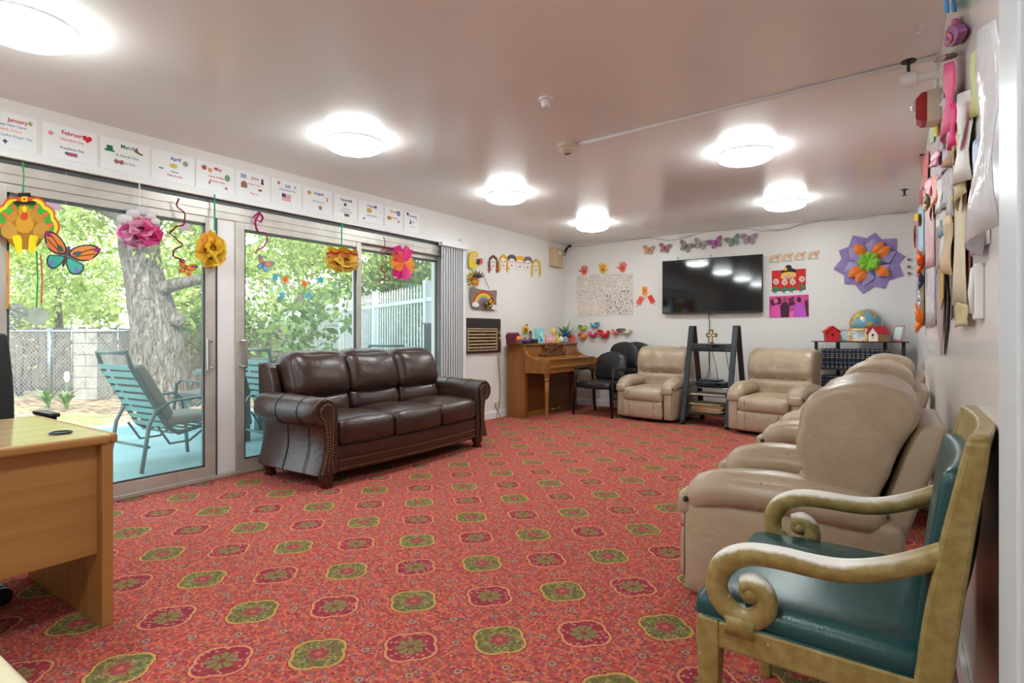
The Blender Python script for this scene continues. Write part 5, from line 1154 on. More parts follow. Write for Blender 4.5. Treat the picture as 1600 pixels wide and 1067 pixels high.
for s in(-1,1):
    for nm,P,c,l in(('butterfly_wing',UP,(50,40,30),0),('butterfly_wing',LO,(50,40,30),0),('butterfly_spot',sc(UP,.6),(222,176,50),2),('butterfly_spot',sc(LO,.55),(222,176,50),2)):
        MB().extr([(s*x*.17,y*.17) for x,y in P],l*.001,l*.001+.003,Mx@Matrix.Rotation(R(20),4,'Z')@Matrix.Rotation(-s*.4,4,'Y')).obj(nm,C(*c),t)
# six face crafts
faces=[(770,412,(100,60,54),'long dark braids','b'),(786,411,(222,170,60),'long yellow hair','l'),(799,411,(90,84,90),'short dark hair','s'),(812,413,(226,170,50),'yellow bowl-cut hair','s'),(824,414,(120,116,124),'short grey hair','s'),(837,418,(226,180,60),'blond hair, nearest the speaker box','l')]
for i,(x,y,c,l,kd) in enumerate(faces):
    t=wthing('L','face_craft','paper face craft with %s on the left wall'%l,'craft',x,y,.006,group='row of paper faces'); m_=C(*c)
    wpoly(t,'face',smooth([(x-5,y-8),(x,y-11),(x+5,y-8),(x+6,y),(x+4,y+7),(x,y+10),(x-4,y+7),(x-6,y)]),C(228,222,214),0,.004)
    hair=[(x-6.5,y-2),(x-6,y-9),(x,y-14),(x+6,y-9),(x+6.5,y-2),(x+4.5,y-5),(x,y-10),(x-4.5,y-5)] if kd!='s' else [(x-6.5,y-2),(x-6.5,y-9),(x-3,y-13),(x+3,y-13),(x+6.5,y-9),(x+6.5,y-2),(x+4,y-6),(x,y-7.5),(x-4,y-6)]
    wpoly(t,'hair',hair,m_,.004,.010)
    if kd!='s':
        for s in(-1,1):
            xx=x+s*6; wpoly(t,'hair_strand',[(xx-1.3,y-4),(xx+1.3,y-4),(xx+1.6,y+10),(xx+s*.6,y+15),(xx-1.4,y+10)],m_,.004,.009)
            if kd=='b': wpoly(t,'hair_bow',circ(xx,y+8,2.2,8),C(190,60,60),.009,.013)
    for s in(-2.2,2.2): wpoly(t,'eye',circ(x+s,y-2.5,.9,8),C(40,34,40),.004,.006)
    wpoly(t,'mouth',smooth([(x-1.6,y+3.6),(x,y+3),(x+1.6,y+3.6),(x,y+5)]),C(190,60,70),.004,.006); wpoly(t,'nose',circ(x,y+.8,.6,6),C(206,170,150),.004,.006)
# ================================================================ END WALL CRAFTS
def hand(x,y,s,c,l,tilt,flip=1):
    t=wthing('B','paper_hand','%s paper handprint above the handwritten poster'%l,'craft',x,y,.004,group='paper handprints'); m_=C(*c); ca,sa=math.cos(R(tilt)),math.sin(R(tilt))
    def tr(P): return [(x+s*(flip*px*ca-py*sa),y+s*(flip*px*sa+py*ca)) for px,py in P]
    wpoly(t,'palm',tr(smooth([(-5,-2),(0,-3),(5,-2),(6,3),(4,8),(0,10),(-4,8),(-6,3)])),m_,0,.003)
    for fx,fy,L,a in((-4.6,-1,6.6,-16),(-1.6,-2,8.4,-5),(1.6,-2,8,5),(4.6,-1,6.4,16),(6,4,6,55)):
        dx,dy=math.sin(R(a)),-math.cos(R(a)); nx,ny=-dy,dx; w_=1.35
        wpoly(t,'thumb' if a==55 else 'finger',tr([(fx-nx*w_,fy-ny*w_),(fx-nx*w_+dx*L*.85,fy-ny*w_+dy*L*.85),(fx+dx*L,fy+dy*L),(fx+nx*w_+dx*L*.85,fy+ny*w_+dy*L*.85),(fx+nx*w_,fy+ny*w_)]),m_,0,.003)
    wpoly(t,'drawing',tr(circ(0,3,2.4,7)),C(120,90,90),.003,.004)
hand(913,422,.78,(226,110,96),'left red',4,-1); hand(942,419,.85,(236,170,50),'middle yellow',0,1); hand(973,417,.85,(232,110,84),'right coral',6,-1)
def posterm():
    m=mat('handwritten_poster',(226,216,208),.7); nt=m.node_tree; b=nt.nodes['Principled BSDF']; L=nt.links
    tc=node(nt,'ShaderNodeTexCoord'); sp=node(nt,'ShaderNodeSeparateXYZ'); L.new(tc.outputs['Object'],sp.inputs[0]); x=E(nt,sp.outputs[0]); y=E(nt,sp.outputs[1])
    row=(y/.021)._m('FRACT') ; inrow=row.gt(.25)*row.lt(.72)
    def nz(scale,st):
        mp=node(nt,'ShaderNodeMapping'); mp.inputs['Scale'].default_value=st; L.new(tc.outputs['Object'],mp.inputs[0]); n=node(nt,'ShaderNodeTexNoise'); n.inputs['Scale'].default_value=scale; n.inputs['Detail'].default_value=2; L.new(mp.outputs[0],n.inputs['Vector']); return E(nt,n.outputs[0])
    ink=nz(90,(1,1.0,1)).gt(.53)*inrow*nz(9,(1,.4,1)).gt(.40)
    blot=nz(34,(1,1,1)).gt(.60)*(x-.02).gt(0.0)*y.lt(.06)
    pk=(y+.19).ab().lt(.045)*x.lt(.0)
    c=mixc(nt,ink*.85,rgb((228,219,210)),mixc(nt,pk,rgb((80,66,66)),rgb((196,90,96)))); c=mixc(nt,blot*.85,c,rgb((30,26,28))); L.new(c,b.inputs['Base Color']); return m
t=wthing('B','handwritten_poster','large handwritten white poster left of the television','poster',945,461,.003); wpoly(t,'sheet',[(901,431),(945,428.5),(989,427),(989.5,460),(989,491),(945,492.5),(903,494),(901,462)],posterm(),0,.0025)
for x,y,a,c,l in((1007.5,455,0,(236,150,60),'upper orange'),(1000,470,-28,(232,100,96),'lower left pink'),(1018,468,28,(226,70,60),'lower right red')):
    t=wthing('B','paper_popsicle','%s paper popsicle left of the television'%l,'craft',x,y,.004,group='paper popsicles'); ca,sa=math.cos(R(-a)),math.sin(R(-a))
    tr=lambda P:[(x+px*ca-py*sa,y+px*sa+py*ca) for px,py in P]
    wpoly(t,'popsicle',tr([(-4,-6),(-3,-7),(3,-7),(4,-6),(4,6),(-4,6)]),C(*c),0,.004); wpoly(t,'stick',tr([(-.9,6),(.9,6),(.7,11),(-.7,11)]),C(214,180,130),0,.003); wpoly(t,'dots',tr(circ(0,-1,1.3,8)),C(190,70,50),.004,.005)
# seven butterflies
for x,y,w_,a,c,c2,l in((1014,391,.17,-8,(206,160,120),(160,120,90),'tan butterfly, leftmost of the row above the television'),(1039,388,.17,-12,(196,120,130),(110,100,110),'pink and grey butterfly, second from left above the television'),(1072,386,.19,-22,(160,152,148),(110,104,100),'dark grey patterned butterfly above the left part of the television'),(1095,382,.19,-18,(176,170,164),(130,124,120),'light grey butterfly touching the magenta one above the television'),(1119,380,.19,18,(176,110,160),(130,70,120),'magenta butterfly in the middle of the row above the television'),(1146,377,.19,16,(140,156,144),(96,120,106),'green-grey butterfly, second from right above the television'),(1171,374,.19,-4,(176,150,166),(130,110,126),'mauve butterfly, rightmost of the row above the television')):
    t=wthing('B','paper_butterfly',l,'craft',x,y,.02,group='butterflies above the television'); bfly(t,w_,R(a),[('wing_border',UP,c2,0),('wing_border',LO,c2,0),('wing_field',sc(UP,.8),c,1),('wing_field',sc(LO,.8),c,1),('wing_spot',sc(UP,.28,.06,.03),c2,2)],fold=.25,body=c2)
# elephants strip
for i,x in enumerate((1212,1231,1251,1272)):
    yy=404-i*1.7; t=wthing('B','paper_elephant','peach paper elephant, %s from left right of the television'%ORD[i],'craft',x,yy,.004,group='peach paper elephants')
    wpoly(t,'elephant',smooth([(x-10,yy+4),(x-9,yy-2),(x-4,yy-6),(x+2,yy-6),(x+6,yy-8),(x+9,yy-7),(x+9,yy-4),(x+7,yy-3),(x+6,yy+1),(x+5,yy+5),(x+2,yy+5),(x+1,yy+1),(x-3,yy+1),(x-4,yy+5),(x-8,yy+5)],k=3),C(222,190,164),0,.004); wpoly(t,'ear',smooth([(x+1,yy-5),(x+5,yy-4),(x+4,yy),(x+1,yy-1)]),C(206,164,136),.004,.007)
    wpoly(t,'grass',[(x-10,yy+5),(x+7,yy+4.4),(x+7,yy+6),(x-10,yy+6.6)],C(176,184,164),0,.003)
# scarecrow picture with daisies
t=wthing('B','scarecrow_picture','red picture of a hatted scarecrow right of the television','picture',1232,436,.003); wpoly(t,'red_sheet',[(1206,423),(1259,419.5),(1259,453),(1206,456)],C(206,40,44),0,.002); wpoly(t,'white_strip',[(1204,455),(1261,452),(1263,459),(1203,461.5)],C(234,232,230),0,.0016)
wpoly(t,'hair',[(1221,428),(1227,424),(1238,424),(1243,426),(1244,432),(1241,432.5),(1239,428),(1225,430),(1224,436),(1220,435)],C(240,206,50),.002,.005); wpoly(t,'face',[(1224,428),(1241,426.5),(1241,434),(1239,436),(1224,436.5)],C(232,180,140),.003,.006)
wpoly(t,'smile',[(1227,432),(1230,434.2),(1235,434),(1239,431.5),(1239,432.3),(1235,435),(1230,435.2),(1227,433)],C(80,40,36),.006,.007); wpoly(t,'nose',[(1231,431),(1233,429),(1234,431)],C(150,70,60),.006,.007)
wpoly(t,'hat_brim',[(1220,428),(1222,423),(1228,420),(1241,419.5),(1244,423),(1244,426),(1234,424.5),(1226,425.5)],C(50,42,42),.006,.009); wpoly(t,'hat_crown',[(1227,421),(1228,415),(1232,414),(1236,414.5),(1238,420)],C(46,38,40),.006,.008); wpoly(t,'hat_flower',circ(1227.5,420.5,2.8,10),C(240,190,50),.009,.012)
for i,(x,y) in enumerate(((1212.5,440),(1226,441),(1238.5,440.5),(1253,436))):
    t=wthing('B','paper_daisy','white paper daisy, %s from left on the red picture'%ORD[i],'craft',x,y,.008,group='paper daisies')
    for k in range(8):
        a=R(45*k); wpoly(t,'petal',smooth([(x+1.2*math.cos(a),y+1.2*math.sin(a)),(x+4*math.cos(a+.28),y+4*math.sin(a+.28)),(x+5.3*math.cos(a),y+5.3*math.sin(a)),(x+4*math.cos(a-.28),y+4*math.sin(a-.28))],k=2),C(236,226,222),0,.003)
    wpoly(t,'centre',circ(x,y,1.6,8),C(214,130,120),.003,.006); yb=460-i*.8; wpoly(t,'stem',[(x-.5,y+4),(x+.5,y+4),(x+.6,yb),(x-.4,yb)],C(60,150,90),-.003,0)
    for s in(-1,1): wpoly(t,'leaf',smooth([(x,y+12),(x+s*4,y+8.5),(x+s*6,y+10),(x+s*4,y+13)]),C(40,140,76),-.001,.003)
    wpoly(t,'leaf',smooth([(x-4,yb-1),(x-2,yb-7),(x+3,yb-8),(x+4,yb-5),(x,yb-4)]),C(20,130,120),.0,.004)
t=wthing('B','pink_photo','magenta tinted photo of four people right of the television','photo',1233,478,.003); wpoly(t,'sheet',[(1202,463.5),(1263.5,460),(1264,495),(1202,496.5)],C(206,80,150),0,.002)
for P,c in(([(1203,496),(1206,480),(1211,476),(1216,477),(1220,484),(1221,496)],(226,90,170)),([(1220,496),(1219,478),(1224,472),(1230,472),(1234,480),(1233,495.5)],(70,34,60)),([(1233,487),(1241,486),(1240,495),(1232,495.5)],(236,110,180)),([(1241,495.4),(1243,478),(1247,473),(1254,474),(1258,482),(1260,495)],(190,90,200)),([(1257,470),(1263,468),(1263.5,494),(1260,494.5)],(90,40,60)),([(1203,470),(1212,465),(1220,465),(1222,474),(1206,478)],(80,36,64)),([(1232,466),(1240,463),(1242,476),(1233,478)],(70,30,56))): wpoly(t,'printed_figure',P,C(*c),.002,.0028)
for x,y,c in((1212,470,(226,100,150)),(1226.5,468,(150,70,90)),(1237,469,(110,50,70)),(1248.5,468,(60,30,40))): wpoly(t,'printed_head',circ(x,y,3.6,10,4.4),C(*c),.0028,.0034)
# ---- big paper flower
t=wthing('B','paper_flower','large purple, orange and green folded paper flower on the end wall','flower',1358,410,.01)
def petal(nm,ang,r0,r1,w,c,z,lift):
    a=R(ang); d=Vector((math.cos(a),math.sin(a),0)); n_=Vector((-d.y,d.x,0)); q=MB()
    P=[d*r0+n_*w*.35,d*r0-n_*w*.35,d*(r0+.62*(r1-r0))+n_*w,d*(r0+.62*(r1-r0))-n_*w,d*r1]
    mid0=d*r0+Vector((0,0,-.004)); mid1=d*(r0+.62*(r1-r0))+Vector((0,0,.022+lift)); 
    vs=[P[0],mid0,P[1],P[2]+Vector((0,0,lift*.6)),mid1,P[3]+Vector((0,0,lift*.6)),P[4]+Vector((0,0,lift*.5))]
    vs=[v+Vector((0,0,z)) for v in vs]; vs2=[v-Vector((0,0,.003)) for v in vs]
    q.add(vs+vs2,[(0,1,4,3),(1,2,5,4),(3,4,6),(4,5,6),(7,10,11,8),(8,11,12,9),(10,13,11),(11,13,12)]); q.obj(nm,C(*c),t)
for i in range(10): petal('purple_petal',36*i+8,.03,.345+.02*(i%2),.125,(150,132,186),.004,.0)
for i in range(6): petal('lilac_petal',60*i+20,.03,.27,.085,(170,158,206),.03,.01)
for a_ in(122,58,38,-42,-118,-142): petal('orange_petal',a_,.05,.265,.06,(240,132,60),.055,.03)
for i in range(8): petal('green_petal',45*i,.0,.125,.042,(140,200,70),.09,.035)
# ---- paper birds
def bird(x,y,s,c1,c2,l,face=1):
    t=wthing('B','paper_bird',l,'craft',x,y,.05,group='little paper birds'); 
    MB().lathe([(.001,-.04*s),(.028*s,-.03*s),(.042*s,-.008*s),(.045*s,.015*s),(.038*s,.02*s),(.001,.012*s)],n=14,sx=1.15,M=Matrix.Rotation(R(-90),4,'X')@Matrix.Diagonal((1,1,1,1))).obj('body',C(*c1),t,smooth=True)
    for sg in(-1,1): MB().extr([(0,.0),(face*-.03*s,.05*s),(face*-.085*s,.055*s),(face*-.05*s,.01*s)],-.001,.001,Matrix.Translation((0,.005,sg*.012))@Matrix.Rotation(sg*.35,4,'X')).obj('wing',C(*c2),t)
    MB().ell((face*.045*s,.03*s,0),(.02*s,.02*s,.018*s),10,8).obj('head',C(*c1),t,smooth=True); MB().tube([(face*.06*s,.03*s,0),(face*.085*s,.026*s,0)],[.007*s,.001],n=6).obj('beak',C(*c2),t)
    MB().extr([(face*-.04*s,.0),(face*-.10*s,.03*s),(face*-.095*s,.0)],-.004,.004).obj('tail',C(*c2),t)
bird(911,513,.95,(180,190,50),(90,150,60),'lime green paper bird, upper left of the cluster'); bird(911,526,.95,(236,140,40),(226,90,60),'orange paper bird directly below the lime one'); bird(928,509,.95,(90,170,196),(70,140,170),'light blue paper bird below the poster',-1); bird(926,524,1.0,(206,50,100),(226,110,140),'magenta paper bird below the blue one',1); bird(944,523,1.35,(214,50,50),(190,40,44),'large red paper bird below the poster',1); bird(962,519,.95,(226,120,120),(90,84,84),'pink and grey paper bird, second from right',-1); bird(979,519,1.0,(206,200,170),(120,116,100),'white and olive paper bird, rightmost of the cluster',1)
# ================================================================ RIGHT WALL COLLAGE
def sheet(name,label,cat,x0,x1,l,r,m,off=.006,bulge=.0,extra=None):
    """paper hung on the right wall: far edge seen at column x0 (rows l), near edge at x1 (rows r)"""
    yA=onX(x0,500,XR-off).y; yB=onX(x1,500,XR-off).y
    zA=[onX(x0,y,XR-off).z for y in l]; zB=[onX(x1,y,XR-off).z for y in r]
    yc=(yA+yB)/2; zc=(zA[0]+zA[1]+zB[0]+zB[1])/4
    t=T(name,label,cat,(XR,yc,zc),rot=WROT['R'])
    N=8; K=6; q=MB(); vs=[]
    for k in range(2):
        for i in range(N+1):
            f=i/N; zt=zA[0]+(zB[0]-zA[0])*f; zb=zA[1]+(zB[1]-zA[1])*f
            for j in range(K+1):
                g=j/K; vs.append((-(yA+(yB-yA)*f-yc),zt+(zb-zt)*g-zc,off+bulge*math.sin(f*math.pi)*(.4+.6*g)+.25*bulge*math.sin(g*7+f*3)-k*.002))
    fs=[]; n1=(N+1)*(K+1)
    for i in range(N):
        for j in range(K):
            a=i*(K+1)+j; fs.append((a,a+K+1,a+K+2,a+1)[::-1]); fs.append(tuple(n1+v for v in (a,a+K+1,a+K+2,a+1)))
    rim=[i*(K+1) for i in range(N+1)]+[N*(K+1)+j for j in range(1,K+1)]+[i*(K+1)+K for i in range(N-1,-1,-1)]+[j for j in range(K-1,0,-1)]
    for a,b in zip(rim,rim[1:]+rim[:1]): fs.append((a,b,b+n1,a+n1))
    q.add(vs,fs); q.obj('sheet',m,t,smooth=True); return t
def plastic(c,a=.75): return mat('plastic_%d'%c[0],c,.15,spec=.6,alpha=a,bump=(6,.5,.03))
M_scrib=mat('scribbled_paper',(222,220,222),.6,var=(26,(150,140,150),6)); M_collage=mat('collage_print',(206,200,204),.5,var=(18,(196,110,110),6)); M_news=mat('newsprint',(186,182,180),.6,var=(45,(110,106,108),5))
M_crm=mat('cream_paper',(222,208,170),.65,var=(5,(232,222,196),3)); M_tanp=mat('tan_paper',(196,176,128),.7,var=(12,(210,192,150),3)); M_draw=mat('child_drawing',(226,224,226),.5,var=(10,(150,150,206),3)); M_wat=mat('watercolour',(196,170,160),.5,var=(7,(130,120,140),4)); M_pinkw=mat('pink_wash',(226,206,206),.5,var=(9,(214,150,160),3))
sheet('plastic_sheet','big clear-white plastic sheet curling near the door casing','sheet',1538,1556,(60,400),(30,352),plastic((222,222,226),.85),.03,.03)
sheet('drawing','childs blue and pink drawing behind the plastic sheet','drawing',1518,1535,(265,400),(255,392),M_draw,.008,.008)
sheet('pink_drawing','pale pink striped drawing low beside the plastic sheet','drawing',1519,1530,(330,402),(330,396),mat('violet_stripes',(206,196,222),.5,var=(14,(160,120,180),3)),.018,.005)
sheet('paper_banner','long cream paper banner with tan lower end','banner',1490,1509,(195,475),(185,478),M_crm,.012,.012)
sheet('paper_strip','tan paper strip at the bottom of the cream banner','strip',1492,1511,(470,512),(476,508),M_tanp,.020,.006)
sheet('wood_lath','thin red-brown upright lath beside the cream banner','lath',1512,1515.5,(270,490),(265,488),mat('redbrown',(130,62,44),.4),.006)
sheet('white_banner','white paper banner hanging high above the cream one','banner',1498,1516,(150,292),(140,280),mat('white_paper',(226,224,222),.5),.02,.02)
sheet('green_ribbon','pale yellow-green streamer hanging beside the top plastic','ribbon',1517,1530,(90,188),(75,180),C(206,214,150),.01,.01)
sheet('yellow_streamer','pale yellow twisted paper streamer below the pink bow','ribbon',1498,1508,(215,330),(205,300),C(226,216,176),.022,.015)
t=sheet('scribble_page','scribbled black and white page with grey border','drawing',1447,1461,(350,512),(340,508),M_scrib,.008,.004)
sheet('collage_page','red-speckled magazine collage above the scribbled page','collage',1445,1460,(330,420),(318,415),M_collage,.012,.004)
sheet('news_page','grey printed page beside the scribbled page','page',1462,1469,(312,500),(305,498),M_news,.008,.003)
sheet('folded_page','white folded page with blue scraps','page',1469,1478,(320,420),(310,410),mat('white_paper'),.014,.012)
sheet('blue_scrap','light blue card behind the orange paper flowers','card',1434.5,1443,(325,396),(318,392),C(176,206,222),.006,.003)
sheet('olive_board','olive strip board carrying orange paper flowers','board',1437,1443.5,(396,510),(394,508),C(126,108,64),.008)
sheet('pale_page','pale striped page at the far end of the collage','page',1431.5,1436.5,(390,513),(390,511),mat('bluegrey_page',(206,204,214),.5,var=(20,(130,140,200),3)),.005)
sheet('pink_streamer','hot pink ribbon streamers hanging below the sprinkler pipe','ribbon',1478,1490,(100,225),(95,200),C(240,90,150),.03,.02)
sheet('pink_streamer','narrow deep pink ribbon tail below the patterned bow','ribbon',1486,1492,(165,236),(160,226),C(226,40,120),.05,.01)
sheet('mint_tag','mint green paper tag under the fire alarm','tag',1453,1459,(198,226),(196,222),C(180,214,170),.008)
sheet('yellow_tag','bright yellow paper tag under the fire alarm','tag',1459,1464,(192,214),(190,212),C(236,200,50),.014)
sheet('glitter_fish','pink glitter paper fish above the orange streamers','craft',1456,1466,(250,262),(234,258),mat('pink_glitter',(232,100,160),.4,var=(60,(246,190,210),3)),.03,.02)
sheet('glitter_fish','second pink glitter paper fish lower down the wall','craft',1446,1455,(292,310),(276,306),mat('pink_glitter'),.03,.02)
sheet('orange_streamer','orange and peach paper streamers in the middle of the collage','ribbon',1455,1466,(285,345),(270,310),mat('peach_streamer',(236,150,110),.5,var=(30,(226,100,60),3)),.02,.015)
sheet('red_streamer','dull red paper streamer at the far end of the wall','ribbon',1440,1450,(250,300),(235,290),C(206,120,120),.012,.01)
sheet('lilac_card','pale lilac shield-shaped card beside the tan leaf','card',1473,1482,(235,275),(232,262),C(206,200,222),.02,.01)
sheet('tan_leaf','tan paper leaf curling off the wall below the pink ribbon','leaf',1483,1489,(225,262),(220,258),C(190,160,124),.03,.02)
sheet('white_streamer','white scribbled paper strip under the lilac card','strip',1472,1486,(275,330),(262,320),M_scrib,.016,.012)
# tall pointed painted paper
t=T('painted_leaf','tall pointed watercolour paper hanging lowest on the right wall','drawing',wp('R',1478,440,0),rot=WROT['R']); t_w[t.name]=('R',wp('R',1478,440,.02),.02)
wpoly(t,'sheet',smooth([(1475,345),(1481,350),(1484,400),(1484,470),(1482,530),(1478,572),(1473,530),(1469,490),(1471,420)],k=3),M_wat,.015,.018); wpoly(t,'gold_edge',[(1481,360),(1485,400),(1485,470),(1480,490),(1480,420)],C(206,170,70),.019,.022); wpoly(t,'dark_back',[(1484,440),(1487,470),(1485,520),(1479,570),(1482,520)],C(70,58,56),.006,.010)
# bow, owl, moustache, feather craft at the top
t=T('paper_bow','grey and mauve patterned paper bow on the pink streamers','bow',wp('R',1494,143,0),rot=WROT['R']); t_w[t.name]=('R',wp('R',1494,143,.05),.05)
Mb=mat('paisley',(160,140,170),.5,var=(50,(90,84,110),4)); wpoly(t,'bow_half',[(1492,145),(1497,116),(1509,115),(1510,130),(1498,150)],Mb,.02,.03); wpoly(t,'bow_half',[(1493,140),(1477,170),(1498,171),(1499,160),(1500,148)],Mb,.02,.03); wpoly(t,'bow_knot',circ(1495,147,4,10,6),Mb,.03,.04)
t=T('paper_fish','pink and purple painted oval fish craft at the top of the right wall','craft',wp('R',1504,52,0),rot=WROT['R']); t_w[t.name]=('R',wp('R',1504,52,.04),.04)
wpoly(t,'fish_body',smooth([(1489,70),(1490,48),(1500,32),(1514,30),(1524,40),(1520,56),(1508,72),(1495,75)]),C(150,90,140),.01,.03)
for r,c,z in((10,(206,110,150),.032),(7,(222,130,110),.035),(4.6,(90,130,190),.038)): wpoly(t,'ring',circ(1501,56,r,16,r*1.15),C(*c),z,z+.003)
wpoly(t,'tail',smooth([(1496,30),(1498,20),(1505,20),(1508,30),(1502,34)]),C(190,90,130),.01,.02); wpoly(t,'fin',smooth([(1487,60),(1485,46),(1490,48),(1491,72),(1489,78)]),C(230,200,50),.006,.01)
t=T('felt_boat','brown felt crescent below the fish craft','craft',wp('R',1497,86,0),rot=WROT['R']); t_w[t.name]=('R',wp('R',1497,86,.05),.05); wpoly(t,'crescent',smooth([(1478,93),(1490,82),(1506,76),(1517,78),(1512,86),(1498,92),(1485,95)]),C(130,104,90),.02,.05)
t=T('feather_craft','turquoise and green feather craft at the very top of the right wall','craft',wp('R',1503,8,0),rot=WROT['R']); t_w[t.name]=('R',wp('R',1503,8,.05),.05)
for i,(a,b,c) in enumerate([((1484,2),(1488,18),(40,160,210)),((1490,0),(1494,16),(60,190,220)),((1497,0),(1500,18),(50,150,220)),((1504,0),(1507,19),(110,210,120)),((1511,0),(1512,16),(90,200,140)),((1517,0),(1521,14),(40,110,170))]): wpoly(t,'feather',smooth([(a[0],a[1]-14),(a[0]+5,a[1]-6),(b[0]+4,b[1]-4),(b[0],b[1]),(b[0]-5,b[1]-5)],k=3),C(*c),.02+.006*(i%3),.026+.006*(i%3))
p=wp('R',1476,12,.05)
t=T('white_lamp_cone','white plastic cone at the top of the right wall','cone',wp('R',1477,8,0),rot=WROT['R']); MB().lathe([(.03,0),(.035,.05),(.055,.11),(.058,.12),(.05,.118),(.03,.05)],n=18,M=Matrix.Rotation(R(20),4,'X')).obj('cone',M_white,t,smooth=True)
# orange paper flowers and little pieces at the far end
def blossom(x,y,r,c,label):
    t=wthing('R','paper_blossom',label,'flower',x,y,.03)
    for k in range(7):
        a=R(360/7*k); Mx=Matrix.Rotation(a,4,'Z')@Matrix.Translation((r*.6,0,.01))@Matrix.Rotation(-.5,4,'Y'); MB().ell((0,0,0),(r*.5,r*.28,.006),8,6,Mx).obj('petal',C(*c),t,smooth=True)
    MB().ell((0,0,.012),(r*.28,r*.28,.014),8,6).obj('centre',C(90,60,40),t,smooth=True)
blossom(1441,410,.10,(240,110,40),'orange paper blossom, uppermost on the olive board'); blossom(1439,498,.12,(236,120,40),'orange paper blossom, lowest on the olive board'); blossom(1442,437,.07,(60,56,80),'dark violet paper blossom in the middle of the olive board'); blossom(1441,468,.06,(226,222,214),'white paper blossom on the olive board'); blossom(1453,165+150,.05,(150,190,150),'pale green rosette above the light blue card')
t=wthing('R','paper_star','red paper star jutting from the far end of the right wall','star',1431,368,.012); MB().extr(star(.13,4,.4,80),0,.012).obj('star',C(150,40,60),t); MB().extr(star(.07,4,.4,80),.012,.02).obj('star_centre',C(206,110,100),t)
t=wthing('R','paper_tag','yellow and pink paper tag above the red star','tag',1433,343,.03); wpoly(t,'yellow_half',[(1429,335),(1435,333),(1435,344),(1429,345)],C(240,200,60),0,.006); wpoly(t,'pink_half',[(1429,345),(1435,344),(1435,352),(1429,353)],C(206,140,160),0,.006)
for x,y,l in((1463,259,'below the upper glitter fish'),(1491,200,'beside the pink ribbon tail'),(1447,241,'at the far top of the collage')):
    q=MB(); p=wp('R',x,y,0); q.tube([(0,0,0),(0,0,.035)],.005,n=6); q.bx(-.016,.016,-.004,.004,.03,.038); q.obj('wall_hook',M_black,loc=p,rot=WROT['R'],label='small black wall hook %s'%l,cat='hook')

# further scraps that crowd the collage
M_wp=mat('white_paper')
for nm,lab,cat,x0,x1,l,r,m_,off,bu in (
 ('paper_strip','mauve patterned strip beside the upper glitter fish','strip',1466,1473,(225,290),(218,280),mat('mauve_print',(190,150,176),.5,var=(30,(120,90,130),4)),.016,.01),
 ('paper_strip','white curled strip right of the orange streamers','strip',1466,1472,(285,335),(278,330),M_wp,.02,.015),
 ('photo_page','grey photo page with red smudges in the middle of the collage','page',1462,1470,(345,430),(338,425),mat('grey_photo',(180,176,178),.4,var=(16,(120,70,70),4)),.014,.004),
 ('tan_page','tan curled page above the painted leaf','page',1476,1486,(340,420),(335,430),mat('tan_page',(206,184,140),.6,var=(8,(226,200,160),3)),.022,.02),
 ('brown_strip','dark brown narrow strip between cream banner and painted leaf','strip',1486,1489,(300,500),(298,496),C(92,70,58),.008,.0),
 ('sketch_page','white sketch page left of the cream banner','page',1480,1489,(268,345),(262,338),M_scrib,.018,.010),
 ('peach_card','peach card at the far end above the light blue card','card',1441,1448,(300,330),(294,326),C(236,176,150),.012,.006),
 ('blue_drawing','blue crayon drawing on the white wall paper','drawing',1520,1528,(225,300),(215,290),mat('blue_crayon',(190,204,226),.5,var=(14,(110,140,200),3)),.034,.004),
 ('pink_crayon_drawing','pink crayon drawing right of the blue crayon one','drawing',1528,1536,(240,330),(232,322),M_pinkw,.03,.004),
 ('lime_scrap','lime green dot of paper beside the cream banner','scrap',1485,1488.5,(306,314),(305,313),C(190,200,60),.035,.0),
 ('teal_scrap','small teal paper scrap on the folded page','scrap',1470,1475,(345,372),(342,368),C(90,150,180),.03,.01),
 ('red_scrap','dull red paper scrap at the top of the blue card','scrap',1436,1440,(300,322),(296,318),C(190,90,90),.02,.005),
 ('white_wall_paper','large white paper sheet behind the crayon drawings','sheet',1516,1545,(160,398),(150,380),M_wp,.004,.006)):
    sheet(nm,lab,cat,x0,x1,l,r,m_,off,bu)
# ================================================================ OUTSIDE
GZ=-.10
M_patio=mat('patio_paint',(112,164,172),.4,var=(2.2,(140,186,190),6),bump=(8,.1,.01)); 
MB().bx(-7.9,XL-.12,-3,9.0,-.16,-.05).obj('floor_patio',M_patio,label='teal painted concrete patio outside the glass doors',kind='structure')
def groundm():
    m=mat('leaf_litter',(120,100,84),.95); nt=m.node_tree; b=nt.nodes['Principled BSDF']; L=nt.links; tc=node(nt,'ShaderNodeTexCoord')
    n=node(nt,'ShaderNodeTexNoise'); n.inputs['Scale'].default_value=.55; n.inputs['Detail'].default_value=5; L.new(tc.outputs['Object'],n.inputs['Vector'])
    v=node(nt,'ShaderNodeTexVoronoi'); v.inputs['Scale'].default_value=14; L.new(tc.outputs['Object'],v.inputs['Vector'])
    s=node(nt,'ShaderNodeSeparateColor'); L.new(v.outputs['Color'],s.inputs[0])
    lit=mixc(nt,E(nt,s.outputs[0]),rgb((96,78,66)),rgb((168,142,120))); lit=mixc(nt,E(nt,s.outputs[1]).gt(.8),lit,rgb((196,172,150)))
    gr=mixc(nt,E(nt,s.outputs[2]),rgb((120,140,70)),rgb((176,176,120)))
    L.new(mixc(nt,((E(nt,n.outputs[0])-.53)*9.0).mx(0.0).mn(1.0),lit,gr),b.inputs['Base Color'])
    bp=node(nt,'ShaderNodeBump'); bp.inputs['Strength'].default_value=.6; bp.inputs['Distance'].default_value=.03; L.new(v.outputs[0],bp.inputs['Height']); L.new(bp.outputs[0],b.inputs['Normal']); return m
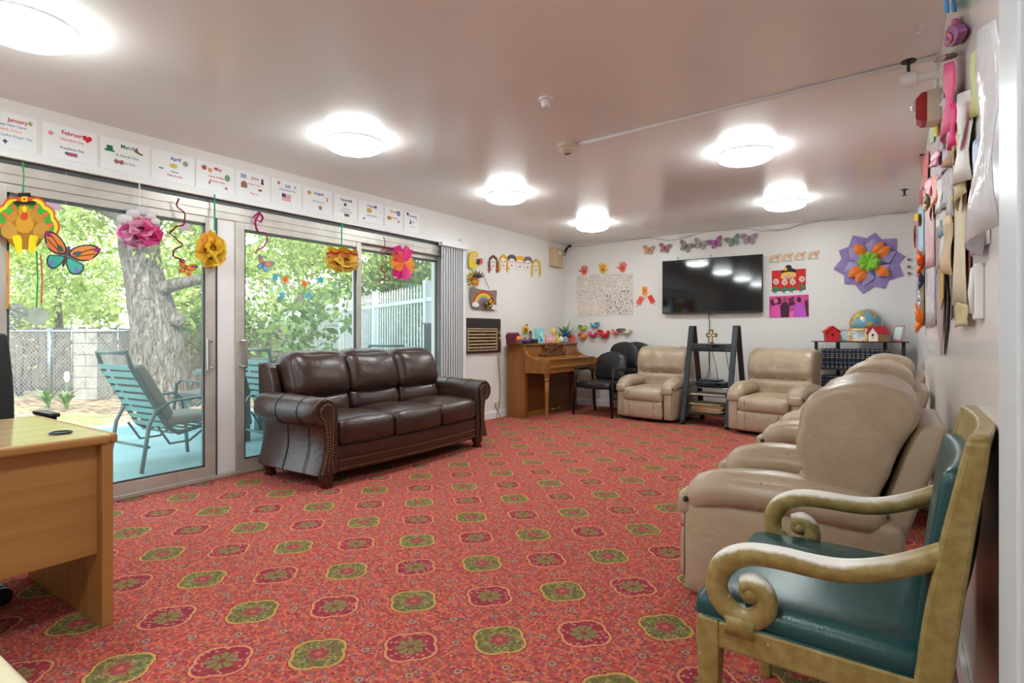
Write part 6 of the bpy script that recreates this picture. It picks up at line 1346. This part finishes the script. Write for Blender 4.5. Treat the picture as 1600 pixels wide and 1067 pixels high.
g=MB(); N=26
vs=[(-7.85-i*1.3,-16+j*1.9,GZ+.05*mnoise.noise(Vector((i*.6,j*.6,0)))+.012*i*(i>3)) for i in range(N) for j in range(N)]
g.add(vs,[(i*N+j,(i+1)*N+j,(i+1)*N+j+1,i*N+j+1) for i in range(N-1) for j in range(N-1)][::1]); g.obj('ground',groundm(),smooth=True,label='leaf-littered yard ground beyond the patio',kind='structure')
MB().bx(-8.1,-7.85,-3,9.0,-.2,-.045).obj('kerb',mat('kerb',(150,150,146),.8),kind='structure',label='concrete kerb along the patio edge')
# --- fences along a line parallel to the image plane, d metres in front of the camera
def fp(x,d,z=GZ): p=at(x,HOR,d); return Vector((p.x,p.y,z))
M_wf=wood('weathered_fence',(96,88,84),(124,114,106),.85,(10,10,2)); M_galv=mat('galvanised',(150,160,166),.4,metal=.7)
A=fp(-160,11.2); Bq=fp(452,11.2); dv=(Bq-A); Ln=dv.length; dv.normalize(); ang=math.atan2(dv.y,dv.x)
t=T('board_fence','weathered grey board fence at the back of the yard','fence',A,ang)
nb=int(Ln/.155); bm=None
for i in range(nb):
    if bm is None or i%7==0: bm=MB().bx(-.072,.072,-.012,.012,0,1.28).obj('plank',M_wf,t,loc=(i*.155+.08,0,0),bevel=.004)
    else:
        random.seed(i); child(bm,t,(i*.155+.08,random.uniform(-.008,.008),random.uniform(-.03,.03)),(random.uniform(-.01,.01),random.uniform(-.012,.012),0))
for z in(.3,1.0): MB().bx(0,Ln,.012,.05,z-.04,z+.04).obj('rail',M_wf,t)
A2=fp(-120,10.1); B2=fp(205,10.1); L2=(B2-A2).length
t=T('chain_link_fence','galvanised chain-link fence in front of the grey boards','fence',A2,ang)
mesh=MB(); s=.075; H2=1.22; n=int(L2/s)
def wire(x0,z0,x1,z1): mesh.tube([(x0,0,z0),(x1,0,z1)],.0035,n=3,cap=False)
for i in range(-int(H2/s),n):
    x0=i*s; a0=max(0,-x0); b0=min(H2,L2-x0)
    if b0>a0: wire(x0+a0,a0,x0+b0,b0)
    x1=i*s+H2; a0=max(0,x1-L2); b0=min(H2,x1)
    if b0>a0: wire(x1-a0,a0,x1-b0,b0)
mesh.obj('chain_link_mesh',M_galv,t,kind='stuff')
o=A2.copy(); px=fp(78,10.1); k=(px-A2).length; MB().tube([(k,0,0),(k,0,H2+.06)],.04,n=10).obj('post',M_galv,t,smooth=True)
MB().tube([(0,0,H2),(L2,0,H2)],.022,n=8).obj('top_rail',M_galv,t,smooth=True)
# masonry pillar
p=fp(146,10.3); t=T('block_pillar','pale concrete block pillar by the chain-link fence','pillar',p,ang); M_blk=mat('concrete_block',(176,170,162),.9,var=(7,(146,140,134),5),bump=(30,.4,.01))
blk=None
for i in range(6):
    for s in((-1,1) if i%2 else (0,)):
        q=MB().bx(-.21 if not s else .004 if s>0 else -.21,.21 if not s else .21 if s>0 else -.004,-.2,.2,i*.2+.004,i*.2+.196); q.obj('block',M_blk,t,bevel=.006)
MB().bx(-.19,.19,-.18,.18,0,1.2).obj('mortar_core',mat('mortar',(130,126,120),.95),t); MB().bx(-.23,.23,-.22,.22,1.2,1.26).obj('cap',M_blk,t,bevel=.01)
# white metal picket fence, running away from the house
P0=at(690,HOR,7.35); P0.z=0; P1=Vector((-17.6,11.7,0)); dv=(P1-P0); L3=dv.length; a3=math.atan2(dv.y,dv.x)
M_wm=mat('white_metal',(214,220,224),.4); t=T('picket_fence','white metal picket fence seen through the second door','fence',(P0.x,P0.y,-.08),a3)
pk=MB(); pk.bx(-.009,.009,-.009,.009,.05,1.80); pk.loft([[(-.009,-.009,1.80),(.009,-.009,1.80),(.009,.009,1.80),(-.009,.009,1.80)],[(-.002,-.002,1.85),(.002,-.002,1.85),(.002,.002,1.85),(-.002,.002,1.85)]]); first=pk.obj('picket',M_wm,t)
npk=int(L3/.125)
for i in range(1,npk): child(first,t,(i*.125,0,0))
for z in(.2,1.62): MB().bx(0,L3,-.02,.02,z-.025,z+.025).obj('rail',M_wm,t,loc=(0,.03,0))
for i in range(0,7):
    x=.46+i*2.4
    if x<L3: MB().bx(x-.045,x+.045,-.045,.045,0,1.88).obj('post',M_wm,t,bevel=.006,loc=(0,.02,0))
# --- the big oak
def barkm():
    m=mat('oak_bark',(120,110,102),.95); nt=m.node_tree; b=nt.nodes['Principled BSDF']; L=nt.links; tc=node(nt,'ShaderNodeTexCoord'); mp=node(nt,'ShaderNodeMapping'); mp.inputs['Scale'].default_value=(11,11,3.2); L.new(tc.outputs['Object'],mp.inputs[0])
    n=node(nt,'ShaderNodeTexNoise'); n.inputs['Scale'].default_value=1.5; n.inputs['Detail'].default_value=8; n.inputs['Distortion'].default_value=1.5; L.new(mp.outputs[0],n.inputs['Vector'])
    r=node(nt,'ShaderNodeValToRGB'); r.color_ramp.elements[0].position=.32; r.color_ramp.elements[1].position=.66; r.color_ramp.elements[0].color=rgb((66,60,56)); r.color_ramp.elements[1].color=rgb((142,134,128)); L.new(n.outputs[0],r.inputs[0]); L.new(r.outputs[0],b.inputs['Base Color'])
    bp=node(nt,'ShaderNodeBump'); bp.inputs['Strength'].default_value=1.0; bp.inputs['Distance'].default_value=.10; L.new(n.outputs[0],bp.inputs['Height']); L.new(bp.outputs[0],b.inputs['Normal']); return m
M_bark=barkm(); D=9.2; pm=D/FPX
base=fp(246,D); t=T('oak_tree','big grey-barked oak tree with twisting trunk behind the first door','tree',base)
def limb(name,pts,n=16,par=t):
    P=[at(x,y,D+dd)-base for x,y,r,dd in pts]; Q=[]; rad=[]
    for i in range(len(P)-1):
        for u in(0,.25,.5,.75):
            p0,p1,p2,p3=[P[max(0,min(len(P)-1,i+j))] for j in(-1,0,1,2)]
            Q.append(.5*((2*p1)+(-p0+p2)*u+(2*p0-5*p1+4*p2-p3)*u*u+(-p0+3*p1-3*p2+p3)*u**3)); rad.append((pts[i][2]+(pts[i+1][2]-pts[i][2])*u)*pm*(1+.08*mnoise.noise(Vector((i+u,3,1)))))
    Q.append(P[-1]); rad.append(pts[-1][2]*pm); return MB().tube(Q,rad,n=n).obj(name,M_bark,par,smooth=True)
trunk=limb('trunk',[(246,650,52,0),(247,610,44,0),(247,560,38,0),(243,510,34,0),(232,460,30,0),(222,415,27,0),(216,375,27,0),(208,345,25,.1),(188,326,21,.2),(150,315,17,.4),(95,300,14,.7),(20,270,11,1.0),(-60,240,8,1.3)])
limb('branch',[(214,380,20,0),(232,345,18,-.1),(252,315,15,-.2),(275,270,12,-.4),(300,215,9,-.6)]); limb('branch',[(236,462,14,0),(262,448,11,-.1),(290,441,9,-.2),(318,436,6,-.3)]); limb('branch',[(246,300,9,0),(330,330,8,.5),(420,300,7,1.2),(520,250,5,2)]); limb('branch',[(150,315,9,.4),(120,290,7,.2),(70,260,5,0)])
MB().ell(tuple(at(277,500,D-.05)-base),(.12,.12,.13)).obj('burl',M_bark,t,smooth=True)
def leafmat(name,c1,c2,c3):
    m=bpy.data.materials.new(name); m.use_nodes=True; nt=m.node_tree; nt.nodes.clear(); L=nt.links; o=node(nt,'ShaderNodeOutputMaterial'); g=node(nt,'ShaderNodeNewGeometry')
    r=node(nt,'ShaderNodeValToRGB'); e=r.color_ramp.elements; e[0].color=rgb(c1); e[1].color=rgb(c3); q=e.new(.5); q.color=rgb(c2); L.new(g.outputs['Random Per Island'],r.inputs[0])
    d=node(nt,'ShaderNodeBsdfDiffuse'); tl=node(nt,'ShaderNodeBsdfTranslucent'); L.new(r.outputs[0],d.inputs[0]); L.new(r.outputs[0],tl.inputs[0]); mx=node(nt,'ShaderNodeMixShader'); mx.inputs[0].default_value=.5; L.new(d.outputs[0],mx.inputs[1]); L.new(tl.outputs[0],mx.inputs[2]); L.new(mx.outputs[0],o.inputs[0]); return m
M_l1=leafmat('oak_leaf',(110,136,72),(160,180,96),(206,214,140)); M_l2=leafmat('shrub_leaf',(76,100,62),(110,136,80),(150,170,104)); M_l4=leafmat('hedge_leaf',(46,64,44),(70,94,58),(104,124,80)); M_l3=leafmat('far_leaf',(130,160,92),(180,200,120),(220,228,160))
def crown(name,parent,blobs,n,size,m,seed):
    random.seed(seed); q=MB(); V=q.v; Fc=q.f; tot=sum(b[1][0]*b[1][1]*b[1][2] for b in blobs)
    for c,r in blobs:
        k=int(n*r[0]*r[1]*r[2]/tot); cl=[]
        for i in range(max(3,k//55)):
            d=Vector((random.gauss(0,1),random.gauss(0,1),random.gauss(0,1))).normalized()*random.random()**.4; cl.append(Vector((c[0]+d.x*r[0],c[1]+d.y*r[1],c[2]+d.z*r[2])))
        for i in range(k):
            b=random.choice(cl); p=b+Vector((random.gauss(0,.26),random.gauss(0,.26),random.gauss(0,.20)))
            u=Vector((random.gauss(0,1),random.gauss(0,1),random.gauss(0,1))).normalized(); w_=u.cross(Vector((random.gauss(0,1),random.gauss(0,1),random.gauss(0,1)))).normalized(); s=size*random.uniform(.6,1.3); j=len(V)
            V.extend([tuple(p-u*s),tuple(p+w_*s*.45),tuple(p+u*s),tuple(p-w_*s*.45)]); Fc.append((j,j+1,j+2,j+3))
    return q.obj(name,m,parent,kind='stuff')
def bl(x,y,d,rx,ry,rd): p=at(x,y,d)-base; return ((p.x,p.y,p.z),(rx,rd,ry))
crown('oak_foliage',t,[bl(120,300,9.6,2.2,.9,1.2),(bl(290,330,9.4,1.6,.8,1.2)),bl(50,360,10.2,1.6,.8,1),bl(430,300,10.5,2.2,.9,1.5),bl(250,240,9,2.2,.7,1.5),bl(520,370,11,1.6,.8,1.2)],9000,.062,M_l1,1)
def tree(label,px,d,blobs,n,size,m,seed,trunk_h=2.4,r=.12):
    global base
    b0=fp(px,d); tt=T('leafy_tree',label,'tree',b0); sv=base; base=b0; MB().tube([(0,0,-.1),(.05,.02,trunk_h*.5),(-.03,0,trunk_h)],[r,r*.8,r*.5],n=8).obj('trunk',M_bark,tt,smooth=True); crown('foliage',tt,[bl(*b) for b in blobs],n,size,m,seed); base=sv
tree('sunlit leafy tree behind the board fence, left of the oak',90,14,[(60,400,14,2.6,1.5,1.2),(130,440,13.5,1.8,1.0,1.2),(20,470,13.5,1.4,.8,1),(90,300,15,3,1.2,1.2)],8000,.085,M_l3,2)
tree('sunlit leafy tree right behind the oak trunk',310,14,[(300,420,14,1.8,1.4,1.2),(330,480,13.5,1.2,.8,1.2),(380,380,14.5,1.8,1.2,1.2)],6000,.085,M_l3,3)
tree('pale leafy tree above the left end of the white fence',470,17,[(440,390,18.5,2.4,1.4,1.4),(520,400,18,2.2,1.3,1.4),(480,330,17,3,1.3,1.4),(600,380,17,2.6,1.6,1.4)],9000,.10,M_l1,4)
tree('darker leafy tree behind the right part of the white fence',640,15,[(620,400,13.5,2.0,1.2,1.2),(680,420,12.5,1.6,1.4,1.2),(600,470,14,1.8,.9,1.2),(660,500,13,1.8,1.0,1)],7000,.085,M_l2,5)
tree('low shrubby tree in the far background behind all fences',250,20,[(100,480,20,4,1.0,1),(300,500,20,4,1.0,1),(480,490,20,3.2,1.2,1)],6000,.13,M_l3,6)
def shrub(label,px,d,blobs,n,size,m,seed):
    global base
    b0=fp(px,d); tt=T('shrub',label,'shrub',b0); sv=base; base=b0; crown('foliage',tt,[bl(*b) for b in blobs],n,size,m,seed)
    for i in range(5): MB().tube([(0,0,-.05),(math.cos(i*1.3)*.25,math.sin(i*1.3)*.25,.9)],[.02,.008],n=5).obj('stem',M_bark,tt)
    base=sv
shrub('dense green hedge shrub left of the white fence',375,10.7,[(378,510,10.8,.55,.42,.4),(330,505,10.9,.6,.35,.4)],1500,.06,M_l2,7)
def behind(s,off,z): q=P0+(P1-P0).normalized()*s; n_=Vector((-(P1-P0).normalized().y,(P1-P0).normalized().x,0)); n_=n_ if n_.y>0 else -n_; q=q+n_*off; return q+Vector((0,0,z))
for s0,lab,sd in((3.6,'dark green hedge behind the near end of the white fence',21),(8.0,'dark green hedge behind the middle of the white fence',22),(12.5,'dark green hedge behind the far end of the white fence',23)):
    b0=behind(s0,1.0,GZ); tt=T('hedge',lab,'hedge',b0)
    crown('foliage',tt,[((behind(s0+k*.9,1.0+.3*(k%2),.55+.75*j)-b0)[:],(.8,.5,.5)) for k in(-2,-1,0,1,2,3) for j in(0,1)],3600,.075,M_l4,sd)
    for i in range(5): MB().tube([(0,0,0),(math.cos(i*1.3)*.4,math.sin(i*1.3)*.3,1.2)],[.03,.01],n=5).obj('stem',M_bark,tt)
shrub('broad-leaved bush in front of the white fence',480,8.0,[(480,520,8,.35,.55,.3),(495,480,8,.2,.5,.25),(450,540,8.2,.3,.4,.25)],420,.085,M_l2,8)
shrub('vine tangle climbing the chain-link fence',30,10.2,[(75,560,10.0,.35,.45,.08),(20,540,10.0,.5,.4,.08)],240,.04,mat('dry_leaf',(150,130,112),.9),9)
# small clivia plants at the patio edge
M_bld=mat('blade_leaf',(84,140,72),.5,var=(8,(140,180,110),2))
for x,d,l,sd in((76,9.0,'left leafy clump at the edge of the yard',1),(104,8.9,'right leafy clump with a white flower at the edge of the yard',2)):
    random.seed(sd+40); b0=fp(x,d); tt=T('yard_plant',l,'plant',b0)
    for i in range(16):
        a=random.uniform(0,6.28); L_=random.uniform(.25,.45); sp=random.uniform(.05,.22); q=MB(); pr=[]
        for f in(0,.35,.7,1): 
            w_=.028*math.sin(.5+f*2.4); c=Vector((math.cos(a)*sp*f*f*1.4,math.sin(a)*sp*f*f*1.4,L_*f*(1-.25*f*f))); n_=Vector((-math.sin(a),math.cos(a),0)); pr.append([c-n_*w_,c+Vector((0,0,.004)),c+n_*w_])
        q.loft(pr,cap=False,closed=False); q.obj('leaf',M_bld,tt,smooth=True)
    if sd==2:
        MB().tube([(0,0,0),(.02,0,.5)],.006,n=5).obj('stalk',M_bld,tt); MB().ell((.02,0,.5),(.05,.04,.09)).obj('white_flower',C(236,236,232),tt,smooth=True)
# --- patio furniture
M_pg=mat('patio_green_metal',(36,78,78),.4,var=(14,(50,94,92),2)); M_strap=mat('vinyl_strap',(110,160,154),.5)
def stripe(name,c1,c2,fr,axis=0):
    m=mat(name,c1,.8); nt=m.node_tree; b=nt.nodes['Principled BSDF']; tc=node(nt,'ShaderNodeTexCoord'); sp=node(nt,'ShaderNodeSeparateXYZ'); nt.links.new(tc.outputs['Object'],sp.inputs[0]); f=(E(nt,sp.outputs[axis])*fr)._m('FRACT'); nt.links.new(mixc(nt,f.lt(.5),rgb(c1),rgb(c2)),b.inputs['Base Color']); return m
M_cush=stripe('striped_cushion',(116,116,106),(84,92,88),18)
def patio_chair(loc,rz,label,cushions=True,rake=.55):
    t=T('patio_chair',label,'chair',loc,rz,group='green metal patio chairs'); hw=.26
    for s in(-1,1):
        MB().tube([(s*hw,-.32,0),(s*hw,-.30,.25),(s*hw,-.26,.52),(s*hw,-.18,.58),(s*hw,.12,.56),(s*hw,.24,.50),(s*hw,.30,.38),(s*hw*1.02,.36,0)],(.013,.024),n=8).obj('leg_arm_frame',M_pg,t,smooth=True)
        MB().tube([(s*hw*.92,-.30,.34),(s*hw*.92,.05,.28),(s*hw*.92,.14,.34),(s*hw*.92,.14+rake*.5,.84),(s*hw*.90,.14+rake*.58,.98)],(.012,.018),n=8).obj('side_rail',M_pg,t,smooth=True)
        MB().tube([(s*hw*.9,-.2,.30),(s*hw*.9,-.05,.20),(s*hw*.9,.12,.20),(s*hw*.9,.22,.36)],.010,n=6).obj('spring_loop',M_pg,t,smooth=True)
    for y,z in((.14+rake*.58,.98),(-.30,.34)): MB().tube([(-hw*.92,y,z),(hw*.92,y,z)],.016,n=8).obj('cross_tube',M_pg,t,smooth=True)
    MB().tube([(-hw,.30,.20),(hw,.30,.20)],.012,n=8).obj('cross_tube',M_pg,t,smooth=True)
    for i in range(9):
        f=i/8; z=.36+.50*f; MB().bx(-hw*.92,hw*.92,-.003,.003,-.022,.022).obj('strap',M_strap,t,loc=(0,.155+rake*(z-.34),z),rot=(-rake*.8,0,0))
    for i in range(6): MB().bx(-hw*.92,hw*.92,-.02,.02,-.003,.003).obj('strap',M_strap,t,loc=(0,-.26+i*.07,.335-.01*i))
    if cushions:
        MB().rbox((0,-.10,.385),(.47,.46,.075),.03,7,(0,0,.01)).obj('seat_cushion',M_cush,t,smooth=True); MB().rbox((0,0,0),(.47,.085,.52),.035,7,(0,.01,0)).obj('back_cushion',M_cush,t,smooth=True,loc=(0,.08+rake*.27,.645),rot=(-rake*.92,0,0))
patio_chair((-5.36,2.47,-.05),R(184),'green metal patio chair with striped cushions right outside the first door')
patio_chair((-7.0,3.72,-.05),R(-75),'green patio chair with pale cushion on the far side of the patio table',True,.25)
patio_chair((-5.05,3.42,-.05),R(178),'green patio chair behind the left end of the sofa',True,.3)
patio_chair((-5.1,4.65,-.05),R(20),'striped-cushion patio chair peeking over the sofa back',True,.25)
t=T('patio_table','round green patio table outside the second door','table',(-5.95,3.62,-.05)); MB().lathe([(.001,.70),(.56,.70),(.585,.71),(.585,.735),(.56,.745),(.001,.745)],n=36).obj('tabletop',M_pg,t,auto=40)
for i in range(4):
    a=R(45+90*i); MB().loft([[(.36*math.cos(a)+dx*w_,.36*math.sin(a)+dy*w_,z) for dx,dy in((-1,-1),(1,-1),(1,1),(-1,1))] for w_,z in((.05,0),(.05,.5),(.07,.70))]).obj('leg',M_pg,t,bevel=.006)
MB().lathe([(.10,0),(.13,.006),(.12,.02),(.001,.022)],n=20).obj('plate',C(226,228,228),smooth=True,loc=(-5.72,3.78,.695),label='white plate on the patio table',cat='plate')
p=at(674,HOR,6.75); t=T('utility_box','dark grey-green panel box outside beside the blinds','box',(p.x,p.y,-.05),R(25)); MB().bx(-.075,.075,-.06,.06,0,1.24).obj('cabinet',mat('dark_green_panel',(44,60,64),.5),t,bevel=.006); MB().bx(-.06,.06,-.068,-.06,.72,1.2).obj('screen_panel',mat('dark_panel2',(36,48,52),.4),t); MB().bx(-.085,.085,-.07,.07,1.24,1.26).obj('lid',mat('panel_grey',(120,128,130),.5),t,bevel=.004)
flush_text()
